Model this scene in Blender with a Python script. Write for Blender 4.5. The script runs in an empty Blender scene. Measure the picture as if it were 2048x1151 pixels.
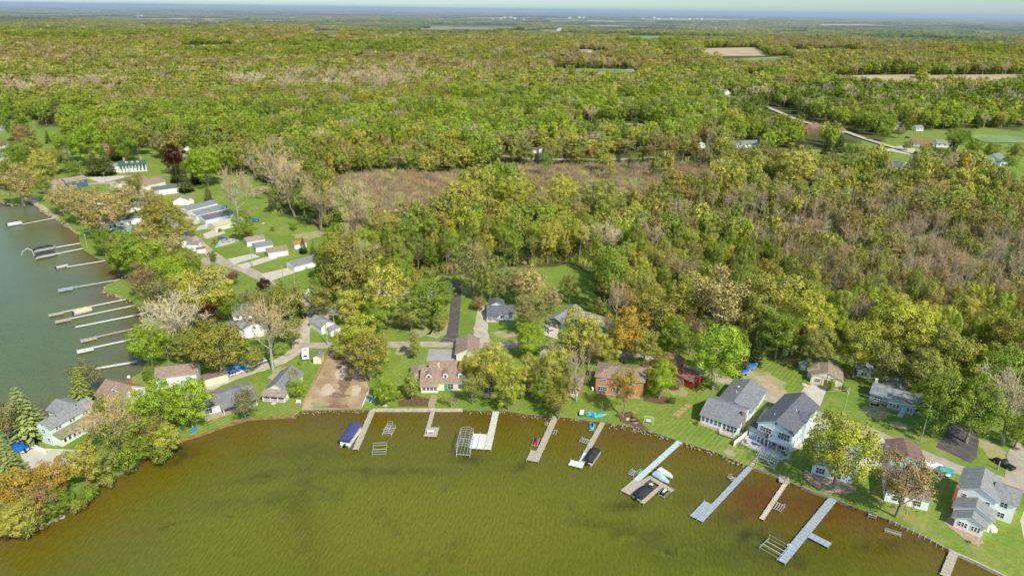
import bpy, math, random
import numpy as np
from mathutils import Vector, Matrix
from mathutils.geometry import delaunay_2d_cdt
random.seed(7); rng = np.random.default_rng(11)
sc = bpy.context.scene
COL = sc.collection
# ------------------------------------------------------------------ camera
F = 1365.0; CH = 110.0; PITCH = math.atan((575.5-19)/F); ROLL = math.radians(.73)
sp, cp = math.sin(PITCH), math.cos(PITCH)
r0 = Vector((1,0,0)); u0 = Vector((0,sp,cp)); FW = Vector((0,cp,-sp))
RT = math.cos(ROLL)*r0 + math.sin(ROLL)*u0
UP = -math.sin(ROLL)*r0 + math.cos(ROLL)*u0
cam_d = bpy.data.cameras.new('camera'); cam = bpy.data.objects.new('camera', cam_d); COL.objects.link(cam)
cam_d.sensor_width = 36; cam_d.lens = 36*F/2048; cam_d.clip_end = 80000; cam_d.clip_start = 1
m = Matrix((RT, UP, -FW)).transposed().to_4x4(); m.translation = (0,0,CH); cam.matrix_world = m
sc.camera = cam
LZ = 0.6
def T(x, y):
    """height of the land"""
    d = np.sqrt(np.square(x)+np.square(y))
    s = np.clip((d-650)/1100, 0, 1); s = s*s*(3-2*s)
    return LZ + s*(6*np.sin(x/310+1.3)*np.sin(y/260+.4)+5*np.sin(x/173+y/420)+4*np.sin(x/900-y/510+2)+9*np.sin(y/1300+x/2400)-2)
def ray(px, py):
    return FW + RT*((px-1024)/F) - UP*((py-575.5)/F)
def G(px, py, z=LZ):
    d = ray(px, py); t = (z-CH)/d.z
    return Vector((d.x*t, d.y*t, z))
def GT(px, py):
    d = ray(px, py)
    if d.z > -1e-4: d.z = -1e-4
    z = LZ; 
    for i in range(25):
        t = (z-CH)/d.z; z = z*.5 + .5*float(T(d.x*t, d.y*t))
    t = (z-CH)/d.z
    return Vector((d.x*t, d.y*t, z))
def project(x, y, z):
    x = np.asarray(x, float); y = np.asarray(y, float); z = np.asarray(z, float)-CH
    dep = x*FW.x+y*FW.y+z*FW.z; dep = np.where(dep < 1, 1, dep)
    return 1024+F*(x*RT.x+y*RT.y+z*RT.z)/dep, 575.5-F*(x*UP.x+y*UP.y+z*UP.z)/dep
def pip(X, Y, poly):
    ins = np.zeros(X.shape, bool); n = len(poly)
    for i in range(n):
        x1, y1 = poly[i][0], poly[i][1]; x2, y2 = poly[(i+1) % n][0], poly[(i+1) % n][1]
        if y1 == y2: continue
        c = ((y1 > Y) != (y2 > Y)) & (X < (x2-x1)*(Y-y1)/(y2-y1)+x1)
        ins ^= c
    return ins
def inside(x, y, poly):
    ins = False; n = len(poly); x2, y2 = poly[-1][0], poly[-1][1]
    for i in range(n):
        x1, y1 = poly[i][0], poly[i][1]
        if (y1 > y) != (y2 > y) and x < (x2-x1)*(y-y1)/(y2-y1)+x1: ins = not ins
        x2, y2 = x1, y1
    return ins
def segdist(X, Y, pl):
    best = np.full(X.shape, 1e9)
    for a, b in zip(pl[:-1], pl[1:]):
        dx, dy = b[0]-a[0], b[1]-a[1]; L = dx*dx+dy*dy+1e-9
        t = np.clip(((X-a[0])*dx+(Y-a[1])*dy)/L, 0, 1)
        best = np.minimum(best, np.hypot(X-a[0]-t*dx, Y-a[1]-t*dy))
    return best
# ------------------------------------------------------------------ materials
MATS = {}
def mat(name, col, rough=.8, var=.15, scale=1.5, bump=0, metal=0, spec=.3, detail=4, col2=None, stripes=None, stretch=(1,1,1), coat=0):
    if name in MATS: return MATS[name]
    m = bpy.data.materials.new(name); m.use_nodes = True; nt = m.node_tree; N = nt.nodes; L = nt.links
    b = N['Principled BSDF']; b.inputs['Roughness'].default_value = rough; b.inputs['Metallic'].default_value = metal
    b.inputs['Specular IOR Level'].default_value = spec
    if coat: b.inputs['Coat Weight'].default_value = coat; b.inputs['Coat Roughness'].default_value = .08
    tc = N.new('ShaderNodeTexCoord'); mp = N.new('ShaderNodeMapping'); mp.inputs['Scale'].default_value = stretch
    L.new(tc.outputs['Object'], mp.inputs['Vector'])
    no = N.new('ShaderNodeTexNoise'); no.inputs['Scale'].default_value = scale; no.inputs['Detail'].default_value = detail
    no.inputs['Roughness'].default_value = .7
    L.new(mp.outputs[0], no.inputs['Vector'])
    mx = N.new('ShaderNodeMix'); mx.data_type = 'RGBA'
    c2 = col2 or tuple(min(1, c*(1+var*1.6)) for c in col); c1 = col if col2 else tuple(c*(1-var*1.6) for c in col)
    mx.inputs[6].default_value = (*c1, 1); mx.inputs[7].default_value = (*c2, 1)
    mr = N.new('ShaderNodeMapRange'); mr.inputs[1].default_value = .32; mr.inputs[2].default_value = .68
    L.new(no.outputs['Fac'], mr.inputs[0]); L.new(mr.outputs[0], mx.inputs[0])
    out = mx.outputs[2]
    if stripes:  # (axis, period m, depth): board or shingle courses
        ax, per, dep = stripes
        sx = N.new('ShaderNodeSeparateXYZ'); L.new(tc.outputs['Object'], sx.inputs[0])
        md = N.new('ShaderNodeMath'); md.operation = 'FRACT'; dv = N.new('ShaderNodeMath'); dv.operation = 'DIVIDE'; dv.inputs[1].default_value = per
        L.new(sx.outputs[ax], dv.inputs[0]); L.new(dv.outputs[0], md.inputs[0])
        r2 = N.new('ShaderNodeMapRange'); r2.inputs[1].default_value = .0; r2.inputs[2].default_value = .3; r2.inputs[3].default_value = 1-dep; r2.inputs[4].default_value = 1
        L.new(md.outputs[0], r2.inputs[0])
        m2 = N.new('ShaderNodeMix'); m2.data_type = 'RGBA'; m2.blend_type = 'MULTIPLY'; m2.inputs[0].default_value = 1
        L.new(out, m2.inputs[6]); L.new(r2.outputs[0], m2.inputs[7]); out = m2.outputs[2]
    L.new(out, b.inputs['Base Color'])
    if bump:
        bp = N.new('ShaderNodeBump'); bp.inputs['Strength'].default_value = bump; bp.inputs['Distance'].default_value = .1
        L.new(no.outputs['Fac'], bp.inputs['Height']); L.new(bp.outputs[0], b.inputs['Normal'])
    MATS[name] = m; return m
def leafmat(name, transl=.48, vr=(.70, 1.30), soft=True):
    m = bpy.data.materials.new(name); m.use_nodes = True; nt = m.node_tree; N = nt.nodes; L = nt.links
    for n in list(N): N.remove(n)
    o = N.new('ShaderNodeOutputMaterial'); at = N.new('ShaderNodeAttribute'); at.attribute_type = 'INSTANCER'; at.attribute_name = 'tint'
    av = N.new('ShaderNodeAttribute'); av.attribute_type = 'GEOMETRY'; av.attribute_name = 'clump'
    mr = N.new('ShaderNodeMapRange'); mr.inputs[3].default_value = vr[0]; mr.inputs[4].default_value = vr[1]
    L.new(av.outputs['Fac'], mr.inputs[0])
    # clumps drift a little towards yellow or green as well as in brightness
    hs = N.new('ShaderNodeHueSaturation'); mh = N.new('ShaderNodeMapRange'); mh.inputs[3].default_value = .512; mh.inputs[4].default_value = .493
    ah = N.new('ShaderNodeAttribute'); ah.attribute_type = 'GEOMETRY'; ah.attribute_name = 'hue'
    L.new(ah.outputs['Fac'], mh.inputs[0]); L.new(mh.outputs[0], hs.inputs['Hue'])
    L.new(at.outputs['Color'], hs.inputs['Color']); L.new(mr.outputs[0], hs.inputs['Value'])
    d = N.new('ShaderNodeBsdfDiffuse'); t = N.new('ShaderNodeBsdfTranslucent'); mx = N.new('ShaderNodeMixShader'); mx.inputs[0].default_value = transl
    L.new(hs.outputs[0], d.inputs[0]); L.new(hs.outputs[0], t.inputs[0]); L.new(d.outputs[0], mx.inputs[1]); L.new(t.outputs[0], mx.inputs[2]); L.new(mx.outputs[0], o.inputs[0])
    if soft:   # leaves catch the light with the billow they belong to
        an = N.new('ShaderNodeAttribute'); an.attribute_type = 'GEOMETRY'; an.attribute_name = 'nrm'; vt = N.new('ShaderNodeVectorTransform'); vt.vector_type = 'NORMAL'; vt.convert_from = 'OBJECT'; vt.convert_to = 'WORLD'
        nm = N.new('ShaderNodeVectorMath'); nm.operation = 'NORMALIZE'; L.new(an.outputs['Vector'], vt.inputs[0]); L.new(vt.outputs[0], nm.inputs[0]); L.new(nm.outputs[0], d.inputs['Normal']); L.new(nm.outputs[0], t.inputs['Normal'])
    return m
LEAF = leafmat('foliage'); TWIG = leafmat('twigs', .0, (.75, 1.25), False)
BARK = mat('bark', (.27,.23,.165), .9, .3, 3, stretch=(1,1,.3)); BARKL = mat('pale_bark', (.40,.37,.29), .9, .25, 3)
# ------------------------------------------------------------------ meshes
class MB:
    def __init__(s): s.v = []; s.f = []; s.sm = False
    def poly(s, vs, fs):
        o = len(s.v); s.v += [tuple(v) for v in vs]; s.f += [tuple(i+o for i in f) for f in fs]; return s
    def box(s, x0, y0, z0, x1, y1, z1):
        return s.poly([(x0,y0,z0),(x1,y0,z0),(x1,y1,z0),(x0,y1,z0),(x0,y0,z1),(x1,y0,z1),(x1,y1,z1),(x0,y1,z1)],
               [(0,3,2,1),(4,5,6,7),(0,1,5,4),(1,2,6,5),(2,3,7,6),(3,0,4,7)])
    def prism(s, prof, a, b, axis='x'):
        """extrude a closed profile; axis x: profile is (y,z); axis y: profile is (x,z); axis z: (x,y)"""
        n = len(prof); V = []
        for t in (a, b):
            for p, q in prof: V.append((t,p,q) if axis == 'x' else (p,t,q) if axis == 'y' else (p,q,t))
        return s.poly(V, [tuple(range(n))[::-1], tuple(range(n, 2*n))]+[(i,(i+1)%n,(i+1)%n+n,i+n) for i in range(n)])
    def tube(s, p, q, r, r2=None, n=6):
        p = Vector(p); q = Vector(q); d = (q-p); 
        if d.length < 1e-6: return s
        d.normalize(); a = d.orthogonal().normalized(); b = d.cross(a); r2 = r if r2 is None else r2; V = []
        for c, rr in ((p, r), (q, r2)):
            for i in range(n):
                t = 2*math.pi*i/n; V.append(c+a*(rr*math.cos(t))+b*(rr*math.sin(t)))
        return s.poly(V, [tuple(range(n))[::-1], tuple(range(n,2*n))]+[(i,(i+1)%n,(i+1)%n+n,i+n) for i in range(n)])
    def ring(s, secs, cap=True):
        """loft through closed sections (lists of 3D points, equal count)"""
        n = len(secs[0]); V = [p for c in secs for p in c]; Fs = []
        for k in range(len(secs)-1):
            for i in range(n): Fs.append((k*n+i, k*n+(i+1)%n, (k+1)*n+(i+1)%n, (k+1)*n+i))
        if cap: Fs += [tuple(range(n))[::-1], tuple(range((len(secs)-1)*n, len(secs)*n))]
        return s.poly(V, Fs)
    def build(s, name, mt, parent=None, smooth=False, bevel=0):
        me = bpy.data.meshes.new(name); me.from_pydata(s.v, [], s.f); me.update()
        import bmesh
        bm = bmesh.new(); bm.from_mesh(me); bmesh.ops.recalc_face_normals(bm, faces=bm.faces)
        if bevel: bmesh.ops.bevel(bm, geom=list(bm.edges), offset=bevel, segments=2, affect='EDGES', profile=.6)
        bm.to_mesh(me); bm.free()
        if smooth: me.shade_smooth()
        me.materials.append(mt); return link(name, me, parent)
def link(name, me, parent=None):
    o = bpy.data.objects.new(name, me); COL.objects.link(o)
    if parent: o.parent = parent
    return o
def thing(name, label, cat, loc=(0,0,0), rz=0, group=None):
    o = bpy.data.objects.new(name, None); COL.objects.link(o); o.location = loc; o.rotation_euler = (0,0,rz); o.empty_display_size = .5
    o['label'] = label; o['category'] = cat
    if group: o['group'] = group
    return o
def tag(o, label, cat, group=None, kind=None):
    o['label'] = label; o['category'] = cat
    if group: o['group'] = group
    if kind: o['kind'] = kind
    return o
def dup(root, loc, rz, label, group=None):
    r = root.copy(); COL.objects.link(r); r.location = loc; r.rotation_euler = (0,0,rz); r['label'] = label
    if group: r['group'] = group
    for ch in list(root.children):
        c = ch.copy(); COL.objects.link(c); c.parent = r
        for g in ch.children:
            d = g.copy(); COL.objects.link(d); d.parent = c
    return r
def npmesh(name, V, Q, mats, mi=None, attrs={}):
    me = bpy.data.meshes.new(name); V = np.asarray(V, np.float32); Q = np.asarray(Q, np.int32); k = Q.shape[1]
    me.vertices.add(len(V)); me.vertices.foreach_set('co', V.ravel())
    me.loops.add(Q.size); me.loops.foreach_set('vertex_index', Q.ravel())
    me.polygons.add(len(Q)); me.polygons.foreach_set('loop_start', np.arange(0, Q.size, k, dtype=np.int32))
    for m_ in mats: me.materials.append(m_)
    if mi is not None: me.polygons.foreach_set('material_index', np.asarray(mi, np.int32))
    for a, val in attrs.items():
        val = np.asarray(val, np.float32)
        if val.ndim == 2: at = me.attributes.new(a, 'FLOAT_VECTOR', 'POINT'); at.data.foreach_set('vector', val.ravel())
        else: at = me.attributes.new(a, 'FLOAT', 'POINT'); at.data.foreach_set('value', val)
    me.update(calc_edges=True); me.validate(); return me
# ------------------------------------------------------------------ world and sun
w = bpy.data.worlds.new('World'); sc.world = w; w.use_nodes = True; nt = w.node_tree
sky = nt.nodes.new('ShaderNodeTexSky'); sky.sky_type = 'NISHITA'; sky.sun_disc = False
ELEV = math.radians(46); AZ = math.atan2(.52, -.85)
sky.sun_elevation = ELEV; sky.sun_rotation = AZ; sky.altitude = 300; sky.air_density = 1.0; sky.dust_density = .2; sky.ozone_density = 3.5
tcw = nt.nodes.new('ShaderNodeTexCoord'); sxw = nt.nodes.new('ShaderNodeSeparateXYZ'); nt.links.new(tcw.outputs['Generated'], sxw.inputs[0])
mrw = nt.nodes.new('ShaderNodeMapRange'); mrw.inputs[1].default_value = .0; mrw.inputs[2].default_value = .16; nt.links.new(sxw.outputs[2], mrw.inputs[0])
mxw = nt.nodes.new('ShaderNodeMix'); mxw.data_type = 'RGBA'; mxw.inputs[6].default_value = (.44,.60,.74,1); mxw.inputs[7].default_value = (1.5,1.38,1.2,1); nt.links.new(mrw.outputs[0], mxw.inputs[0])  # horizon tinted blue, upper sky boosted to lift the shadows
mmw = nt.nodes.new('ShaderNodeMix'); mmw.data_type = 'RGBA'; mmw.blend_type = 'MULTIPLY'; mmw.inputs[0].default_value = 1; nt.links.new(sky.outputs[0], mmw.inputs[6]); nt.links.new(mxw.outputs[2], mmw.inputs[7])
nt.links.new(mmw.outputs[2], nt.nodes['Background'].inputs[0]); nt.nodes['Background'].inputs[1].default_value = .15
sl = bpy.data.lights.new('sun', 'SUN'); sl.energy = 4.7; sl.angle = math.radians(.5); sl.color = (1, .94, .82)
so = bpy.data.objects.new('sun', sl); COL.objects.link(so)
dl = Vector((-math.sin(AZ)*math.cos(ELEV), -math.cos(AZ)*math.cos(ELEV), -math.sin(ELEV)))
so.rotation_euler = dl.to_track_quat('-Z', 'Y').to_euler(); so.location = (60,-60,200)
sc.view_settings.view_transform = 'Standard'; sc.view_settings.look = 'None'; sc.view_settings.exposure = 0
sc.cycles.max_bounces = 5; sc.cycles.diffuse_bounces = 4; sc.cycles.glossy_bounces = 2; sc.cycles.transmission_bounces = 3; sc.cycles.volume_bounces = 0; sc.cycles.transparent_max_bounces = 4
sc.cycles.use_adaptive_sampling = True; sc.cycles.adaptive_threshold = .015
# ------------------------------------------------------------------ shoreline
LSH_PX = [(-900,395),(-300,393),(0,403),(25,410),(62,404),(78,412),(85,422),(115,437),(137,452),(157,466),(160,487),(168,500),(190,515),(215,522),(240,545),(250,555),(232,562),(214,570),(208,582),(218,588),(240,592),(262,602),(275,614),(285,640),(280,670),(278,700),(290,732),(280,745),(255,760),(215,790),(160,820),(100,835),(60,835),(0,845),(-150,860),(-900,880)]
BSH_PX = [(-900,1300),(-300,1150),(-60,1085),(0,1068),(40,1062),(100,1045),(150,1015),(200,965),(260,940),(300,905),(340,885),(400,868),(450,850),(500,836),(590,831),(600,822),(660,820),(745,819),(925,819),(935,820),(1020,822),(1045,827),(1110,833),(1160,838),(1210,845),(1270,855),(1320,868),(1360,882),(1430,903),(1450,912),(1500,932),(1560,955),(1620,980),(1665,995),(1700,1010),(1780,1040),(1850,1073),(1900,1100),(1950,1122),(2010,1151),(2120,1210),(2400,1330)]
def jag(pl, amp):
    out = []
    for i in range(len(pl)-1):
        a, b = Vector(pl[i][:2]), Vector(pl[i+1][:2]); n = max(1, int((b-a).length/3.0))
        for k in range(n):
            p = a.lerp(b, k/n)
            if k or i: p = p+Vector((random.uniform(-amp,amp), random.uniform(-amp,amp)))
            out.append((p.x, p.y))
    out.append(tuple(pl[-1][:2])); return out
LSH = jag([G(*p) for p in LSH_PX], .35); 
BSH = jag([G(*p) for p in BSH_PX[:19]], .12) + jag([G(*p) for p in BSH_PX[19:33]], .22)+ jag([G(*p) for p in BSH_PX[33:]], .03)
LPOLY = LSH + [(-900, LSH[-1][1]), (-900, LSH[0][1])]
BPOLY = BSH + [(BSH[-1][0]+20, -400), (-500, -400), (-500, BSH[0][1])]
VILLAGE = [(-900,250),(-200,262),(40,262),(120,262),(190,290),(330,300),(345,345),(500,352),(560,378),(552,430),(640,452),(690,470),(700,500),(640,540),(640,590),(760,575),(880,552),(1000,535),(1150,530),(1185,545),(1200,590),(1260,660),(1380,700),(1440,712),(1535,700),(1600,705),(1700,712),(1760,745),(1860,790),(2000,830),(2200,880),(2700,1100),(2700,2600),(-900,2600)]
RIGHTV = [(1640,300),(1700,290),(1800,262),(2300,250),(2300,395),(2048,372),(1960,362),(1880,352),(1700,345),(1500,325),(1480,300)]
# ------------------------------------------------------------------ ground
def build_ground():
    pts = []
    for y in np.arange(60, 620, 4.0):
        for x in np.arange(-420+(y % 8)/4, 420, 4.0): pts.append((x+random.uniform(-.8,.8), y+random.uniform(-.8,.8)))
    r = 640.
    while r < 60000:
        nA = 90
        for k in range(nA): 
            a = math.radians(20+140*k/(nA-1)); pts.append((r*math.cos(a), r*math.sin(a)))
        r *= 1.05
    for x in (-900,-700,-520): 
        for y in (-300,0,150,300,450): pts.append((x,y))
    for x in (520,700,900): 
        for y in (-300,0,150,300,450): pts.append((x,y))
    pts += [(-3000,-600),(3000,-600),(-30000,5000),(30000,5000),(-450,-50),(0,-100),(450,0),(460,-200)]
    P = np.array(pts); near = np.zeros(len(P), bool)
    d = np.minimum(segdist(P[:,0], P[:,1], LSH), segdist(P[:,0], P[:,1], BSH)); P = P[d > 1.4]
    vs = [Vector(p) for p in P]; es = []
    for poly in (LPOLY, BPOLY):
        o = len(vs); vs += [Vector(p) for p in poly]; es += [(o+i, o+(i+1) % len(poly)) for i in range(len(poly))]
    V, E, Fc, *_ = delaunay_2d_cdt(vs, es, [], 0, 1e-5)
    V = np.array([(v.x, v.y) for v in V]); Fc = np.array([f for f in Fc if len(f) == 3])
    c = V[Fc].mean(1); keep = ~(pip(c[:,0], c[:,1], LPOLY) | pip(c[:,0], c[:,1], BPOLY)); Fc = Fc[keep]
    a = V[Fc]; area = (a[:,1,0]-a[:,0,0])*(a[:,2,1]-a[:,0,1])-(a[:,1,1]-a[:,0,1])*(a[:,2,0]-a[:,0,0])
    Fc[area < 0] = Fc[area < 0][:, ::-1]
    Z = T(V[:,0], V[:,1]); px, py = project(V[:,0], V[:,1], Z)
    lawn = (pip(px, py, VILLAGE) | pip(px, py, RIGHTV) | pip(px, py, [(-400,240),(60,240),(130,262),(0,300),(-400,330)])).astype(float)
    me = npmesh('ground', np.column_stack([V, Z]), Fc, [ground_mat()], attrs={'lawn': lawn}); me.shade_smooth()
    o = link('ground', me); o['kind'] = 'structure'; o['label'] = 'green lawns and brown woodland floor around the lake'
    # banks down to the water
    for nm, pl in (('bank_west', LSH), ('bank_south', BSH)):
        mb = MB()
        for p, q in zip(pl[:-1], pl[1:]): mb.poly([(p[0],p[1],LZ-.002),(q[0],q[1],LZ-.002),(q[0],q[1],-.6),(p[0],p[1],-.6)], [(0,1,2,3)])
        b = mb.build('shore_bank', mat('bank_soil', (.14,.10,.06), .95, .4, 2)); b['kind'] = 'structure'
def ground_mat():
    m = bpy.data.materials.new('ground'); m.use_nodes = True; nt = m.node_tree; N = nt.nodes; L = nt.links; b = N['Principled BSDF']
    b.inputs['Roughness'].default_value = .95; b.inputs['Specular IOR Level'].default_value = .1
    g = N.new('ShaderNodeNewGeometry')
    def noise(s, det=5, rg=.65, lo=.35, hi=.65):
        n = N.new('ShaderNodeTexNoise'); n.inputs['Scale'].default_value = s; n.inputs['Detail'].default_value = det; n.inputs['Roughness'].default_value = rg
        L.new(g.outputs['Position'], n.inputs['Vector']); r = N.new('ShaderNodeMapRange'); r.inputs[1].default_value = lo; r.inputs[2].default_value = hi
        L.new(n.outputs['Fac'], r.inputs[0]); return r.outputs[0]
    def mix(f, a, c, mode='MIX'):
        x = N.new('ShaderNodeMix'); x.data_type = 'RGBA'; x.blend_type = mode
        if hasattr(f, 'node'): L.new(f, x.inputs[0])
        else: x.inputs[0].default_value = f
        for i, s in ((6,a),(7,c)):
            if isinstance(s, tuple): x.inputs[i].default_value = (*s,1)
            else: L.new(s, x.inputs[i])
        return x.outputs[2]
    grass = mix(noise(.05), (.18,.285,.04), (.31,.38,.07)); grass = mix(noise(.9, 6, .8), grass, (.14,.215,.03)); 
    # worn, strawy patches
    grass = mix(noise(.035, 5, .75, .55, .72), grass, (.36,.32,.12))
    # mowing stripes
    mp = N.new('ShaderNodeMapping'); mp.inputs['Rotation'].default_value = (0,0,math.radians(38)); L.new(g.outputs['Position'], mp.inputs[0])
    wv = N.new('ShaderNodeTexWave'); wv.inputs['Scale'].default_value = .24; wv.inputs['Distortion'].default_value = 1.6; L.new(mp.outputs[0], wv.inputs['Vector'])
    r = N.new('ShaderNodeMapRange'); r.inputs[3].default_value = .88; r.inputs[4].default_value = 1.12; L.new(wv.outputs['Fac'], r.inputs[0])
    grass = mix(noise(.02, 2, .5, .42, .6), grass, mix(1.0, grass, r.outputs[0], 'MULTIPLY'))
    floor = mix(noise(.12), (.12,.10,.05), (.20,.16,.08)); floor = mix(noise(1.2, 6, .8), floor, (.055,.05,.02)); floor = mix(noise(.03, 3, .5, .4, .62), floor, (.10,.15,.03))
    at = N.new('ShaderNodeAttribute'); at.attribute_name = 'lawn'
    ad = N.new('ShaderNodeMath'); ad.operation = 'ADD'; L.new(at.outputs['Fac'], ad.inputs[0]); n = noise(.25, 4, .6, 0, 1)
    sb = N.new('ShaderNodeMath'); sb.operation = 'SUBTRACT'; L.new(n, sb.inputs[0]); sb.inputs[1].default_value = .5; L.new(sb.outputs[0], ad.inputs[1])
    rr = N.new('ShaderNodeMapRange'); rr.inputs[1].default_value = .4; rr.inputs[2].default_value = .6; L.new(ad.outputs[0], rr.inputs[0])
    L.new(mix(rr.outputs[0], floor, grass), b.inputs['Base Color'])
    bp = N.new('ShaderNodeBump'); bp.inputs['Strength'].default_value = .5; bp.inputs['Distance'].default_value = .25; L.new(noise(2.2, 5, .8, 0, 1), bp.inputs['Height']); L.new(bp.outputs[0], b.inputs['Normal'])
    return m
build_ground()
# ------------------------------------------------------------------ water
def build_water():
    xs = np.arange(-900, 420, 3.0); ys = np.arange(-60, 560, 3.0)
    X, Y = np.meshgrid(xs, ys); n, k = X.shape; X = X.ravel(); Y = Y.ravel()
    dL = segdist(X, Y, [LSH[i] for i in range(0, len(LSH), 3)]); dB = segdist(X, Y, [BSH[i] for i in range(0, len(BSH), 3)])
    inL = pip(X, Y, LPOLY); west = np.where(inL | (dL < dB-5) & ~pip(X, Y, BPOLY), 1., 0.)
    shore = np.where(west > .5, dL, dB)
    idx = np.arange(n*k).reshape(n, k); Q = np.stack([idx[:-1,:-1], idx[:-1,1:], idx[1:,1:], idx[1:,:-1]], -1).reshape(-1,4)
    c = idx[:-1,:-1].ravel(); near = (shore[Q].min(1) < 6) | inL[c] | pip(X, Y, BPOLY)[c]; Q = Q[near]
    px, py = project(X, Y, 0*X)
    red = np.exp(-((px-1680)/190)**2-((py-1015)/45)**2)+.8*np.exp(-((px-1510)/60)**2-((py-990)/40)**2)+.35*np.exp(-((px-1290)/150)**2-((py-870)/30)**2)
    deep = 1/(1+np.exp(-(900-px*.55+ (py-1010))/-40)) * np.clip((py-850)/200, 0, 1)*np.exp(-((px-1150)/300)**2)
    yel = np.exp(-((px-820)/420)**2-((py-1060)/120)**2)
    dark = 0*px  # dark weed patches, with a shadow painted in among them
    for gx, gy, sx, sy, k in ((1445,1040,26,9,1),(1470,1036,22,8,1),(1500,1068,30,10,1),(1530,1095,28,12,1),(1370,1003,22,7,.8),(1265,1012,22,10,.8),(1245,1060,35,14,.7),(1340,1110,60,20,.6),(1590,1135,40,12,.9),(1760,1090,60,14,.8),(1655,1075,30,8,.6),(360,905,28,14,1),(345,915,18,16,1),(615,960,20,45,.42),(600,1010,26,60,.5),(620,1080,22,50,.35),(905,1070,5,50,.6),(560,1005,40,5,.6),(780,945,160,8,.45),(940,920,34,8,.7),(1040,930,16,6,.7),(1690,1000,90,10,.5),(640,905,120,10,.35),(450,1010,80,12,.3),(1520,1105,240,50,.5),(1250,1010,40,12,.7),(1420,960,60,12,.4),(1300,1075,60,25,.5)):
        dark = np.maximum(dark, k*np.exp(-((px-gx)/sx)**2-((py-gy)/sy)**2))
    me = npmesh('lake_water', np.column_stack([X, Y, 0*X]), Q, [water_mat()], attrs={'shore': shore, 'west': west, 'red': red, 'deep': deep, 'yel': yel, 'dark': dark})
    o = link('lake_water', me); o['kind'] = 'structure'; o['label'] = 'olive green lake water turning brown in the shallows'
def water_mat():
    m = bpy.data.materials.new('lake_water'); m.use_nodes = True; nt = m.node_tree; N = nt.nodes; L = nt.links; b = N['Principled BSDF']
    b.inputs['Roughness'].default_value = .16; b.inputs['IOR'].default_value = 1.33
    g = N.new('ShaderNodeNewGeometry')
    def att(a):
        x = N.new('ShaderNodeAttribute'); x.attribute_name = a; return x.outputs['Fac']
    def noise(s, lo, hi, det=5, rg=.6, st=(1,1,1), rz=0, dist=0):
        mp = N.new('ShaderNodeMapping'); mp.inputs['Scale'].default_value = st; mp.inputs['Rotation'].default_value = (0,0,rz); L.new(g.outputs['Position'], mp.inputs[0])
        n = N.new('ShaderNodeTexNoise'); n.inputs['Scale'].default_value = s; n.inputs['Detail'].default_value = det; n.inputs['Roughness'].default_value = rg; n.inputs['Distortion'].default_value = dist
        L.new(mp.outputs[0], n.inputs['Vector']); r = N.new('ShaderNodeMapRange'); r.inputs[1].default_value = lo; r.inputs[2].default_value = hi
        L.new(n.outputs['Fac'], r.inputs[0]); return r.outputs[0]
    def mix(f, a, c, mode='MIX'):
        x = N.new('ShaderNodeMix'); x.data_type = 'RGBA'; x.blend_type = mode; x.clamp_factor = True
        if hasattr(f, 'node'): L.new(f, x.inputs[0])
        else: x.inputs[0].default_value = f
        for i, s in ((6,a),(7,c)):
            if isinstance(s, tuple): x.inputs[i].default_value = (*s,1)
            else: L.new(s, x.inputs[i])
        return x.outputs[2]
    def mul(a, c):
        x = N.new('ShaderNodeMath'); x.operation = 'MULTIPLY'
        for i, s in enumerate((a, c)):
            if hasattr(s, 'node'): L.new(s, x.inputs[i])
            else: x.inputs[i].default_value = s
        return x.outputs[0]
    sh = att('shore'); wob = N.new('ShaderNodeMath'); wob.operation = 'MULTIPLY_ADD'; L.new(noise(.05, .2, .8), wob.inputs[0]); wob.inputs[1].default_value = 14; L.new(sh, wob.inputs[2])
    r = N.new('ShaderNodeValToRGB'); mr = N.new('ShaderNodeMapRange'); mr.inputs[2].default_value = 70; L.new(wob.outputs[0], mr.inputs[0]); L.new(mr.outputs[0], r.inputs[0])
    e = r.color_ramp.elements; e[0].position = .05; e[0].color = (.125,.078,.008,1); e[1].position = 1; e[1].color = (.105,.125,.008,1)
    for pos, c in ((.22,(.138,.112,.009)),(.42,(.118,.124,.009)),(.65,(.125,.152,.010))):
        x = e.new(pos); x.color = (*c,1)
    c = r.outputs[0]
    c = mix(mul(att('yel'), .8), c, (.175,.165,.012))
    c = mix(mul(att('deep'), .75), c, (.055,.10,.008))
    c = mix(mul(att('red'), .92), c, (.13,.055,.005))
    # weed beds on the bottom; the dark mask also paints in a shadow
    sr = N.new('ShaderNodeMapRange'); sr.inputs[1].default_value = 4; sr.inputs[2].default_value = 30; L.new(sh, sr.inputs[0])
    c = mix(mul(mul(noise(.045, .56, .70, 6, .62, dist=.4), sr.outputs[0]), .62), c, (.045,.05,.005))
    c = mix(mul(noise(.16, .62, .70, 6, .75), .7), c, (.04,.04,.005))
    c = mix(mul(noise(.9, .45, .75, 5, .8), .22), c, (.05,.05,.004))
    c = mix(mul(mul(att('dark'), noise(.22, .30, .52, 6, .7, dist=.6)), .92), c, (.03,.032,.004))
    # the west lake: greyer, sky reflecting
    wc = N.new('ShaderNodeValToRGB'); m2 = N.new('ShaderNodeMapRange'); m2.inputs[2].default_value = 45; L.new(wob.outputs[0], m2.inputs[0]); L.new(m2.outputs[0], wc.inputs[0])
    e = wc.color_ramp.elements; e[0].position = .08; e[0].color = (.13,.09,.03,1); e[1].position = .85; e[1].color = (.098,.13,.034,1); x = e.new(.4); x.color = (.12,.14,.04,1)
    wcol = mix(mul(noise(.02, .5, .75, 3, .5, (1,2.5,1)), .35), wc.outputs[0], (.06,.08,.03))
    c = mix(att('west'), c, wcol)
    wmp = N.new('ShaderNodeMapping'); wmp.inputs['Rotation'].default_value = (0,0,math.radians(14)); L.new(g.outputs['Position'], wmp.inputs[0])
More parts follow.
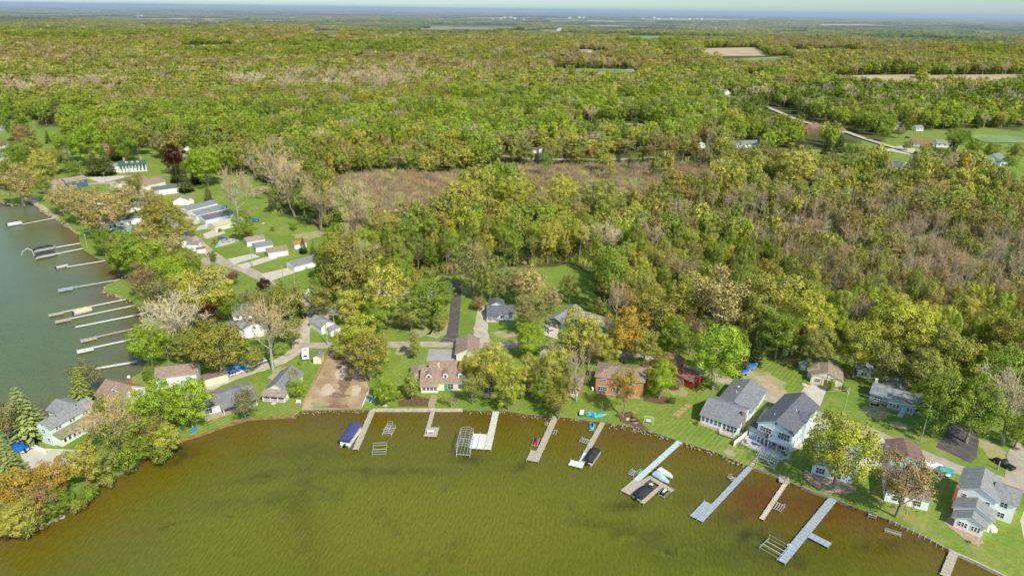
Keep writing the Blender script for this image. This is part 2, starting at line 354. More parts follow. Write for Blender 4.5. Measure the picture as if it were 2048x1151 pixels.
    wv = N.new('ShaderNodeTexWave'); wv.inputs['Scale'].default_value = .30; wv.inputs['Distortion'].default_value = 9; wv.inputs['Detail'].default_value = 3; wv.inputs['Detail Scale'].default_value = .6; L.new(wmp.outputs[0], wv.inputs['Vector'])  # broader ripple bands, their light and shade put into the colour
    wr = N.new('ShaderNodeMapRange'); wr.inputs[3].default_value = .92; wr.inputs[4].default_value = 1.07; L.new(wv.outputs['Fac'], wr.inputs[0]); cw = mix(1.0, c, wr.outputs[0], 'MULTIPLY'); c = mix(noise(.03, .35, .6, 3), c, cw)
    # fine ripples also painted into the colour as light and dark lines
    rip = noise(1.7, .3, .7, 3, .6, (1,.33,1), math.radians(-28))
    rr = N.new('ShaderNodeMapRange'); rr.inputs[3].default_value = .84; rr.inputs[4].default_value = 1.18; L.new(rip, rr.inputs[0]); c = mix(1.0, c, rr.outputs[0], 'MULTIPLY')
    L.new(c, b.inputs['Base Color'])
    bp = N.new('ShaderNodeBump'); bp.inputs['Strength'].default_value = .5; bp.inputs['Distance'].default_value = .12; L.new(rip, bp.inputs['Height'])
    bp2 = N.new('ShaderNodeBump'); bp2.inputs['Strength'].default_value = .35; bp2.inputs['Distance'].default_value = .06; L.new(noise(2.6, .2, .8, 3, .6), bp2.inputs['Height']); L.new(bp.outputs[0], bp2.inputs['Normal'])
    L.new(bp2.outputs[0], b.inputs['Normal'])
    return m
build_water()
# ------------------------------------------------------------------ sheets lying on the ground
SHEETS = []
def smooth_path(pts, n=4):
    P = [np.array(p, float) for p in pts]; out = []
    for i in range(len(P)-1):
        p0, p1, p2, p3 = P[max(i-1,0)], P[i], P[i+1], P[min(i+2,len(P)-1)]
        for k in range(n):
            t = k/n; out.append(.5*((2*p1)+(-p0+p2)*t+(2*p0-5*p1+4*p2-p3)*t*t+(-p0+3*p1-3*p2+p3)*t**3))
    out.append(P[-1]); return out
def strip(name, pts, width, mt, z=.03, label=None, jagamp=.28, far=False):
    """pts in pixels on the ground; a ribbon of the given width in metres"""
    W = [GT(*p) if far else G(*p) for p in pts]; W = [Vector((*p, 0)) for p in smooth_path([(q.x,q.y) for q in W], 6)]
    mb = MB(); V = []
    wd = width if isinstance(width, (list,tuple)) else [width]*2
    for i, p in enumerate(W):
        d = (W[min(i+1,len(W)-1)]-W[max(i-1,0)]).normalized(); n = Vector((-d.y,d.x,0)); wi = wd[0]+(wd[-1]-wd[0])*i/(len(W)-1)
        for s in (-1, 1):
            q = p+n*s*(wi/2+random.uniform(-jagamp,jagamp)); V.append((q.x,q.y,(float(T(q.x,q.y))+.9*min(1,max(0,(math.hypot(q.x,q.y)-640)/60)) if far else LZ)+z))
    mb.poly(V, [(2*i,2*i+1,2*i+3,2*i+2) for i in range(len(W)-1)])
    o = mb.build(name, mt); o['kind'] = 'structure'
    if label: o['label'] = label
    SHEETS.append(([(p.x,p.y) for p in W], max(wd)/2)); return o
def patch(name, pts, mt, z=.03, label=None, world=False):
    W = [Vector(p) if world else G(*p) for p in pts]; mb = MB().poly([(p[0],p[1],LZ+z) for p in W], [tuple(range(len(W)))])
    o = mb.build(name, mt); o['kind'] = 'structure'
    if label: o['label'] = label
    return o
def field(name, c4, mt, label, n=14, z=.5):
    """a field draped over the hills, given by four pixel corners"""
    V = []; A, B, C, D = [np.array(c, float) for c in c4]
    for i in range(n+1):
        for j in range(n+1):
            u, v = i/n, j/n; p = (A*(1-u)+B*u)*(1-v)+(D*(1-u)+C*u)*v; q = GT(*p); V.append((q.x,q.y,q.z+z))
    mb = MB().poly(V, [(i*(n+1)+j,(i+1)*(n+1)+j,(i+1)*(n+1)+j+1,i*(n+1)+j+1) for i in range(n) for j in range(n)])
    o = mb.build(name, mt); o['kind'] = 'structure'; o['label'] = label; return o
ASPH = mat('asphalt_worn', (.33,.285,.21), .95, .16, .35, detail=8, col2=(.52,.455,.34)); ASPD = mat('asphalt_dark', (.075,.068,.066), .95, .2, .5, detail=8, col2=(.15,.135,.125))
GRAV = mat('gravel', (.38,.33,.24), .95, .2, .35, detail=8, col2=(.62,.55,.41)); CONC = mat('concrete', (.52,.47,.37), .9, .12, .4, col2=(.62,.57,.46)); 
PARK = mat('parking', (.30,.29,.26), .95, .2, .35, col2=(.46,.45,.40)); DIRT = mat('bare_dirt', (.26,.17,.09), .95, .25, .14, detail=10, col2=(.56,.42,.26), bump=.6)
strip('lane', [(150,372),(205,366),(250,372),(310,415),(380,472),(440,520),(505,545),(545,574)], 5.2, ASPH, .04, 'narrow asphalt lane between the garages and the lakeside cottages')
strip('lane', [(600,585),(612,612),(607,650),(602,690),(560,722),(500,742),(445,762),(380,792),(300,822)], [5.0,4.2], GRAV, .03, 'rutted gravel lane leading down to the cottages')
strip('road', [(600,690),(690,690),(760,689),(880,688),(990,690),(1090,688),(1180,705),(1290,712),(1380,738),(1440,757),(1510,782),(1570,806),(1640,832),(1735,862),(1830,903),(1930,943),(2048,975),(2250,1040)], [4.6,5.0], ASPH, .05, 'narrow pale road running behind the shore houses')
strip('driveway', [(914,562),(912,600),(908,640),(902,684)], [3.9,4.2], ASPD, .06, 'fresh black asphalt driveway', .05)
patch('driveway', [(899,660),(911,660),(926,684),(878,684)], ASPD, .065, 'flared black mouth of the asphalt driveway')
strip('driveway', [(966,612),(962,650),(962,684)], [3.4,6.5], GRAV, .06, 'pale gravel driveway beside the grey cottage')
patch('parking', [(858,698),(925,698),(920,722),(852,722)], PARK, .06, 'grey weathered parking area beside the brown garage')
patch('driveway', [(1600,800),(1625,768),(1655,775),(1640,812)], CONC, .07, 'concrete driveway before the cream cottage')
patch('driveway', [(1740,905),(1742,868),(1790,886),(1782,930),(1700,935)], CONC, .07, 'concrete driveway beside the brown roofed garage')
patch('driveway', [(1872,893),(1893,862),(1905,840),(1948,838),(1958,880),(1953,915),(1941,925)], ASPD, .07, 'dark asphalt driveway under the trees')
patch('driveway', [(2008,960),(2015,905),(2030,880),(2060,900),(2050,965)], ASPH, .075, 'shaded driveway beside the dark car')
patch('dirt_lot', [(603,819),(610,800),(660,705),(672,695),(715,700),(742,790),(722,817)], DIRT, .03, 'bare graded earth lot running down to the shore')
patch('patio', [(1500,880),(1512,868),(1530,905),(1575,915),(1590,920),(1560,915),(1510,897)], CONC, .06)
patch('driveway', [(1512,845),(1530,815),(1545,818),(1548,830),(1520,858)], CONC, .07, 'pale concrete drive between the two blue houses')
patch('driveway', [(1580,905),(1600,895),(1665,850),(1655,838),(1640,835),(1576,895)], CONC, .055)
for q in ([(425,445),(398,452),(390,462),(428,455)],[(440,455),(405,468),(412,478),(452,466)],[(505,507),(455,518),(468,528),(520,513)],[(545,510),(475,530),(487,538),(556,516)],[(578,535),(520,548),(540,562),(590,545)],[(440,480),(430,495),(445,492),(480,482),(470,476)],[(370,432),(405,440),(395,448),(372,446)]):
    patch('driveway', q, CONC, .045, 'concrete garage driveway')
patch('driveway', [(600,600),(640,590),(690,620),(650,640),(612,630)], GRAV, .06)
patch('driveway', [(230,372),(300,372),(320,385),(255,392)], GRAV, .05)
patch('driveway', [(170,355),(262,350),(262,358),(200,365)], CONC, .05)
patch('driveway', [(775,590),(905,566),(905,590),(800,600)], CONC, .05, 'pale concrete drive behind the oak')
patch('patio', [(40,905),(72,895),(170,900),(170,925),(120,950),(55,945)], CONC, .05, 'pale concrete terrace beside the white two storey house')
patch('driveway', [(1085,668),(1098,645),(1118,650),(1115,678)], CONC, .06, 'concrete drive in front of the open garage')
def blot(name, cx, cy, rx, ry, mt, z, label=None):
    c = G(cx, cy); ph = [random.uniform(0,6.28) for _ in range(4)]; pts = []
    for i in range(40):
        t = 2*math.pi*i/40; k = 1+.16*math.sin(2*t+ph[0])+.12*math.sin(3*t+ph[1])+.1*math.sin(7*t+ph[2])+.06*math.sin(13*t+ph[3]); pts.append((c.x+rx*k*math.cos(t), c.y+ry*k*math.sin(t)))
    return patch(name, pts, mt, z, label, world=True)
DRY = mat('dry_grass', (.48,.38,.24), .95, .25, .35, detail=10, col2=(.24,.30,.07)); SOIL = mat('worn_soil', (.40,.27,.16), .95, .25, .6, detail=10, col2=(.55,.44,.29))
blot('dirt_patch', 1532, 768, 6.5, 8.5, DRY, .022, 'worn bleached patch on the back lawn'); blot('dirt_patch', 1545, 778, 3.2, 4.2, SOIL, .03, 'bare brown soil in the worn lawn patch'); blot('dirt_patch', 1530, 757, 2.6, 2.8, SOIL, .031)
DSOIL = mat('damp_soil', (.17,.11,.06), .95, .3, .7, detail=10, col2=(.30,.21,.13)); PSOIL = mat('pale_soil', (.50,.39,.26), .95, .2, .8, detail=10, col2=(.62,.51,.36))
for i, q in enumerate(((690,765,2.2,5,DSOIL),(676,790,3,1.5,DSOIL),(700,735,1.6,4,DSOIL),(655,780,2.2,3.2,PSOIL),(683,745,2,4,PSOIL),(668,812,4,1.0,DSOIL),(712,780,1.6,3,PSOIL),(684,720,3,2.5,DSOIL),(640,808,2.5,1.4,DRY))): blot('dirt_patch', q[0], q[1], q[2], q[3], q[4], .045+.004*i)
for q in ((1752,822,3.2,4.5),(1800,850,2.6,2.0),(1745,800,2.0,3.0),(1460,905,1.6,1.4),(1585,722,4,2),(640,790,2,3),(812,700,3,5),(880,660,4,6),(1010,668,4,3),(560,745,3,4),(600,530,5,4),(560,400,8,12),(520,380,6,10),(620,470,8,6),(840,665,4,4),(1350,780,4,3),(1690,745,3,3),(1985,900,3,5)): blot('dry_patch', *q, DRY, .018)
patch('beach', [(45,402),(62,392),(80,396),(76,410),(62,404)], mat('sand', (.50,.38,.24), .95, .15, .6), .05, 'small sandy patch on the point')
patch('beach', [(66,407),(84,409),(116,432),(112,436),(85,420)], MATS['sand'], .055, 'strip of sand along the west shore')
patch('patio', [(1888,1045),(1900,1030),(1960,1072),(1968,1085),(1955,1092),(1925,1075)], mat('pavers', (.42,.30,.20), .9, .2, 1.5), .06, 'brown paver patio in front of the white house')
patch('garden_path', [(2040,1040),(2048,1020),(2100,1060),(2080,1110),(2050,1090)], MATS['gravel'], .06)
strip('garden_path', [(868,790),(862,818)], 1.8, MATS['pavers'], .06, 'brick path down to the dock')
strip('road', [(1000,312),(1070,318),(1160,319),(1260,318),(1350,312)], 7, ASPH, .1, 'country road crossing behind the wetland', .3)
strip('road', [(1450,300),(1560,306),(1660,307),(1765,304)], 7, ASPH, .1, 'country road meeting the crossroads', .3)
strip('road', [(1500,205),(1545,220),(1600,243),(1680,262),(1745,284),(1830,308),(1900,328),(1950,347),(2048,385),(2200,440)], 6.5, GRAV, .12, 'pale country road slanting through the crossroads', .3, True)
patch('driveway', [(1770,300),(1800,292),(1850,302),(1830,312)], CONC, .14, 'pale gravel apron at the crossroads')
strip('driveway', [(1800,325),(1850,330),(1920,333)], 4, GRAV, .12)
TAN = mat('stubble_field', (.42,.30,.16), .95, .15, .02, col2=(.52,.42,.25)); GRN = mat('green_field', (.20,.28,.09), .95, .2, .02)
FIELDS = [([(1405,97),(1510,95),(1545,112),(1400,113)],TAN,'pale tan stubble field on a rise'),([(1440,120),(1580,112),(1590,126),(1440,128)],GRN,'bright green crop field'),
 ([(1560,100),(1700,99),(1740,106),(1590,108)],mat('pale_field',(.30,.30,.14),.95,.15,.02),'pale green field beyond the hedgerow'),([(1630,152),(1830,150),(1850,170),(1700,168)],TAN,'long brown stubble field, nearer half'),
 ([(1840,151),(2048,149),(2048,160),(1850,166)],TAN,'long brown stubble field by the edge'),([(860,54),(1025,54),(1030,60),(860,59)],mat('reddish_field',(.30,.22,.12),.95,.3,.01),'distant reddish tan field'),
 ([(1080,60),(1125,60),(1125,66),(1080,66)],TAN,'small distant tan field'),([(362,91),(470,90),(470,98),(360,99)],TAN,'narrow tan strip field'),([(625,62),(680,62),(680,70),(625,70)],GRN,'distant green meadow'),
 ([(1100,137),(1260,139),(1270,152),(1110,150)],GRN,'green meadow near the white gabled house'),([(1155,246),(1300,248),(1340,258),(1160,257)],mat('pale_meadow',(.36,.34,.20),.95,.15,.04),'pale dry meadow among the pines'),
 ([(1255,72),(1320,72),(1325,82),(1255,82)],GRN,'green paddock in the distance'),([(1160,103),(1215,103),(1215,109),(1160,109)],GRN,'lawn around a distant white house'),([(1930,270),(2120,266),(2150,288),(1970,286)],GRN,'broad green pasture at the crossroads'),
 ([(1100,40),(1230,41),(1230,44),(1100,43)],TAN,'far pale field near the horizon'),([(1290,37),(1500,38),(1500,41),(1290,40)],TAN,'far tan field near the horizon'),([(1750,80),(1900,82),(1900,86),(1750,85)],GRN,'far green field'),
 ([(1480,149),(1520,150),(1520,158),(1480,156)],TAN,'small tan clearing'),([(1640,48),(1800,49),(1800,52),(1640,52)],TAN,'faint far field'),([(520,40),(600,41),(600,43),(520,43)],TAN,'faint distant field')]
rf = random.Random(4)
for i in range(34):
    y = 27+34*rf.random()**1.3; x = rf.uniform(-20,2040); w_ = rf.uniform(30,150); hh = 1.0+(y-26)*.05; yy = y+(x/2048)*14; FIELDS.append(([(x,yy),(x+w_,yy+.7),(x+w_,yy+.7+hh),(x,yy+hh)], rf.choice([TAN,GRN,MATS['pale_field'],TAN]), 'thin strip of farmland near the horizon'))
for c4, mt, lb in FIELDS: field('field', c4, mt, lb)
OBST = []; HOUSEVIEW = []
# ------------------------------------------------------------------ trees
def leaves_np(C, Rc, per, size, r, up=.25, flat=1.0):
    """leaf quads around clump centres; returns verts, quads, clump value, hue value"""
    n = len(C); N = n*per; cid = np.repeat(np.arange(n), per)
    d = r.normal(size=(N,3)); d[:,2] = d[:,2]*.9+.35; d /= np.linalg.norm(d, axis=1)[:,None]
    rad = Rc[cid]*(r.uniform(.5, 1.08, N)); P = C[cid]+d*rad[:,None]*np.array([1,1,flat])
    nr = d+r.normal(size=(N,3))*.55; nr[:,2] += up; nr /= np.linalg.norm(nr, axis=1)[:,None]
    a = np.cross(nr, r.normal(size=(N,3))); a /= np.linalg.norm(a, axis=1)[:,None]; b = np.cross(nr, a)
    s = size*r.uniform(.55, 1.35, N)[:,None]; e = s*r.uniform(.5,.95,N)[:,None]
    V = np.stack([P+a*s*.5, P+b*e*.5, P-a*s*.5, P-b*e*.5], 1).reshape(-1,3)
    Q = np.arange(4*N).reshape(-1,4); cv = r.uniform(0,1,n); hv = r.uniform(0,1,n)
    v = np.clip(cv[cid]*.6+r.uniform(0,1,N)*.4, 0, 1)
    out = P-np.array([0,0,C[:,2].mean()-1.0]); out /= np.linalg.norm(out, axis=1)[:,None]+1e-6; NV = .9*d+.75*out+.55*nr; NV[:,2] += .25; NV /= np.linalg.norm(NV, axis=1)[:,None]
    return V, Q, np.repeat(v, 4), np.repeat(hv[cid], 4), np.repeat(NV, 4, axis=0)
def fill_n(c):
    if len(c) > 4: return c
    V = np.asarray(c[0]); o = V-np.array([0,0,V[:,2].mean()-2]); o /= np.linalg.norm(o, axis=1)[:,None]+1e-6; o[:,2] += .35; return (*c, o/(np.linalg.norm(o, axis=1)[:,None]+1e-6))
def crown_clumps(r, n, R, Rz, zc, rc=(.2,.34), lump=.22, low=-.75):
    C = []; Rc = []; ph = r.uniform(0, 6.28, 6)
    while len(C) < n:
        d = r.normal(size=3); d /= np.linalg.norm(d)
        if d[2] < low: continue
        th = math.atan2(d[1], d[0]); k = 1+lump*(math.sin(2*th+ph[0])*.5+math.sin(3*th+ph[1])*.5+.6*math.sin(5*th+ph[2]+3*d[2]))
        rr = r.uniform(.1, 1)**(1/2.6)*k*.86; q = r.uniform(*rc)
        taper = 1.0
        C.append((d[0]*R*rr, d[1]*R*rr, zc+d[2]*Rz*rr)); Rc.append(R*q*(.75 if rr > .75 else 1.1))
    return np.array(C), np.array(Rc)
def tubes_np(segs, n=5):
    V = []; Q = []
    for p, q, r1, r2 in segs:
        d = q-p; L = np.linalg.norm(d)
        if L < 1e-6: continue
        d = d/L; a = np.cross(d, [0,0,1.]) if abs(d[2]) < .9 else np.cross(d, [1.,0,0]); a /= np.linalg.norm(a); b = np.cross(d, a); o = len(V)
        for c, rr in ((p,r1),(q,r2)):
            for i in range(n): t = 2*math.pi*i/n; V.append(c+a*rr*math.cos(t)+b*rr*math.sin(t))
        Q += [(o+i, o+(i+1)%n, o+(i+1)%n+n, o+i+n) for i in range(n)]
    return np.array(V), np.array(Q)
def twigs_np(segs, r, w):
    """thin flat strips for fine twigs"""
    P = np.array([s[0] for s in segs]); E = np.array([s[1] for s in segs]); d = E-P; a = np.cross(d, r.normal(size=d.shape)); a /= np.linalg.norm(a, axis=1)[:,None]+1e-9
    V = np.stack([P-a*w, P+a*w, E+a*w*.4, E-a*w*.4], 1).reshape(-1,3); return V, np.arange(len(V)).reshape(-1,4)
def skeleton(r, H, R, zc, Rz, limbs=7, trunk=.34, tr=.24, spread=1.0, sub=5, twig=5, fine=0, up=.25, lean=.3, multi=1):
    segs = []; tw = []; tips = []
    for mlt in range(multi):
        base = np.array([0.,0,0]) if multi == 1 else np.array([r.uniform(-.5,.5), r.uniform(-.5,.5), 0]); off = r.normal(size=2)*lean*(1 if multi == 1 else 2.2)
        t1 = np.array([off[0]*.5, off[1]*.5, H*trunk*.55]); t2 = np.array([off[0], off[1], H*trunk]); t3 = np.array([off[0]*1.2, off[1]*1.2, H*.62]); top = np.array([off[0]*1.3, off[1]*1.3, H*.93])
        segs += [(base, t1, tr*1.25, tr*.95), (t1, t2, tr*.95, tr*.8), (t2, t3, tr*.7, tr*.42), (t3, top, tr*.42, tr*.12)]
        nl = max(3, limbs//multi)
        for i in range(nl):
            az = 6.283*i/nl+r.uniform(-.4,.4); f = r.uniform(0, .8); st = t2*(1-f)+t3*f if i % 3 else t2
            el = r.uniform(.15, 1.2); rr = r.uniform(.72, 1.0)
            end = np.array([math.cos(az)*math.cos(el)*R*rr*spread, math.sin(az)*math.cos(el)*R*rr*spread, zc+math.sin(el)*Rz*rr*.95-.2*Rz])
            mid = st*.5+end*.5+np.array([0,0,-.08*H*r.uniform(-.2,1)])+r.normal(size=3)*.25
            segs += [(st, mid, tr*.42, tr*.27), (mid, end, tr*.27, tr*.07)]; tips.append(end)
            for j in range(sub):
                g = r.uniform(.25, 1.0); s0 = (st*(1-g*2)+mid*g*2) if g < .5 else (mid*(2-2*g)+end*(2*g-1))
                d = r.normal(size=3)*.8+(end-st)/np.linalg.norm(end-st)*.8+np.array([0,0,up*2]); d /= np.linalg.norm(d); L = R*r.uniform(.28,.55)*(1.1-.3*g); e = s0+d*L
                segs.append((s0, e, tr*.14, tr*.05)); tips.append(e)
                for k in range(twig):
                    h = r.uniform(.2,1); s1 = s0*(1-h)+e*h; dd = d+r.normal(size=3)*.55+np.array([0,0,up]); dd /= np.linalg.norm(dd); e1 = s1+dd*R*r.uniform(.14,.32); tw.append((s1, e1))
                    for q in range(fine):
                        h2 = r.uniform(.1,1); s2 = s1*(1-h2)+e1*h2; d3 = dd+r.normal(size=3)*.6+np.array([0,0,up*.6]); d3 /= np.linalg.norm(d3); tw.append((s2, s2+d3*R*r.uniform(.07,.17)))
    return segs, tw, tips
KINDS = {}
def make_kind_(key, n, gen): KINDS[key] = [gen(np.random.default_rng(hash(key) % 1000 + 31*i if False else sum(map(ord, key))*7+31*i)) for i in range(n)]
def make_kind(key, n, gen):
    make_kind_(key, n, gen)
    for k in KINDS[key]: k['c'] = fill_n(k['c'])
# every generator returns dict: trunk=(V,Q), crown=(V,Q,clump,hue); nominal size: height 14, crown 11 across, centre z 8.8
def g_round(leaf=.26, ncl=100, per=125, limbs=6, rc=(.16,.27), Rz=5.9, zc=7.7, low=-.9, lump=.22, tr=.26, trunk=.3):
    def f(r):
        C, Rc = crown_clumps(r, ncl, 5.0, Rz, zc, rc, lump, low); L = leaves_np(C, Rc, per, leaf, r)
        sg, tw, tips = skeleton(r, 13, 4.6, zc, Rz, limbs, trunk, tr, sub=2, twig=0); return dict(t=tubes_np(sg), c=L)
    return f
def g_sparse(leaf=.27, ncl=190, per=26, fine=1, tww=.035):
    def f(r):   # spring crown: twigs show between small new leaves
        sg, tw, tips = skeleton(r, 13.5, 5.0, 7.9, 5.7, 11, .22, .25, sub=7, twig=6, fine=fine); tips = np.array(tips+[b for a, b in tw[::3]]); pick = tips[r.permutation(len(tips))[:ncl]]
        L = leaves_np(pick, np.full(len(pick), .85), per, leaf, r); V2, Q2 = twigs_np(tw, r, tww)
        V = np.vstack([L[0], V2]); Q = np.vstack([L[1], Q2+len(L[0])]); return dict(t=tubes_np(sg), c=(V, Q, np.concatenate([L[2], np.full(len(V2), .15)]), np.concatenate([L[3], np.full(len(V2), .5)]), np.vstack([L[4], fill_n((V2,0,0,0))[4]])))
    return f
def g_bare(limbs=9, sub=7, twig=7, fine=3, w=.032, multi=1, R=5.2, H=14, tr=.28, up=.3):
    def f(r):
        sg, tw, tips = skeleton(r, H, R, 8.4, 5.4, limbs, .28, tr, sub=sub, twig=twig, fine=fine, up=up, multi=multi)
        V, Q = twigs_np(tw, r, w); return dict(t=tubes_np(sg), c=(V, Q, r.uniform(.2,.9,len(V)//4).repeat(4), np.full(len(V), .4)))
    return f
def g_spruce(layers=17, per=26, leaf=.5):
    def f(r):   # nominal height 14, base 5.6 across
        V = []; Q = []; cl = []; N = 0; P = []; D = []
        for i in range(layers):
            z = 1.0+12.6*(i/(layers-1)); R = 2.9*(1-i/(layers-.4))**.85*r.uniform(.88,1.1)+.12; nb = max(5, int(13*(R/2.9)**.6)); a0 = r.uniform(0,6)
            for b in range(nb):
                az = a0+6.283*b/nb+r.uniform(-.15,.15); L = R*r.uniform(.78,1.12); m_ = max(3, int(per*L/2.9))
                t = r.uniform(.15, 1, m_)**.7; x = np.cos(az)*L*t; y = np.sin(az)*L*t; zz = z-.22*L*t+.14*L*t**3
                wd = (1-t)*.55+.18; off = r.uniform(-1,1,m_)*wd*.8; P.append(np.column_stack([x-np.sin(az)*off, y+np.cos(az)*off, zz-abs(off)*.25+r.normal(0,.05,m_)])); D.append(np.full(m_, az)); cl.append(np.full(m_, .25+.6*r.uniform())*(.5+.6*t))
        P = np.vstack(P); az = np.concatenate(D); cl = np.clip(np.concatenate(cl), 0, 1); n = len(P)
        a = np.column_stack([np.cos(az), np.sin(az), -.35+r.normal(0,.25,n)]); a += r.normal(size=a.shape)*.3; a /= np.linalg.norm(a,axis=1)[:,None]
        b = np.cross(a, np.column_stack([r.normal(0,.4,n), r.normal(0,.4,n), np.ones(n)])); b /= np.linalg.norm(b,axis=1)[:,None]; s = leaf*r.uniform(.6,1.2,n)[:,None]
        V = np.stack([P+a*s*.7, P+b*s*.32, P-a*s*.5, P-b*s*.32], 1).reshape(-1,3)
        return dict(t=tubes_np([(np.array([0.,0,0]), np.array([0,0,13.]), .2, .04)]), c=(V, np.arange(4*n).reshape(-1,4), cl.repeat(4), np.full(4*n,.2)))
    return f
def g_column():
    def f(r):
        C, Rc = crown_clumps(r, 60, 2.6, 6.2, 7.3, (.25,.42), .12, -.95); k = 1-.055*np.clip(C[:,2]-5, 0, 9); C[:,0] *= k; C[:,1] *= k
        L = leaves_np(C, Rc, 100, .28, r); return dict(t=tubes_np([(np.array([0.,0,0]), np.array([0,0,11.]), .2, .06)]), c=L)
    return f
def g_tall():
    def f(r):   # forest tree: long bare trunk, high crown
        C, Rc = crown_clumps(r, 62, 4.0, 4.6, 10.2, (.2,.34), .28, -.8); L = leaves_np(C, Rc, 85, .31, r)
        sg, tw, tips = skeleton(r, 14.5, 3.6, 10.5, 4.3, 6, .5, .24, sub=3, twig=0, lean=.5); return dict(t=tubes_np(sg), c=L)
    return f
def g_bush(R=2.4, n=30, per=70, leaf=.24):
    def f(r):   # nominal 5 across, 3.4 high
        C, Rc = crown_clumps(r, n, R, 1.6, 1.7, (.25,.42), .25, -.8); C[:,2] = np.maximum(C[:,2], .4); L = leaves_np(C, Rc, per, leaf, r)
        return dict(t=tubes_np([(np.array([0.,0,0]), np.array([r.uniform(-.6,.6),r.uniform(-.6,.6),1.9]), .09, .03) for _ in range(4)]), c=L)
    return f
make_kind('round', 5, g_round()); make_kind('oak', 4, g_round(.25, 160, 68, 8, (.12,.2), lump=.3)); make_kind('sparse', 4, g_sparse()); make_kind('bare', 4, g_bare())
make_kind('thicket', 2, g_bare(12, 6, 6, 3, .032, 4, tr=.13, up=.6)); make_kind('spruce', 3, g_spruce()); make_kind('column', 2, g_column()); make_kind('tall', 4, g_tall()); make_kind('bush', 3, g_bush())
make_kind('slim', 4, g_bare(8, 5, 5, 2, .03, 1, R=3.4, H=15.5, tr=.2, up=.7)); make_kind('m_slim', 3, g_bare(7, 4, 5, 1, .05, 1, R=3.6, H=15.5, tr=.22, up=.7))
make_kind('fan', 2, g_bare(11, 8, 7, 4, .034, 1, R=5.6, tr=.30, up=.22))
# lighter versions for the far woods
make_kind('m_round', 5, g_round(.58, 60, 36, 5)); make_kind('m_oak', 4, g_round(.5, 90, 22, 6, (.13,.22), lump=.32)); make_kind('m_tall', 3, g_round(.58, 50, 34, 5, (.2,.34), 5.2, 9.0, -.85, .28, .24, .5))
make_kind('m_sparse', 3, g_sparse(.5, 90, 14, 0, .055)); make_kind('m_bare', 4, g_bare(8, 6, 6, 1, .055)); make_kind('m_spruce', 2, g_spruce(12, 10, .9)); make_kind('m_scrub', 3, g_bush(2.6, 16, 14, .5))
def g_scrubtw():
    def f(r):
        tw = []
        for i in range(34):
            p = np.array([r.uniform(-2.2,2.2), r.uniform(-2.2,2.2), 0]); e = p+np.array([r.normal()*.7, r.normal()*.7, r.uniform(1.6,3.6)]); tw.append((p,e))
            for k in range(5): h = r.uniform(.3,1); s = p*(1-h)+e*h; tw.append((s, s+r.normal(size=3)*.45+np.array([0,0,.5])))
        V, Q = twigs_np(tw, r, .055); return dict(t=tubes_np([(np.array([0.,0,0]), np.array([0,0,1.]), .05, .02)]), c=(V, Q, r.uniform(.1,.9,len(V)//4).repeat(4), np.full(len(V),.4)))
    return f
make_kind('m_brush', 4, g_scrubtw())
make_kind('f_round', 4, g_round(.95, 54, 16, 3, lump=.3)); make_kind('f_bare', 2, g_bare(6, 5, 5, 0, .12)); 
NOM = {'spruce': (5.8,14,.42), 'm_spruce': (5.8,14,.42), 'column': (5.4,13.5,.52), 'bush': (5,3.4,.5), 'm_scrub': (5,3.4,.5), 'm_brush': (5,3.2,.5)}
PROTO = {}
def protos(kind):
    if kind not in PROTO:
        out = []
        for k in KINDS[kind]:
            tw = kind in ('bare','thicket','fan','m_brush','slim')
            cm = npmesh('crown', k['c'][0], k['c'][1], [TWIG if tw else LEAF], attrs={'clump': k['c'][2], 'hue': k['c'][3], 'nrm': k['c'][4]})
            tm = npmesh('trunk', k['t'][0], k['t'][1], [BARKL if kind in ('fan','bare','slim') else BARK]); out.append((tm, cm))
        PROTO[kind] = out
    return PROTO[kind]
COLR = {'bright': (0.27, 0.36, 0.04), 'green': (0.2, 0.27, 0.04), 'deep': (0.11, 0.165, 0.035), 'lime': (0.36, 0.37, 0.06), 'olive': (0.27, 0.285, 0.07), 'oliveb': (0.27, 0.25, 0.055), 'gold': (0.385, 0.37, 0.08), 'pale': (0.46, 0.45, 0.20), 'orange': (0.36, 0.29, 0.075), 'rust': (0.30, 0.225, 0.10), 'maroon': (0.075, 0.018, 0.022), 'amber': (0.38, 0.265, 0.05), 'redbud': (0.34, 0.14, 0.2), 'spruce': (0.15, 0.19, 0.065), 'pine': (0.06, 0.1, 0.035), 'sprucep': (0.27, 0.30, 0.11), 'grey': (0.38, 0.33, 0.21), 'greyl': (0.42, 0.40, 0.25), 'greyb': (0.27, 0.235, 0.165), 'tan': (0.32, 0.29, 0.16), 'white': (0.46, 0.44, 0.30), 'mist': (0.31, 0.35, 0.15)}
for k_, (r_, g_, b_) in list(COLR.items()):
    q_ = 1.0 if k_ in ('maroon','redbud','grey','greyl','greyb','white','pine') else 1.2 if k_ in ('spruce','pale','tan','mist') else 1.42
    COLR[k_] = (min(.85,r_*q_*1.4), min(.85,g_*q_*(1.40 if q_ > 1.3 else 1.18)), b_*q_*(1.3 if q_ > 1.3 else 1.05))
def jitter(c, a=.12):
    k = 1+random.uniform(-a, a); h = random.uniform(-a, a)*.6; return (c[0]*k*(1+h), c[1]*k, c[2]*k*(1-h))
PLACED = []   # x, y, radius of every tree set by hand
NAMEOF = {'bare': 'bare_tree', 'fan': 'bare_tree', 'slim': 'bare_tree', 'thicket': 'bare_tree', 'spruce': 'spruce_tree', 'bush': 'shrub', 'column': 'columnar_tree'}
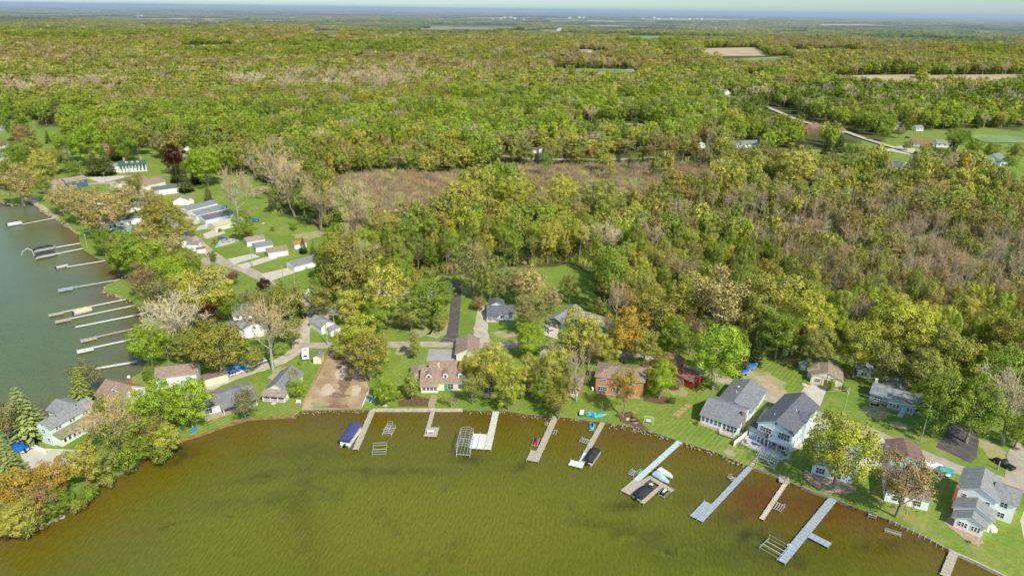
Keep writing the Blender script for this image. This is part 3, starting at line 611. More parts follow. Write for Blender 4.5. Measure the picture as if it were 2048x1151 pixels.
def put_tree(kind, col, loc, D, Ht, label, group=None, rz=None, vi=None):
    P = protos(kind); tm, cm = P[random.randrange(len(P)) if vi is None else vi % len(P)]; nd, nh, _ = NOM.get(kind, (11,14,.56))
    name = NAMEOF.get(kind, 'leafy_tree')
    r = thing(name, label, 'shrub' if name == 'shrub' else 'tree', loc, random.uniform(0,6.28) if rz is None else rz, group)
    s = (D/nd, D/nd, Ht/nh); r.scale = s
    t = link('trunk' if name != 'shrub' else 'stem', tm, r); c = link('crown' if name != 'shrub' else 'foliage', cm, r)
    tint = jitter(COLR[col], .06) if isinstance(col, str) else col
    c['tint'] = [float(v) for v in tint]; return r
def tree_px(kind, col, cx, cy, w, hr=1.25, label='', group=None, vi=None):
    cf = NOM.get(kind, (11,14,.56))[2]; D = 10.
    for _ in range(8):
        Ht = D*hr; p = G(cx, cy, LZ+cf*Ht); dep = Vector((p.x,p.y,p.z-CH)).dot(FW); D = w*dep/F
    PLACED.append((p.x, p.y, D/2)); return put_tree(kind, col, (p.x,p.y,LZ-.05), D, Ht, label, group, vi=vi)
HAND = [  # kind, colour, centre x, centre y, crown width px, height/width, label
('spruce','sprucep',47,835,84,1.5,'large pale grey-green spruce beside the pale green two storey house'),
('sparse','mist',8,838,70,1.6,'misty budding tree at the edge of the picture near the two storey house'),
('spruce','sprucep',16,935,84,1.4,'grey-green spruce beside the concrete terrace'),
('spruce','olive',160,778,52,1.7,'rounded yellow-green conifer right above the pale green two storey house'),
('sparse','mist',172,752,62,1.1,'misty grey-green tree behind the rounded conifer by the water'),
('round','amber',95,960,90,.95,'amber leaved maple at the shore beside the terrace'),
('round','gold',165,925,86,.95,'golden yellow shrubby maple in front of the terrace'),
('round','amber',30,985,95,1.0,'orange leaved tree at the lower left shore'),
('sparse','rust',75,1000,80,1.0,'rusty budding tree overhanging the lower left shore'),
('round','gold',35,1035,85,.9,'gold and orange tree lowest on the left shore'),
('round','green',112,1005,62,.9,'low green tree between the orange shore trees'),
('bush','green',140,1000,50,.8,'low green shrub leaning over the water'),
('bush','olive',60,1050,60,.8,'olive shrub at the waterline under the gold tree'),
('round','olive',205,920,68,1.0,'olive leaved tree on the left bank'),
('bush','green',250,920,60,.9,'fresh green bush on the bank below the tall thin tree'),
('round','green',272,895,60,1.0,'round green tree on the bank by the sparse grey tree'),
('fan','tan',215,845,100,1.1,'tall sparse budding tree in front of the pale green house'),
('sparse','olive',245,870,96,1.0,'thin olive tree beside the tall sparse one'),
('sparse','rust',290,865,70,1.0,'rust brown budding tree near the blue covered boats'),
('round','bright',318,815,112,1.0,'big bright green maple beside the brown roofed white house'),
('round','bright',375,800,100,1.05,'bright green tree hiding the left end of the long low cottage'),
('round','lime',330,875,66,.9,'lime green tree right at the shore by the blue tarps'),
('round','lime',255,820,80,1.0,'pale lime tree by the brown roofed white house'),
('bush','green',320,910,44,.8,'small green bush at the water near the blue tarps'),
('round','olive',205,815,50,1.0,'olive tree below the chimney house'),
('fan','white',345,640,104,1.25,'huge white-barked sycamore with bare limbs over the west docks'),
('round','bright',290,690,84,1.0,'bright green tree below the west docks'),
('round','olive',330,690,60,1.0,'olive tree at the foot of the big sycamore'),
('round','oliveb',432,690,120,1.05,'broad olive-brown tree above the brown roofed barn'),
('sparse','maroon',412,630,56,1.3,'dark maroon tree behind the olive-brown one'),
('bare','tan',535,660,110,1.35,'tall bare tree standing beside the gravel lane and white car'),
('sparse','olive',575,600,84,1.0,'olive budding tree at the bend of the gravel lane'),
('round','gold',408,585,116,.95,'broad golden oak hiding the grey roofed complex'),
('round','gold',365,575,80,.95,'yellow oak left of the broad golden oak'),
('round','bright',345,550,84,1.0,'bright green tree left of the golden oaks'),
('round','green',385,535,46,1.0,'small green tree beside the brown roofed cottage with arched window'),
('sparse','mist',320,590,84,1.0,'pale misty tree by the grassy point'),
('sparse','redbud',463,553,34,1.1,'pinkish purple redbud on the lawn'),
('round','maroon',527,566,34,.95,'round dark red tree at the end of the asphalt lane'),
('round','green',555,590,50,1.1,'mid green tree behind the dark red tree'),
('spruce','pine',592,610,40,1.6,'narrow dark conifer by the gravel bend'),
('sparse','oliveb',535,620,80,1.1,'brownish budding tree above the white gabled wing'),
('round','bright',591,772,44,1.1,'small bright green maple in front of the gabled cottage'),
('sparse','orange',583,748,30,1.4,'small orange tinted tree against the cottage roof'),
('sparse','mist',488,808,62,1.0,'thin nearly leafless tree in front of the long low cottage'),
('round','oliveb',737,705,94,1.15,'large olive-brown maple at the corner of the earth lot'),
('round','lime',715,665,84,1.0,'yellow-green tree behind the large olive-brown maple'),
('round','bright',770,778,54,1.15,'small bright green maple by the dock with the navy covered boat'),
('column','olive',828,686,34,2.0,'narrow olive columnar tree beside the pale road'),
('column','olive',822,768,40,1.7,'columnar tree at the left corner of the big brown roofed house'),
('round','gold',948,732,62,1.1,'yellow-green tree against the right end of the brown roofed house'),
('round','gold',985,730,78,1.3,'tall yellow-green maple hiding the middle cottage'),
('round','lime',1018,768,70,1.4,'tall lime maple right of the white dock'),
('round','gold',1110,728,80,1.2,'olive yellow tree between the white shed and brick house'),
('round','olive',1085,760,56,1.2,'olive tree in front of the hidden cottage by the shore'),
('bare','tan',1156,745,62,1.7,'slender bare tan tree just left of the brick house'),
('sparse','oliveb',1118,805,70,.9,'low straggly tree where the plank dock meets the shore'),
('sparse','olive',945,772,62,1.1,'thin leaning tree on the shore lawn of the brown roofed house'),
('bare','greyb',903,800,30,1.1,'little bare tree on the shore lawn by the brick path'),
('round','bright',1062,678,68,1.1,'bright green tree beside the grey roofed ranch drive'),
('sparse','amber',1250,778,70,1.5,'orange-brown budding tree in front of the brick house'),
('round','bright',1322,758,64,1.15,'bright green dome shaped tree in front of the red barn wing'),
('round','oliveb',1328,735,56,1.2,'brown-green tree touching the red barn roof'),
('bush','white',1355,768,28,1.0,'small white blossoming shrub by the red barn'),
('bush','deep',1342,800,16,.8,'small dark round shrub on the striped lawn'),
('round','bright',1437,705,118,1.2,'large bright green maple by the bend of the road'),
('spruce','spruce',1474,733,26,1.9,'left one of two young spruces beside the tarp covered boats'),
('spruce','spruce',1490,722,24,2.1,'right one of two young spruces beside the tarp covered boats'),
('spruce','pine',1510,700,40,1.9,'dark tall conifer behind the young spruces'),
('sparse','pale',1438,598,128,1.15,'huge pale budding tree rising above the woods edge'),
('sparse','oliveb',1310,635,100,1.3,'tall bare-limbed olive tree behind the red barn'),
('round','amber',1250,665,90,1.2,'orange tinged tree behind the brick house'),
('round','gold',1162,668,92,1.2,'gold-green tree in front of the ranch house with open garage'),
('round','lime',1686,895,140,1.25,'large yellow-green maple hiding the cottage with round patio'),
('sparse','rust',1812,965,118,1.2,'reddish brown budding tree in front of the brown roofed cottage'),
('round','green',1885,800,112,1.25,'green tree over the dark asphalt driveway'),
('round','green',1955,815,110,1.25,'green tree at the far end of the dark asphalt driveway'),
('fan','white',2035,800,110,1.5,'white-barked sycamore at the right edge by the dark car'),
('round','lime',1800,648,130,1.1,'broad lime tree at the woods edge behind the small cottages'),
('round','olive',1900,715,120,1.1,'olive tree overhanging the grey blue ranch'),
('round','green',2005,745,120,1.1,'green tree at the woods edge far to the right'),
('column','green',1662,768,20,1.6,'little green tree in front of the cream cottage'),
('bush','green',1690,775,16,1.0,'small green shrub beside the cream cottage deck'),
('bush','olive',1690,738,26,1.0,'green shrub behind the cream cottage'),
('oak','gold',770,580,104,1.2,'tall golden oak with clumpy crown beside the black driveway lawn'),
('round','green',855,600,94,1.0,'broad green tree left of the black driveway'),
('round','olive',820,625,70,1.0,'olive tree shading the hidden cottage by the driveway'),
('round','oliveb',688,535,116,1.2,'big olive tree right of the white garages'),
('round','green',650,570,60,1.3,'green tree right behind the big olive tree'),
('oak','mist',944,530,84,1.4,'tall grey-green tree at the top of the black driveway'),
('oak','olive',980,555,64,1.4,'olive tree beside the tall grey-green one'),
('oak','pale',1058,568,86,1.0,'pale yellow blossoming tree on the back lawn'),
('round','mist',1062,625,70,1.2,'grey-green tree right of the small grey cottage'),
('round','rust',958,603,36,.95,'round reddish brown tree left of the small grey cottage'),
('round','gold',700,610,70,1.1,'gold tree behind the green roofed garage'),
('round','green',790,545,80,1.0,'green tree behind the golden oak'),
('round','green',750,630,70,1.0,'green tree above the yellow-green one by the earth lot'),
('round','green',485,452,46,1.1,'round green tree between the garages'),
('bare','grey',468,385,76,1.5,'tall bare grey tree standing on the meadow'),
('spruce','spruce',416,392,24,1.7,'lone spruce on the meadow near the garages'),
('spruce','spruce',369,362,34,1.6,'spruce beside the long brown roofed building'),
('spruce','pine',352,345,30,1.6,'dark spruce behind the long brown roofed building'),
('spruce','pine',390,350,30,1.4,'squat spruce at the end of the meadow'),
('oak','oliveb',325,438,92,1.1,'wide olive-brown tree left of the three grey garages'),
('round','gold',375,450,40,1.1,'small golden tree beside the lane'),
('oak','pale',200,425,100,.95,'pale tan budding tree on the point'),
('oak','pale',155,405,80,.95,'buff coloured tree at the sandy beach'),
('oak','pale',240,405,80,1.0,'pale budding tree before the white cottage roofs'),
('oak','pale',120,395,64,.95,'yellowish tree beside the blue house'),
('round','green',205,482,50,1.1,'green tree on the west shore lawn'),
('round','green',262,505,90,1.05,'broad green tree by the shallow west dock'),
('round','olive',240,490,64,1.0,'olive green tree by the teal awning'),
('round','bright',300,520,80,1.0,'bright tree above the grassy point'),
('sparse','pale',330,500,80,1.0,'pale budding tree by the white sheds'),
('sparse','tan',285,560,70,1.0,'tan budding tree on the grassy point'),
('round','olive',370,520,60,.95,'olive crown left of the brown roofed cottage'),
('round','maroon',347,315,46,1.25,'larger dark maroon beech beside the white mansion'),
('round','maroon',436,274,30,1.5,'smaller dark maroon beech at the woods edge'),
('round','bright',408,326,84,.95,'bright green tree right of the larger maroon beech'),
('round','mist',318,285,44,1.3,'misty grey-green tree left of the maroon beech'),
('round','bright',172,285,80,1.05,'bright green tree behind the red roofed house'),
('spruce','spruce',187,328,36,1.5,'left spruce of the pair beside the white mansion'),
('spruce','spruce',210,325,36,1.7,'taller right spruce of the pair beside the white mansion'),
('spruce','spruce',228,300,30,1.6,'spruce behind the white mansion'),
('round','green',86,368,36,1.0,'compact green tree left of the blue house'),
('round','green',30,308,56,1.0,'dense green tree on the left edge lawn'),
('oak','pale',35,365,80,1.0,'pale tree on the shore near the left edge'),
('oak','gold',80,335,76,.95,'tan gold tree above the blue house'),
('round','olive',100,318,60,.9,'olive tree near the left lawns'),
('spruce','pine',95,275,14,2.0,'small dark spruce on the left lawn'),
('round','rust',45,270,50,1.0,'dark brownish tree at the far left lawn'),
('round','green',25,245,60,1.1,'green tree at the far left above the lawn'),
('sparse','oliveb',270,375,50,1.3,'thin budding tree beside the parked cars'),
('bare','grey',548,335,90,1.3,'bare grey tree at the head of the meadow'),
('thicket','greyl',580,372,80,1.3,'pale leafless tree cluster along the meadow'),
('thicket','grey',635,405,80,1.2,'grey leafless clump at the meadow corner'),
('thicket','greyl',705,420,90,1.3,'tall pale leafless clump by the wetland'),
('thicket','greyl',720,440,70,1.4,'leafless clump nearest the meadow tip'),
('round','green',605,400,54,1.0,'green tree among the bare clumps'),
('bush','olive',655,440,40,.8,'olive thicket bush at the meadow edge'),
('bush','green',690,465,40,.8,'green bush at the tip of the meadow'),
('round','bright',735,490,60,1.2,'bright green tree at the bottom of the meadow'),
('bush','green',587,451,22,.8,'lone round bush on the meadow'),
('bush','green',545,457,12,.8,'small bush near the garages'),
('spruce','pine',606,492,18,2.0,'left small spruce by the red roofed shed'),
('spruce','spruce',626,507,22,1.7,'right small spruce by the white garage'),
('round','green',425,510,22,1.1,'small green tree beside the asphalt lane'),
('thicket','greyl',1305,475,60,1.4,'pale leafless tree poking out of the green woods'),
('bare','greyl',1210,480,76,1.3,'pale leafless tree top behind the ranch'),
('tall','green',1220,560,84,1.6,'tall green tree with twin trunks behind the ranch'),
('bare','grey',1235,600,56,1.7,'slim bare grey tree beside the teal wing'),
('column','olive',1195,610,36,1.2,'small olive tree behind the teal wing'),
('round','lime',1615,640,110,1.05,'bright leaning tree behind the cream cottage'),
('sparse','gold',1555,600,110,1.1,'gold tree with pale branches behind the covered boats'),
('round','green',1560,665,90,1.1,'fresh green tree at the lawn edge behind the covered boats'),
('oak','gold',930,395,96,.9,'round golden oak at the wetland edge'),
('oak','lime',1030,385,80,1.0,'lime oak crown at the wetland edge'),
('oak','gold',1120,385,84,.95,'yellow oak crown at the wetland edge'),
('oak','olive',1200,395,84,1.0,'olive oak crown at the wetland edge'),
('oak','gold',1590,335,100,.9,'pale gold oak crown rising over the right woods'),
('sparse','white',1800,262,26,1.0,'white blossoming tree at the crossroads'),
('round','rust',1882,303,20,1.0,'dark brownish tree at the crossroads corner'),
('column','deep',1860,294,14,1.4,'dark clipped evergreen at the crossroads hedge'),
('round','green',1920,275,50,1.0,'green tree behind the long low building at the crossroads'),
('spruce','pine',1905,292,22,1.6,'dark conifer by the long low building at the crossroads'),
('round','lime',1850,296,24,1.2,'pale green tree at the road junction'),
('round','olive',638,600,60,1.1,'olive tree behind the white caravan'),('round','lime',690,690,56,1.0,'small lime tree between the earth lot and the pale road'),('oak','gold',725,560,70,1.1,'golden oak left of the tall clumpy one'),
('round','green',885,585,50,1.1,'green tree on the left side of the black driveway mouth'),('round','olive',880,640,44,1.0,'small olive tree on the left side of the black driveway'),('round','green',1082,780,48,1.1,'green tree by the dark brown cottage'),
('sparse','rust',1178,700,60,1.2,'brown budding tree at the pale road behind the slender bare one'),('round','gold',1212,695,66,1.1,'gold tree behind the left end of the brick house'),('round','olive',1290,690,66,1.2,'olive tree over the pale road behind the red barn'),
('round','green',1352,672,74,1.2,'green tree between the red barn and the large maple'),('sparse','tan',1385,665,64,1.3,'tan budding tree left of the huge pale one'),('round','olive',1520,640,84,1.2,'olive tree right of the huge pale one'),
('round','green',455,610,56,1.1,'green tree beside the grey roofed complex'),('sparse','mist',500,600,60,1.1,'misty budding tree behind the white gabled wing'),('round','olive',500,712,56,1.0,'olive tree beside the white hatchback'),('sparse','olive',580,655,66,1.1,'olive budding tree inside the bend of the gravel lane'),
('round','green',300,745,38,1.0,'small green tree left of the brown roofed barn'),('round','olive',378,690,66,1.1,'olive tree between the sycamore and the olive-brown tree'),('oak','pale',290,468,66,1.0,'pale oak behind the slate hipped house'),('round','olive',335,475,50,1.0,'olive tree beside the mottled roof cottage'),
('round','green',232,525,44,1.0,'green tree on the grassy west shore'),('round','olive',300,600,60,1.1,'olive tree behind the pale misty one'),('oak','pale',300,400,50,1.0,'pale tree beside the brown roofed hall'),('round','olive',420,545,40,1.0,'olive tree behind the redbud'),
('round','green',1010,770,50,1.2,'green tree in front of the decked cottage'),('round','gold',1060,740,60,1.2,'gold tree behind the dark brown cottage'),('sparse','oliveb',1130,770,50,1.2,'brownish budding tree beside the small brick red cottage'),('round','olive',1640,690,80,1.2,'olive tree behind the cream cottage'),
('round','lime',1720,690,90,1.3,'tall lime tree behind the small pale green shed'),('round','olive',1850,740,90,1.2,'olive tree behind the grey blue ranch'),('round','lime',1945,740,90,1.2,'lime tree left of the white sycamore'),('round','green',2040,860,60,1.1,'green tree over the shaded driveway at the right edge'),
('sparse','olive',1765,720,80,1.3,'thin olive tree between the lime trees at the woods edge'),('round','oliveb',2030,690,110,1.2,'brown-olive tree at the right edge woods'),('round','green',1470,690,60,1.3,'green tree behind the dark tall conifer'),
('round','green',245,290,60,1.0,'green tree behind the mansion chimneys'),('round','olive',270,275,60,1.0,'olive tree behind the white mansion'),('round','green',130,290,60,1.0,'green tree left of the bright one above the mansion lawn'),('round','olive',0,345,60,1.0,'olive tree at the extreme left shore'),('round','green',150,335,40,1.0,'green tree beside the tall pale pole'),('round','olive',60,300,50,1.0,'olive tree on the far left lawn'),
('oak','pale',1104,598,50,1.1,'pale little tree on the back lawn above the ranch'),('oak','mist',1010,568,56,1.2,'grey-green tree behind the small grey cottage'),('oak','olive',1140,575,50,1.2,'olive tree at the top of the back lawn'),
('round','green',1700,298,34,1.0,'green tree beside the slanting road near its upper bend'),('spruce','pine',1680,288,26,1.6,'dark conifer beside the red roofed house'),('spruce','pine',1655,292,26,1.5,'dark conifer below the red roofed house'),('round','olive',1722,300,36,1.0,'olive tree in the corner of the back road junction'),
('round','green',1985,300,40,1.0,'green tree behind the large blue barn'),('round','olive',2035,300,44,1.0,'olive tree at the far right edge pasture'),('round','green',1950,292,34,1.0,'green tree behind the blue cottages'),('round','deep',1810,250,30,1.1,'deep green tree behind the white hooped barn'),('round','green',1770,262,34,1.1,'green tree left of the white hooped barn'),
('round','olive',1720,335,40,1.0,'olive tree left of the dark slate roofed house'),('round','green',1760,352,36,1.0,'green tree in front of the dark slate roofed house'),('round','green',1850,362,34,1.0,'green tree below the cream gabled garage'),('round','olive',1905,360,36,1.0,'olive tree under the slanting road'),('round','green',2010,352,44,1.0,'green tree right of the small blue shed'),('round','mist',1815,290,22,1.0,'misty small tree at the gravel apron'),
('round','green',2020,322,40,.8,'green bushy tree right of the blue barns'),
]
for i, h in enumerate(HAND):
    k_ = 1.16 if h[4] > 44 and h[0] not in ('spruce','bush','column') else 1.0
    tree_px(h[0], h[1], h[2], h[3]-(k_-1)*h[4]*.3, h[4]*k_, h[5], h[6], vi=i)
# ------------------------------------------------------------------ buildings
def rgh(name, c, **k): return mat(name, c, .92, .2, 1.3, detail=6, stripes=None, bump=.25, **k)
RGREY = rgh('shingle_grey', (.22,.23,.235)); RDGREY = rgh('shingle_dark', (.13,.145,.155)); RLGREY = rgh('shingle_light', (.26,.27,.25)); RBROWN = rgh('shingle_brown', (.31,.225,.16)); RTAN = rgh('shingle_tan', (.33,.26,.19)); RRED = rgh('shingle_red', (.27,.13,.10)); RDBR = rgh('shingle_dark_brown', (.22,.14,.105))
RGREEN = rgh('roof_green', (.05,.13,.09)); RSTR = mat('metal_roof', (.30,.31,.29), .6, .35, .6, stretch=(6,.6,1)); RMOT = mat('mottled_roof', (.13,.145,.155), .9, .5, .8, col2=(.33,.35,.36), detail=8); ROLV = rgh('mossy_roof', (.24,.24,.14)); RTEAL = rgh('roof_orange', (.45,.17,.07))
def sid(name, c, per=.24): return mat(name, c, .7, .04, .5, stripes=(2, per, .14))
WHITE = sid('white_siding', (.90,.90,.87)); PGREEN = sid('pale_green_siding', (.76,.88,.80)); BLUE = sid('blue_grey_siding', (.42,.53,.62)); BLUEF = sid('pale_aqua_siding', (.66,.78,.78)); GREYW = sid('grey_siding', (.40,.43,.45)); NAVY = sid('navy_siding', (.09,.13,.24))
CREAM = sid('cream_siding', (.80,.76,.56)); YELL = sid('yellow_siding', (.82,.78,.50)); TANW = sid('tan_siding', (.62,.52,.36)); REDW = sid('red_barn_boards', (.40,.05,.025)); TEALW = sid('teal_siding', (.05,.26,.22)); BRWN = sid('brown_boards', (.20,.12,.07)); LGREEN = sid('green_shed_boards', (.25,.42,.30)); ICE = sid('white_blue_siding', (.76,.85,.90))
BRICK = mat('orange_brick', (.48,.20,.09), .9, .2, 6, col2=(.62,.30,.15), stripes=(2,.16,.2)); STONE = mat('field_stone', (.28,.20,.13), .95, .4, 3.5, col2=(.55,.42,.30), bump=.5)
TRIM = mat('white_trim', (.86,.86,.84), .5, .02); GLASS = mat('window_glass', (.05,.065,.08), .08, .3, .6, spec=.8); DOORM = mat('door_paint', (.55,.54,.50), .5, .05); DECKW = mat('deck_boards', (.46,.37,.27), .85, .2, 1, stripes=(0,.18,.35)); GDECK = mat('grey_boards', (.48,.45,.40), .9, .2, 1.2, stripes=(0,.18,.3)); METAL = mat('galvanised', (.55,.57,.57), .4, .15, 3, metal=.6); GUTT = mat('dark_vent', (.06,.06,.06), .6)
class House:
    def __init__(s, name, A, B, label, cat='house', wall=None, roof=None, z=LZ, trim=None, far=False):
        a = GT(*A) if far else G(*A, z); b = GT(*B) if far else G(*B, z); s.W = math.hypot(b.x-a.x, b.y-a.y); s.rz = math.atan2(b.y-a.y, b.x-a.x)
        s.root = thing(name, label, cat, (a.x, a.y, min(a.z, b.z)), s.rz); s.wall = wall or WHITE; s.roof = roof or RGREY; s.trim = trim or TRIM
    def world(s, x, y): c, n = math.cos(s.rz), math.sin(s.rz); return s.root.location.x+x*c-y*n, s.root.location.y+x*n+y*c
    def block(s, x, y, w, d, h, r='x', p=.42, o=.45, wall=None, roof=None, wins=(), doors=(), z0=0., base=True, chim=None):
        w = s.W if w is None else w; wall = wall or s.wall; roof = roof or s.roof; x1, y1 = x+w, y+d; ht = z0+h
        OBST.append((*s.world(x+w/2, y+d/2), math.hypot(w, d)/2+1))
        lo = -.5 if z0 == 0 else z0
        if r in ('x','lean'):
            ym = (y+y1)/2; top = ht+(d/2)*p
            prof = [(y,lo),(y1,lo),(y1,ht),(ym,top),(y,ht)] if r == 'x' else [(y,lo),(y1,lo),(y1,ht+d*p),(y,ht)]
            wo = MB().prism(prof, x, x1, 'x').build('wall', wall, s.root)
        elif r == 'y':
            xm = (x+x1)/2; wo = MB().prism([(x,lo),(x1,lo),(x1,ht),(xm,ht+(w/2)*p),(x,ht)], y, y1, 'y').build('wall', wall, s.root)
        else: wo = MB().box(x, y, lo, x1, y1, ht).build('wall', wall, s.root)
        def slab(e, t0, t1):
            m = MB()
            if r == 'x':
                ym = (y+y1)/2; zt = ht+(d/2)*p; ze = ht-(o+e)*p
                m.prism([(y-o-e,ze+t0),(ym,zt+t0),(y1+o+e,ze+t0),(y1+o+e,ze+t1),(ym,zt+t1),(y-o-e,ze+t1)], x-o*.7-e, x1+o*.7+e, 'x')
            elif r == 'y':
                xm = (x+x1)/2; zt = ht+(w/2)*p; ze = ht-(o+e)*p
                m.prism([(x-o-e,ze+t0),(xm,zt+t0),(x1+o+e,ze+t0),(x1+o+e,ze+t1),(xm,zt+t1),(x-o-e,ze+t1)], y-o*.7-e, y1+o*.7+e, 'y')
            elif r == 'lean':
                ze = ht-(o+e)*p; zt = ht+(d)*p
                m.prism([(y-o-e,ze+t0),(y1,zt+t0),(y1,zt+t1),(y-o-e,ze+t1)], x-o*.7-e, x1+o*.7+e, 'x')
            elif r == 'hip':
                q = o+e; X0,X1,Y0,Y1 = x-q,x1+q,y-q,y1+q; hw = min(X1-X0, Y1-Y0)/2; zt = ht+hw*p; E = [(X0,Y0),(X1,Y0),(X1,Y1),(X0,Y1)]
                if X1-X0 >= Y1-Y0: R1, R2 = (X0+hw,(Y0+Y1)/2), (X1-hw-.01,(Y0+Y1)/2); fs = [(0,1,5,4),(1,2,5),(2,3,4,5),(3,0,4)]
                else: R1, R2 = ((X0+X1)/2,Y0+hw), ((X0+X1)/2,Y1-hw-.01); fs = [(0,1,4),(1,2,5,4),(2,3,5),(3,0,4,5)]
                m.poly([(a,b,ht+t0) for a,b in E], [(0,3,2,1)]); m.poly([(a,b,ht+t0) for a,b in E]+[(a,b,ht+t1) for a,b in E], [(i,(i+1)%4,(i+1)%4+4,i+4) for i in range(4)])
                m.poly([(a,b,ht+t1) for a,b in E]+[(*R1,zt+t1),(*R2,zt+t1)], fs)
            else: m.box(x-o-e, y-o-e, ht+t0, x1+o+e, y1+o+e, ht+t1)
            return m
        ro = slab(.05, .19, .28).build('roof', roof, s.root)
        if r != 'hip': slab(0, .0, .185).build('fascia', s.trim, s.root)
        else: MB().box(x-o+.02, y-o+.02, ht+.01, x1+o-.02, y1+o-.02, ht+.185).build('fascia', s.trim, s.root)
        def onwall(side, u, z, ww, hh, t):
            """box standing t proud of a wall"""
            if side == 'f': return (x+u, y-t, z, x+u+ww, y+.02, z+hh)
            if side == 'b': return (x+u, y1-.02, z, x+u+ww, y1+t, z+hh)
            if side == 'r': return (x1-.02, y+u, z, x1+t, y+u+ww, z+hh)
            return (x-t, y+u, z, x+.02, y+u+ww, z+hh)
        for q in wins:
            side, u, z, ww, hh = q[:5]; nm = q[5] if len(q) > 5 else 1; z += z0; fr = MB(); b = .09
            for bx in ((u-b, z-b, ww+2*b, b), (u-b, z+hh, ww+2*b, b), (u-b, z, b, hh), (u+ww, z, b, hh)): fr.box(*onwall(side, bx[0], bx[1], bx[2], bx[3], .09))
            for k in range(1, nm): fr.box(*onwall(side, u+ww*k/nm-.04, z, .08, hh, .08))
            fr.box(*onwall(side, u, z+hh*.5-.03, ww, .06, .07))
            f = fr.build('window', s.trim, s.root); MB().box(*onwall(side, u, z, ww, hh, .035)).build('pane', GLASS, f)
        for q in doors:
            side, u, z, ww, hh = q[:5]; mt = q[5] if len(q) > 5 else DOORM; dr = MB().box(*onwall(side, u, z, ww, hh, .06)); d_ = dr.build('door', mt, s.root)
            if ww > 2:
                pn = MB()
                for k in range(1, 4): pn.box(*onwall(side, u, z+hh*k/4-.02, ww, .04, .075))
                pn.build('door_panel', GUTT if False else s.trim, d_)
        if chim:
            cx, cy, cw, zt, mt = chim; c = MB().box(cx-cw/2, cy-cw/2, ht-.5, cx+cw/2, cy+cw/2, zt).box(cx-cw/2-.06, cy-cw/2-.06, zt, cx+cw/2+.06, cy+cw/2+.06, zt+.12).build('chimney', mt, ro)
        return s
    def part(s, name, mb, mt, **k): return mb.build(name, mt, s.root, **k)
    def deck(s, x, y, w, d, z, rail=True, mt=None, sides='flr'):
        OBST.append((*s.world(x+w/2, y+d/2), math.hypot(w, d)/2)); s.part('deck', MB().box(x, y, z-.22, x+w, y+d, z), mt or DECKW)
        m = MB()
        for px_ in np.linspace(x+.1, x+w-.1, max(2, int(w/2)+1)):
            for py_ in (y+.1, y+d-.1): m.box(px_-.07, py_-.07, -.4, px_+.07, py_+.07, z-.22)
        s.part('deck_post', m, DECKW)
        if rail:
            r = MB()
            def run(a, b):
                n = max(1, int((Vector(b)-Vector(a)).length/.35)); r.tube((*a, z+.95), (*b, z+.95), .06, n=4); r.tube((*a, z+.15), (*b, z+.15), .04, n=4)
                for k in range(n+1): t = k/n; q = (a[0]*(1-t)+b[0]*t, a[1]*(1-t)+b[1]*t); r.box(q[0]-.035, q[1]-.035, z, q[0]+.035, q[1]+.035, z+.95)
            if 'f' in sides: run((x,y),(x+w,y))
            if 'l' in sides: run((x,y),(x,y+d))
            if 'r' in sides: run((x+w,y),(x+w,y+d))
            s.part('railing', r, s.trim)
        return s
    def posts(s, pts, z0, z1, t=.1, mt=None):
        for (a, b) in pts: s.part('porch_post', MB().box(a-t, b-t, z0, a+t, b+t, z1), mt or s.trim)
        return s
    def dormer(s, x, y, w, d, z, h, mt=None, roof=None, win=True):
        s.part('dormer', MB().prism([(x,z),(x+w,z),(x+w,z+h),(x+w/2,z+h+w*.35),(x,z+h)], y, y+d, 'y'), mt or s.wall)
        m = MB().prism([(x-.2,z+h-.1),(x+w/2,z+h+w*.35+.04),(x+w+.2,z+h-.1),(x+w+.2,z+h+.06),(x+w/2,z+h+w*.35+.2),(x-.2,z+h+.06)], y-.2, y+d, 'y'); s.part('dormer_roof', m, roof or s.roof)
        if win:
            f = MB().box(x+w*.2, y-.06, z+h*.15, x+w*.8, y+.01, z+h*.95).build('window', s.trim, s.root); MB().box(x+w*.28, y-.08, z+h*.25, x+w*.72, y-.03, z+h*.85).build('pane', GLASS, f)
        return s
def row_w(side, u0, u1, n, z, w, h): return [(side, u0+(u1-u0)*i/(n-1 if n > 1 else 1)-w/2, z, w, h) for i in range(n)]
# -- right hand shore
h = House('house', (1401,843), (1474,868), 'blue grey single storey ranch with grey roof left of the white fence', wall=ICE, roof=RGREY)
h.block(0, -.4, 10.8, 11.6, 2.9, 'x', .40, wins=row_w('f', .8, 5.6, 5, .9, .78, 1.4)+[('l',2,1,1.2,1.2),('f',6.6,.5,.75,1.8),('f',7.7,.3,.85,2.0),('f',8.7,.3,.85,2.0),('f',9.7,.5,.75,1.8),('r',1,1,1,1.3)], chim=(10.9,3.4,.9,5.8,STONE))
h.block(1.6, 8.5, 9.6, 15.5, 3.0, 'y', .40, wall=ICE, wins=[('r',4.5,.9,1.4,1.3,2),('r',8,.9,1.0,1.3),('r',11,.9,1.0,1.3),('l',6,.9,1.2,1.2)], doors=[('r',6.6,0,.95,2.1)])
h.deck(6.6, -3.3, 4.0, 2.3, .55, True); h.part('stone_border', MB().box(-.6,-1.7,-.3,6.4,-.02,.12), MATS['pavers']); h.part('chimney_breast', MB().box(10.82, 2.8, -.3, 11.5, 4.1, 4.6), STONE)
h.part('roof_vent', MB().tube((5.2,14,4.6),(5.2,14,5.5),.12).tube((7.6,12.5,4.6),(7.6,12.5,5.1),.12).box(4.6,17,5.0,5.0,17.4,5.35), TRIM)
h = House('house', (1511,878), (1577,905), 'two storey pale blue lake house with dark grey gabled roof and front balcony', wall=BLUEF, roof=RDGREY)
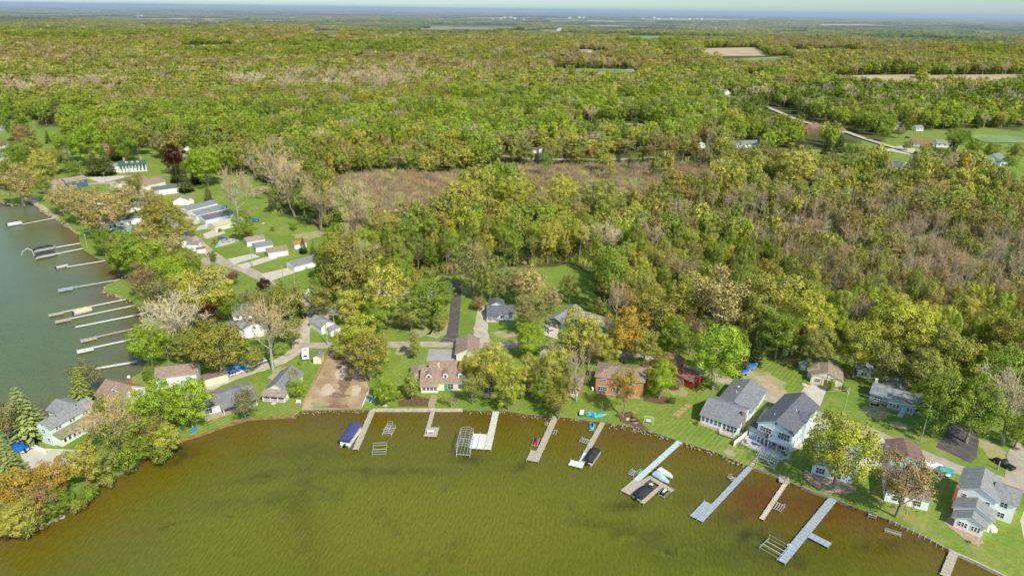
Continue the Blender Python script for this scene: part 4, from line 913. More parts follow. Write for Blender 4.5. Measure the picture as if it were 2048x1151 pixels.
h.block(0, 0, None, 19.5, 5.6, 'y', .52, wall=BLUEF, wins=[('f',.75,3.5,3.1,1.5,4),('f',5.75,3.3,3.0,1.9,4),('f',4.7,.3,4.1,2.1,5)]+[('f',1.0,.35,2.6,2.0,3)]+[('f',4.3,6.9,.7,.7)]+[('r',2.5,.6,.8,1.9),('r',5,.9,.9,1.5),('r',7,.9,.9,1.5),('r',11,.9,.9,1.5),('r',4,3.9,.9,1.2),('r',6.5,3.9,.9,1.2),('r',9.5,3.6,.9,1.4),('r',15,3.6,.9,1.4),('l',4,3.6,1,1.3),('l',9,3.6,1,1.3)], doors=[('f',4.45,3.0,.75,2.0,TRIM)])
h.block(7.4, 8.2, 2.6, 4.6, 6.1, 'x', .55, .3, wall=BLUEF); h.block(-2.0, -.2, 2.05, 3.6, 2.9, 'lean', .12, .3, wall=BLUE); h.block(.6,-1.3,3.4,1.32,2.55,'lean',.3,.2,wall=BLUE,wins=row_w('f',.6,2.8,3,.3,.7,1.9))
h.deck(3.9, -2.0, 5.3, 1.95, 3.0, True, sides='flr', mt=TRIM); h.posts([(4.1,-1.8),(9.0,-1.8),(6.5,-1.8)], -.3, 2.85, .13); h.part('terrace', MB().prism([(-1.6,-3.4),(2,-5.2),(8.2,-5.0),(10.4,-2.5),(9.8,0),(-1.8,.2)], -.3, .16, 'z'), mat('grey_pavers', (.38,.39,.40), .9, .25, 2, col2=(.56,.56,.53)))
h.part('planter_wall', MB().box(-2.2,-4.4,-.3,-1.7,-.4,.5).box(-2.2,-4.9,-.3,1.4,-4.4,.45), mat('pale_block', (.66,.62,.52), .9, .15)); h.part('roof_vent', MB().tube((2.6,4,6.6),(2.6,4,7.6),.12).tube((6.4,9.5,7.2),(6.4,9.5,8.1),.12), TRIM)
tb = thing('patio_table', 'blue grey patio table outside the two storey pale blue house', 'table', (*h.world(.4,-3.0), LZ+.16), h.rz); MB().box(0,0,.68,2.0,1.2,.75).build('table_top', mat('blue_cloth', (.25,.38,.52), .8), tb); [MB().box(a,b,0,a+.08,b+.08,.68).build('leg', GUTT, tb) for a in (.1,1.8) for b in (.1,1.0)]
h = House('house', (1622,945), (1668,958), 'grey roofed cottage with a round stone patio hidden behind the yellow-green maple', wall=BLUEF, roof=RMOT)
h.block(0, 0, 9.5, 13, 3.0, 'hip', .42, wins=[('f',1.0,.6,2.0,1.6,3),('f',4.5,.6,2.2,1.6,3),('l',3,.9,1.4,1.2,2)]); ring = [(4.5+6.2*math.cos(t), -.8+5.2*math.sin(t)) for t in np.linspace(math.pi*.97, 2.03*math.pi, 22)]; h.part('patio', MB().prism(ring, -.3, .14, 'z'), STONE)
h = House('garage', (1778,935), (1830,945), 'brown roofed detached garage beside the narrow road', 'garage', wall=sid('aqua_siding', (.45,.66,.60)), roof=RDBR)
h.block(0, 0, 7.6, 8.6, 2.9, 'y', .38, wins=[('f',1.2,1,1,1),('l',3,1,1,1)], doors=[('l',.6,0,.9,2.1,TRIM),('f',4.4,0,.95,2.1,TRIM)])
h = House('house', (1768,1000), (1842,1018), 'brown roofed cottage with white and teal walls behind the reddish tree', wall=WHITE, roof=rgh('shingle_taupe', (.27,.21,.155)))
h.block(0, 0, 9.2, 11, 3.0, 'hip', .36, wins=[('f',1.5,.7,1.1,1.4),('f',3.0,.7,1.1,1.4),('f',6,.7,1.6,1.4,2),('r',2,.8,1.2,1.3),('r',6,.8,1.2,1.3)]); h.part('wall_panel', MB().box(9.2,1,0,9.26,10,2.7), sid('aqua_siding', (.45,.66,.60)))
h = House('house', (1906,1052), (1957,1072), 'white two storey house with grey green roof and stepped gables on the shore lawn', wall=WHITE, roof=RLGREY)
h.block(0, 0, 5.6, 3.2, 2.7, 'y', .50, wins=row_w('f', 1.0, 2.2, 3, .9, .42, 1.2)+row_w('f', 3.5, 4.7, 3, .9, .42, 1.2), doors=[('f',2.62,0,.5,.01)]); h.block(-.9, 3.0, 7.6, 4.6, 3.2, 'y', .50, wins=[('r',1,1,.8,1.2)]); h.block(-1.1, 7.2, 7.4, 9.6, 5.9, 'y', .5, wins=[('f',1.0,3.9,.8,1.1),('f',5.6,3.9,.8,1.1),('r',1.0,1,.9,1.2)])
h.block(5.6, 9.6, 4.6, 7.0, 5.4, 'x', .5, wins=[('f',1.6,3.6,1.4,1.3,2),('f',1.6,.8,1.4,1.3,2),('r',3,3.5,1,1.2)]); h.part('chimney', MB().box(-1.75,5.6,-.3,-1.1,6.6,6.9), mat('red_brick', (.42,.15,.08), .9, .3, 5)); h.part('roof_vent', MB().tube((1.4,10,6.6),(1.4,10,7.4),.15).tube((4.4,11,6.6),(4.4,11,7.2),.12), TRIM)
tag(MB().box(0,0,0,1.2,1.6,1.0).tube((.6,.2,1),(.6,.2,1.5),.1).box(.1,.1,1,1.1,1.5,1.08).build('air_conditioner', TRIM), 'white utility box against the right side of the white two storey house', 'utility box').location = (*h.world(7.2,3.4), LZ)
h = House('house', (1622,765), (1675,775), 'cream cottage with brown roof and timbered front at the woods edge', wall=CREAM, roof=RTAN)
h.block(0, 0, 8.6, 9.5, 2.8, 'y', .40, wins=[('f',1.0,.8,1.5,1.2,3),('f',5.2,.8,1.0,1.2),('r',1,.9,1,1.1),('r',5,.9,1,1.1)], doors=[('f',3.6,0,.95,2.1,BRWN)]); h.block(-1.2, 3.2, 5.0, 8.0, 2.8, 'y', .38); h.part('gable_timber', MB().box(.2,-.08,2.75,8.4,-.02,2.85).box(4.25,-.08,0,4.35,-.02,4.3).box(6.6,-.08,0,6.7,-.02,2.8).box(2.9,-.08,0,3.0,-.02,2.8), BRWN)
h.part('porch_rail', MB().box(-.5,-1.6,-.2,8.8,-1.5,.6), mat('porch_boards', (.55,.42,.28), .8)); h.posts([(-.3,-1.4),(8.6,-1.4)], 0, 2.6, .09)
h = House('garden_shed', (1713,752), (1738,757), 'small pale green shed with grey roof beside the cream cottage', 'shed', wall=sid('pale_sage_siding', (.66,.72,.55)), roof=RMOT); h.block(0, 0, 4.0, 4.6, 2.4, 'y', .45, wins=[('f',1.1,.8,1.7,1.0,2)]); h.deck(3.9,-.4,2,3,.3,False)
h = House('garden_shed', (1596,737), (1613,742), 'small green barn shaped shed with white doors on the lawn', 'shed', wall=LGREEN, roof=RGREY); h.block(0, 0, 3.0, 4.6, 2.3, 'y', .75, .2, doors=[('f',.7,0,1.6,1.9,TRIM)])
h = House('garden_shed', (1564,709), (1583,713), 'little white shed at the woods edge above the covered boats', 'shed', wall=CREAM, roof=RLGREY); h.block(0, 0, 3.2, 3.4, 2.2, 'y', .5, .2, wins=[('f',.5,.9,.7,.7)], doors=[('f',1.8,0,.9,1.9,BRWN)])
h = House('house', (1738,800), (1848,832), 'long grey blue ranch with mottled roof and aqua front door', wall=GREYW, roof=RMOT)
h.block(0, 0, 14.8, 7.5, 2.7, 'x', .36, wins=[('f',1.4,.7,1.9,1.3,3),('f',12.2,.8,.9,1.1)]); h.block(5.0, -1.6, 7.0, 4.4, 2.7, 'y', .36, wins=[('f',.7,.9,.6,1.2),('f',1.6,.9,.6,1.2),('f',2.5,.9,.6,1.2),('f',5.2,.9,.7,1.2),('f',6.1,.9,.5,1.2)], doors=[('f',3.7,0,1.1,2.1,mat('aqua_paint', (.25,.68,.66), .5))])
h.block(2.4, 6.8, 5.6, 6.2, 2.7, 'y', .4); h.part('step', MB().box(8.5,-3.4,-.2,10,-1.6,.25).box(8.3,-4.8,-.2,9.6,-3.4,.1), CONC); h.part('chimney', MB().box(-.1,5.4,2.5,.7,6.2,5.0), TRIM)
# -- centre
h = House('brick_house', (1190,783), (1285,795), 'orange brick two storey house with hipped brown roof', wall=BRICK, roof=RBROWN)
h.block(0, 0, None, 8.6, 5.5, 'hip', .36, wins=[('f',1.3,3.7,1.8,1.1,3),('f',5.6,3.7,1.8,1.1,3),('f',10,3.7,1.8,1.1,3),('f',.9,.9,2.7,1.3,4),('f',5.3,.6,2.0,1.8,2),('f',9.8,.9,2.4,1.3,3)]); h.part('roof_vent', MB().tube((2.2,2.2,5.6),(2.2,2.2,7.0),.13), TRIM); h.part('foundation_bed', MB().box(.2,-1.0,-.3,14,-.02,.15), MATS['pavers'])
h = House('barn', (1272,765), (1300,777), 'red boarded barn with brown roof joined behind the brick house', 'barn', wall=REDW, roof=RRED)
h.block(.5, 1.5, 6.8, 14.5, 5.0, 'y', .42, wins=[('f',1,3,.8,1.1)]); h.block(6.5, 9, 8.5, 5.5, 3.0, 'x', .4, wins=[('f',1.5,1,1,1)])
h = House('house', (842,785), (920,785), 'large brown roofed house with three white dormer windows and small chimney', wall=CREAM, roof=RBROWN)
h.block(0, 0, 5.2, 10.4, 2.6, 'x', .62, .4, wins=row_w('f', 1.0, 2.2, 2, .9, .95, 1.2)+row_w('f', 3.3, 4.4, 2, .9, .95, 1.2)); h.block(5.2, 1.4, 9.6, 9.6, 2.9, 'x', .62, .4, wins=[('f',3.0,.6,1.6,1.7,2),('f',6.2,.8,1.8,1.4,2)], doors=[('f',1.9,0,1,2.2,mat('green_door', (.10,.32,.22), .5))])
for dx in (1.6, 6.7, 11.3): h.dormer(dx, 2.1 if dx < 3 else 2.6, 1.5, 3.0, 3.6, 1.5, mt=WHITE, roof=RBROWN)
h.part('chimney', MB().box(4.9,5.0,4.5,5.6,5.8,7.4), TANW); h.block(-3.6, 4.6, 3.7, 8.0, 2.6, 'hip', .4, roof=RTAN, wall=CREAM); h.block(2.0, 9.6, 10.5, 4.6, 3.2, 'x', .5, roof=RBROWN)
h = House('garage', (915,722), (941,722), 'brown roofed garage between the pale road and the big brown roofed house', 'garage', wall=CREAM, roof=RBROWN); h.block(-.4, 0, 7.2, 11.5, 2.8, 'y', .42, doors=[('l',2,0,3.2,2.3),('l',6.4,0,3.2,2.3)])
h = House('cottage', (972,792), (1006,792), 'brown decked cottage hidden behind the tall yellow-green trees', wall=BRWN, roof=RDBR); h.block(0, 1.5, 6.5, 8, 2.8, 'x', .4, wins=[('f',.8,.7,1.6,1.4,2),('f',3.6,.7,1.8,1.5,2)]); h.deck(-.6,-1.4,7.4,2.8,.6,True)
h = House('cottage', (1058,795), (1100,795), 'dark brown cottage behind the olive tree near the plank dock', wall=BRWN, roof=RDBR); h.block(0, 0, 7.0, 8, 2.8, 'x', .4, wins=[('f',.8,.7,1.6,1.4,2),('f',4.6,.7,1.8,1.5,2)])
h = House('cottage', (1138,788), (1157,791), 'small brick red cottage corner between the bare tree and the olive tree', wall=mat('rose_brick', (.45,.22,.16), .9, .2, 3), roof=RTAN); h.block(0, 0, 3.2, 7, 2.7, 'x', .4, wins=[('f',.5,.4,1.8,1.2,2)]); h.deck(-1.5,-1.6,4.2,1.6,.3,True)
h = House('garden_shed', (1079,716), (1098,716), 'small white shed left of the shore trees by the road', 'shed', wall=WHITE, roof=RLGREY); h.block(0, 0, 3.4, 4.6, 2.4, 'y', .5, .2)
h = House('house', (975,640), (1025,640), 'small grey cottage with white trimmed windows beside the gravel drive', wall=ICE, roof=RDGREY)
h.block(0, 0, 10.0, 7.2, 2.6, 'x', .5, wins=[('f',4.9,.9,1.3,1.2,2),('f',8.0,.9,1.2,1.2,2)], doors=[('f',2.9,0,.9,2.1,TRIM)]); h.block(.9, 6.2, 5.2, 4.6, 3.4, 'y', .5); h.part('porch_floor', MB().box(-.3,-1.9,-.2,4.3,-.02,.2), CONC); h.posts([(-.1,-1.7),(1.8,-1.7),(4.1,-1.7)], .2, 2.5, .08); h.part('porch_roof', MB().prism([(-2.0,2.35),(0,2.75),(0,2.9),(-2.0,2.5)], -.4, 4.4, 'x'), RDGREY)
h = House('house', (1095,650), (1118,657), 'grey roofed ranch with its garage door open', wall=TEALW, roof=RLGREY)
h.block(0, 0, 6.0, 15, 2.7, 'y', .42, doors=[('f',.7,0,4.6,2.3,mat('garage_shade', (.07,.05,.04), .9))], wins=()); h.part('garage_clutter', MB().box(1.2,-.5,-.2,2.2,.02,1.1).box(2.6,-.35,-.2,3.4,.02,.8).box(3.8,-.6,-.2,4.6,.02,1.4), mat('clutter', (.48,.22,.14), .8, .5, 2)); h.block(5.6, 6.5, 15.0, 7.5, 2.7, 'x', .42, wins=[('f',11.2,.8,1.4,1.2,2),('f',8,.8,1.4,1.2,2)]); h.block(17.5, 5.2, 4.6, 5.2, 2.8, 'y', .42, wins=[('f',1.4,.8,1.6,1.3,2)])  # dark panel in the doorway: shade of the open garage painted on
h = House('cottage', (790,650), (865,650), 'low green walled cottage shaded by the trees left of the black driveway', wall=sid('sage_siding', (.30,.36,.25)), roof=RDGREY); h.block(2, 0, 12, 6.5, 2.6, 'x', .4, wins=[('f',1.2,.8,1.6,1.1,2),('f',8,.8,1.6,1.1,2)])
h = House('house', (735,590), (768,592), 'white house with grey roof half hidden behind the golden oak', wall=WHITE, roof=RGREY); h.block(0, 0, 9, 9, 3.2, 'y', .5, wins=[('f',1.5,.8,1.2,1.3),('f',5.5,.8,1.2,1.3)])
# -- left shore
h = House('cottage', (528,803), (572,806), 'grey roofed gabled cottage with a white railed front porch', wall=CREAM, roof=RGREY)
h.block(-.2, 2.2, 6.8, 11.5, 2.7, 'y', .62, wins=[('f',.8,.7,1.2,1.3),('f',4.8,.7,1.2,1.3),('l',3,.8,1.1,1.2),('l',7,.8,1.1,1.2)], doors=[('f',3.0,0,.95,2.1,REDW)]); h.deck(-.3,-.2,7.0,2.4,.35,True); h.posts([(-.1,0),(2.1,0),(4.4,0),(6.5,0)], .3, 2.35, .12); h.part('porch_roof', MB().prism([(-.6,2.3),(2.2,3.2),(2.2,3.35),(-.6,2.45)], -.5, 7.0, 'x'), RTAN); h.part('step', MB().box(2.6,-1.1,-.2,3.9,-.2,.15), CONC)
h = House('cottage', (405,843), (505,812), 'long low cottage with faded grey roof and an open porch on the water side', wall=WHITE, roof=mat('faded_roof', (.16,.16,.16), .9, .4, .35, col2=(.30,.29,.27)))
h.block(.6, 2.6, 15, 8.0, 2.5, 'x', .22, .5, wins=[('f',1.2,.5,1.6,1.6,2),('f',7,.8,1.6,1.2,2),('f',11,.8,1.6,1.2,2)], doors=[('f',4.6,0,.95,2.1,TRIM)]); h.deck(.6,-.3,15,2.9,.2,False,mt=MATS['deck_boards']); h.posts([(.9,-.1),(6.0,-.1),(9.5,-.1),(12.5,-.1),(15.3,-.1)], .2, 2.2, .08); h.part('porch_roof', MB().prism([(-.5,2.15),(2.6,2.5),(2.6,2.62),(-.5,2.27)], 5.6, 16, 'x'), MATS['faded_roof'])
r = MB(); r.box(9.4,-.2,.85,15.4,-.1,.95); [r.box(9.4+k*.3,-.18,.2,9.48+k*.3,-.1,.9) for k in range(21)]; h.part('railing', r, TRIM)
h = House('garage', (411,773), (453,762), 'low yellow shed with a brown roof beside the gravel lane', 'garage', wall=YELL, roof=RDBR); h.block(0, 0, 6.8, 3.8, 2.3, 'x', .3, .15)
h = House('barn', (320,778), (388,770), 'brown roofed barn with white gable end left of the yellow shed', 'barn', wall=WHITE, roof=RBROWN); h.block(-.8, 0, 11.6, 7.4, 4.0, 'x', .42, .35, wins=[('r',3.2,3.3,.8,1.0)])
h = House('house', (196,806), (246,820), 'brown roofed white house with a brick chimney and small dormer', wall=WHITE, roof=RBROWN)
h.block(0, 0, 9.6, 8.6, 3.0, 'x', .62, wins=[('f',1,.9,1.1,1.2,2),('f',3.2,.9,1.1,1.2,2),('f',6.0,.9,1.6,1.2,2),('r',2,.9,1.2,1.2),('r',3.6,4,1.0,1.0)], chim=(7.2,6.2,.9,6.6,mat('red_brick', (.42,.15,.08)))); h.dormer(4.6, 1.8, 1.9, 2.6, 4.0, 1.0, mt=WHITE, roof=RBROWN); h.part('satellite_dish', MB().tube((7.2,6.2,6.6),(7.2,6.2,7.3),.06).tube((7.2,6.1,7.3),(7.25,5.85,7.45),.5,.35,10), TRIM); h.deck(-.4,-2.6,6,2.6,.5,False)
h = House('house', (82,882), (112,892), 'pale green two storey house with grey roof and long lower porch roof', wall=PGREEN, roof=RLGREY)
h.block(0, 0, 5.0, 13.2, 5.4, 'y', .55, wins=[('f',1.9,3.4,1.2,1.1,2),('f',3.2,.9,1.1,1.2,2),('f',.9,.9,.6,1.1),('f',2.0,5.6,.9,.8)]+[('r',u,3.9,.6,.9) for u in (1.6,2.5,5.6,6.5,9.4,10.3)]); h.block(-5.5, 7.0, 5.6, 6.0, 4.6, 'x', .5, roof=RLGREY)
h.part('porch_roof', MB().prism([(5.0,3.35),(8.0,2.45),(8.0,2.6),(5.0,3.5)], .3, 13.4, 'y'), ROLV); h.part('porch_wall', MB().box(5.02,.6,-.3,7.5,13.1,2.4), PGREEN)
f = MB(); [f.box(7.5, 1.3+k*1.35, .8, 7.58, 2.1+k*1.35, 2.0) for k in range(8)]; fo = h.part('window', f, TRIM); f = MB(); [f.box(7.56, 1.38+k*1.35, .88, 7.6, 2.02+k*1.35, 1.92) for k in range(8)]; f.build('pane', GLASS, fo); h.part('roof_vent', MB().box(3.0,3.4,5.9,3.3,3.7,6.9).box(3.0,9.3,5.9,3.3,9.6,6.9), GUTT); OBST.append((*h.world(4,7), 9))
# -- sheds by the gravel lane
h = House('garden_shed', (627,727), (642,727), 'small yellow shed with grey roof beside the white trailer', 'shed', wall=YELL, roof=RGREY); h.block(0, 0, 2.6, 3.6, 2.1, 'y', .6, .2)
h = House('garage', (620,654), (638,665), 'white shed with streaked grey metal roof', 'shed', wall=WHITE, roof=RSTR); h.block(0, 0, 8.4, 5.4, 2.7, 'x', .5, .25); h.block(8.0,1.5,4.2,4,1.9,'lean',.1,.1,roof=RSTR)
h = House('garage', (650,620), (665,626), 'white garage with dark green roof under the big olive tree', 'garage', wall=WHITE, roof=RGREEN); h.block(0, 0, 10.0, 5.5, 2.6, 'x', .45, .25)
h = House('house', (460,676), (520,668), 'white house complex with grey roofs and skylight behind the bare tree', wall=WHITE, roof=RGREY)
h.block(0, -1, 5.5, 8, 3.4, 'x', .35, roof=RLGREY); h.block(5.0, -2, 7.5, 12, 3.6, 'y', .5, .3, roof=RGREY, wins=[('f',3,3.2,1,1.1)]); h.block(1.5, 9, 12.5, 11, 4.8, 'x', .45, roof=RGREY, wins=[('f',u,3.4,1.1,1.0) for u in (1.0,3.0,5.0,7.0,9.0)]); h.block(9,19,3,4,3.6,'y',.4,roof=RLGREY); h.part('skylight', MB().box(7.0,2,5.6,8.2,4.6,5.75), TRIM)
h = House('house', (372,548), (405,545), 'brown roofed cottage with an arched gable window', wall=WHITE, roof=RTAN); h.block(0, 0, 9.5, 9, 3.0, 'x', .45, wins=[('f',1.2,.9,1.2,1.2),('f',5,.9,1.2,1.2)]); h.dormer(.6,-.6,2.6,4,3.0,1.3,mt=WHITE,roof=RTAN)
h = House('cottage', (405,558), (430,556), 'small white cottage with grey roof next to the arched window cottage', wall=WHITE, roof=RGREY); h.block(0, 0, 7.5, 6.5, 2.7, 'x', .5, wins=[('f',1,.8,1,1.2)])
h = House('cottage', (408,572), (446,566), 'tan roofed cottage beside the redbud', wall=CREAM, roof=RTAN); h.block(0, 0, 10, 7, 2.6, 'x', .4)
h = House('cottage', (330,500), (362,492), 'grey mottled roof cottage left of the white sheds', wall=GREYW, roof=RMOT); h.block(0, 0, 11, 7, 2.8, 'x', .45)
h = House('garden_shed', (364,495), (376,495), 'narrow white shed with brown roof by the lane', 'shed', wall=WHITE, roof=RBROWN); h.block(0, 0, 4, 4.6, 2.8, 'y', .4, .2)
h = House('garden_shed', (375,502), (393,502), 'white shed with grey roof beside the lane', 'shed', wall=WHITE, roof=RGREY); h.block(0, 0, 5.2, 4.6, 3.2, 'x', .35, .2)
h = House('garden_shed', (394,507), (410,505), 'low white box shed at the lane edge', 'shed', wall=WHITE, roof=RDBR); h.block(0, 0, 4.0, 3, 1.9, 'x', .3, .15)
def garage(A, B, dp, hh, p, rf, label, wl=None, door=True, w=None, r='x', name='garage'):
    h = House(name, A, B, label, 'garage', wall=wl or WHITE, roof=rf); h.block(0, 0, w, dp, hh, r, p, .25, doors=[('l',1,0,dp-2.2,2.2,DOORM)] if door and r == 'x' else [], wins=[]); return h
garage((590,544),(637,531), 7.0, 2.6, .45, RGREY, 'long white garage with dark grey roof, nearest of the garage row')
garage((538,516),(577,510), 6.4, 2.5, .42, RBROWN, 'white garage with light brown roof, middle of the garage row'); garage((513,505),(547,499), 6.4, 2.5, .42, RGREY, 'white garage with blue grey roof between two brown roofed ones'); garage((495,493),(531,487), 6.4, 2.4, .38, RTAN, 'white garage with tan roof, farthest of the lower garage row')
garage((590,499),(600,497), 4.5, 2.4, .4, RTEAL, 'white shed with orange roof behind the small spruces', w=6)
garage((432,463),(488,448), 7.0, 2.6, .3, mat('cream_roof', (.55,.48,.30), .8, .1), 'cream roofed garage at the near end of the upper garage row', wl=CREAM); garage((413,450),(470,437), 8.0, 2.8, .4, RDGREY, 'blue gabled garage with dark grey roof', wl=ICE); garage((396,440),(452,426), 8.0, 2.7, .4, RGREY, 'white garage with slate roof, second from the far end'); garage((378,430),(436,415), 7.0, 2.7, .4, RGREY, 'white garage with pale grey roof at the far end of the row')
garage((310,392),(354,386), 8, 3.4, .35, RDGREY, 'white walled shed with black roof below the brown roofed hall', w=14); 
h = House('house', (296,382), (336,372), 'long brown roofed hall behind the black roofed shed', wall=CREAM, roof=RBROWN); h.block(0, 2, 15, 11, 3.4, 'x', .35); h.block(-1.5, 12, 13, 11, 3.4, 'x', .35, roof=RBROWN); h.block(-3, 22, 12, 9, 3.2, 'x', .3, roof=RDBR)
garage((347,412),(372,410), 6.5, 2.6, .5, RTAN, 'white garage with brown gabled roof on the meadow edge', w=8.5, r='y'); h = House('garden_shed', (374,408), (386,407), 'small round roofed cream shed on the meadow', 'shed', wall=CREAM, roof=RTAN); h.block(0, 0, 4, 4.5, 2.0, 'y', .6, .15)
h = House('house', (212,462), (285,447), 'blue grey house with slate hipped roof and white gable on the west shore', wall=ICE, roof=RDGREY); h.block(0, 0, 6.5, 8, 4.2, 'hip', .5, roof=RGREY, wins=[('f',1.5,1,1.5,1.5,2),('f',4,1,1.2,1.5)]); h.block(6, 1.5, 13, 7.5, 3.6, 'x', .4, wins=[('f',2,1,1.4,1.3,2),('f',6,1,1.4,1.3,2)])
h = House('cottage', (238,470), (262,468), 'teal trimmed porch house showing between the west shore trees', wall=mat('teal_paint', (.20,.60,.52), .7, .1), roof=RLGREY); h.block(0, 0, 6, 4, 3.0, 'x', .4, wins=[('f',1,.8,1,1.6),('f',3,.8,1,1.6)])
h = House('cottage', (252,425), (276,422), 'small dark roofed cottage behind the slate hipped house', wall=WHITE, roof=RDGREY); h.block(0, 0, 9, 6, 3, 'x', .4)
h = House('cottage', (180,412), (215,410), 'white cottage showing between the pale trees on the point', wall=WHITE, roof=RLGREY); h.block(0, 0, 10, 7, 3, 'x', .5)
h = House('mansion', (240,346), (297,342), 'white colonnaded mansion with green roof and brick chimneys', wall=WHITE, roof=RGREEN)
h.block(0, 1.6, 17, 8, 5.2, 'x', .45, wins=row_w('f', 1.5, 15.5, 7, .6, 1.1, 1.9)+row_w('f', 1.5, 15.5, 7, 3.3, 1.1, 1.2), chim=(3.5,6,1.4,9.2,BRICK)); h.block(-5.5, 3, 5.6, 6.5, 4.6, 'x', .35, roof=RLGREY, wins=[('f',1.5,3,1.2,1.2)]); h.part('porch_roof', MB().prism([(-1.0,5.0),(1.6,5.5),(1.6,5.75),(-1.0,5.3)], -.4, 17.4, 'x'), RGREEN)
h.posts([(x, -.6) for x in np.linspace(.2, 16.8, 9)], 0, 5.05, .22); h.part('chimney', MB().box(13.4,6,6,14.8,7.2,9.6), BRICK)
for dx in (4.2, 7.7, 11.2): h.dormer(dx, 3.0, 1.5, 2.4, 5.9, 1.0, mt=WHITE, roof=RGREEN)
h = House('house', (137,380), (172,373), 'dark blue house with long brown roof on the west point', wall=NAVY, roof=RTAN); h.block(0, 0, 12.5, 8, 5.0, 'x', .4, wins=[('f',1,3.2,1.6,1.2,2),('f',6,3.4,1.2,1.0,2),('f',9,3.4,1.2,1.0,2),('f',2.2,.6,.9,1.6)]); h.block(-12, 3, 13, 8, 4.6, 'x', .4, wall=TANW)
def far_house(A, B, dp, hh, r, wl, rf, label, gap=16, w=None, extra=None, up=0):
    h = House('farmhouse' if hh > 4 else 'far_house', A, B, label, 'house', wall=wl, roof=rf, far=True); W = w or h.W; n = max(2, int(W/4))
    h.block(0, 0, W, dp, hh, r, .5, .5, wins=[('f', W*(i+.5)/n-.6, hh-1.9, 1.2, 1.2) for i in range(n)]); HOUSEVIEW.append(((A[0]+B[0])/2, A[1], gap)); 
    if extra: h.block(*extra)
    return h
far_house((365,312),(390,312), 10, 5, 'y', WHITE, RLGREY, 'white gabled house right of the larger maroon beech', 10, 13)
far_house((203,306),(215,306), 7, 5, 'x', sid('red_siding', (.40,.06,.05)), RRED, 'small red house behind the spruce pair', 7, 9); far_house((0,325),(8,322), 8, 5, 'y', WHITE, RGREY, 'white gable at the left edge of the picture', 8, 12); far_house((0,298),(14,294), 7, 3, 'x', WHITE, RRED, 'red roofed house at the left edge', 10, 14)
far_house((125,305),(143,305), 8, 4, 'x', WHITE, RLGREY, 'pale house half hidden behind the trees above the mansion pole', 8); far_house((0,262),(20,259), 7, 3, 'x', GREYW, RMOT, 'grey house far up the left edge', 9)
far_house((1078,308),(1099,308), 9, 4, 'y', WHITE, RDBR, 'white house with dark roof beside the country road', 12, 10, (-6,2,7,6,3,'x',.4)); far_house((1394,296),(1410,296), 8, 3.6, 'y', ICE, RDGREY, 'small pale blue house behind the orange tree', 9)
far_house((1463,297),(1517,294), 9, 3, 'x', WHITE, RGREY, 'long low white house by the back road', 32, None, (20,-1,8,6,2.6,'x',.3)); far_house((1603,270),(1640,262), 10, 5, 'x', BRWN, RRED, 'dark red roofed house by the slanting road', 20, None, (4,-3,9,9,6,'y',.6))
far_house((1765,338),(1800,343), 12, 3, 'x', GREYW, RDGREY, 'house with solar-dark slate roof by the slanting road', 20); far_house((1800,347),(1818,349), 8, 4, 'y', CREAM, RTAN, 'cream gabled garage next to the dark slate roofed house', 14)
far_house((1908,321),(1930,323), 8, 3, 'x', BLUE, RGREY, 'left blue cottage of the blue roofed group', 13); far_house((1924,325),(1946,328), 8, 3.4, 'y', BLUE, RLGREY, 'middle blue cottage with pale roof', 13); far_house((1958,325),(2000,332), 13, 4, 'y', ICE, RGREY, 'large blue and white barn at the crossroads', 26); far_house((1957,334),(1975,335), 6, 3, 'x', BLUE, RDGREY, 'small blue shed in front of the blue barn', 12)
far_house((1826,293),(1868,294), 9, 3, 'x', GREYW, RRED, 'long low building with reddish roof at the junction', 24); far_house((1872,294),(1906,296), 9, 3.4, 'x', ICE, RLGREY, 'long pale roofed building beside the reddish roofed one', 20); far_house((1783,258),(1803,260), 10, 4, 'y', WHITE, RLGREY, 'white hooped barn behind the crossroads trees', 12); far_house((1832,262),(1846,262), 8, 3, 'x', WHITE, RLGREY, 'small pale building behind the crossroads', 9); far_house((1674,268),(1690,266), 8, 3, 'x', TANW, RTEAL, 'orange tan roofed building among the pines', 9)
far_house((1158,105),(1184,105), 12, 4, 'x', WHITE, RTAN, 'long white house in the distant fields', 18); far_house((1262,148),(1270,147), 11, 4.5, 'y', WHITE, RLGREY, 'tall white gabled farmhouse', 10); far_house((1446,196),(1461,194), 10, 5, 'y', WHITE, RLGREY, 'white house in the right hand woods', 11, None, (8,2,8,6,3,'x',.4)); far_house((1286,85),(1302,85), 12, 5, 'x', TANW, RBROWN, 'distant tan house by the green paddock', 10); far_house((1190,152),(1206,152), 8, 3, 'x', TANW, RBROWN, 'low tan shed by the green meadow', 9); far_house((1055,241),(1066,241), 8, 4, 'y', WHITE, RLGREY, 'lone white cottage in the green woods', 7); far_house((1113,62),(1124,62), 22, 10, 'y', WHITE, RLGREY, 'distant white barn beside a tan field', 8); far_house((281,36),(287,36), 40, 16, 'y', WHITE, RLGREY, 'far white tower-like barn on the left horizon', 4)
# specks of the distant town along the horizon
k = 0
for (a, b, y0, y1, n) in ((980,1060,36,41,7),(1120,1180,34,38,4),(330,480,17,21,8),(140,260,20,24,5),(640,700,25,32,5),(1280,1420,36,40,8),(1480,1600,34,38,6),(1700,2040,38,46,10),(560,640,24,30,3)):
    for i in range(n):
        x = a+(b-a)*(i+random.random()*.8)/n; y = random.uniform(y0, y1); p = GT(x, y); wd = p.y/F*random.uniform(3,6)
        h = House('town_building', (x,y), (x+4,y), 'white building speck of the distant town near the horizon', 'building', wall=WHITE, roof=RLGREY, far=True); h.root['group'] = 'buildings of the distant town'
        h.block(0, 0, wd, wd*.6, max(8, p.y/F*1.5)+6, 'x', .3, .5)
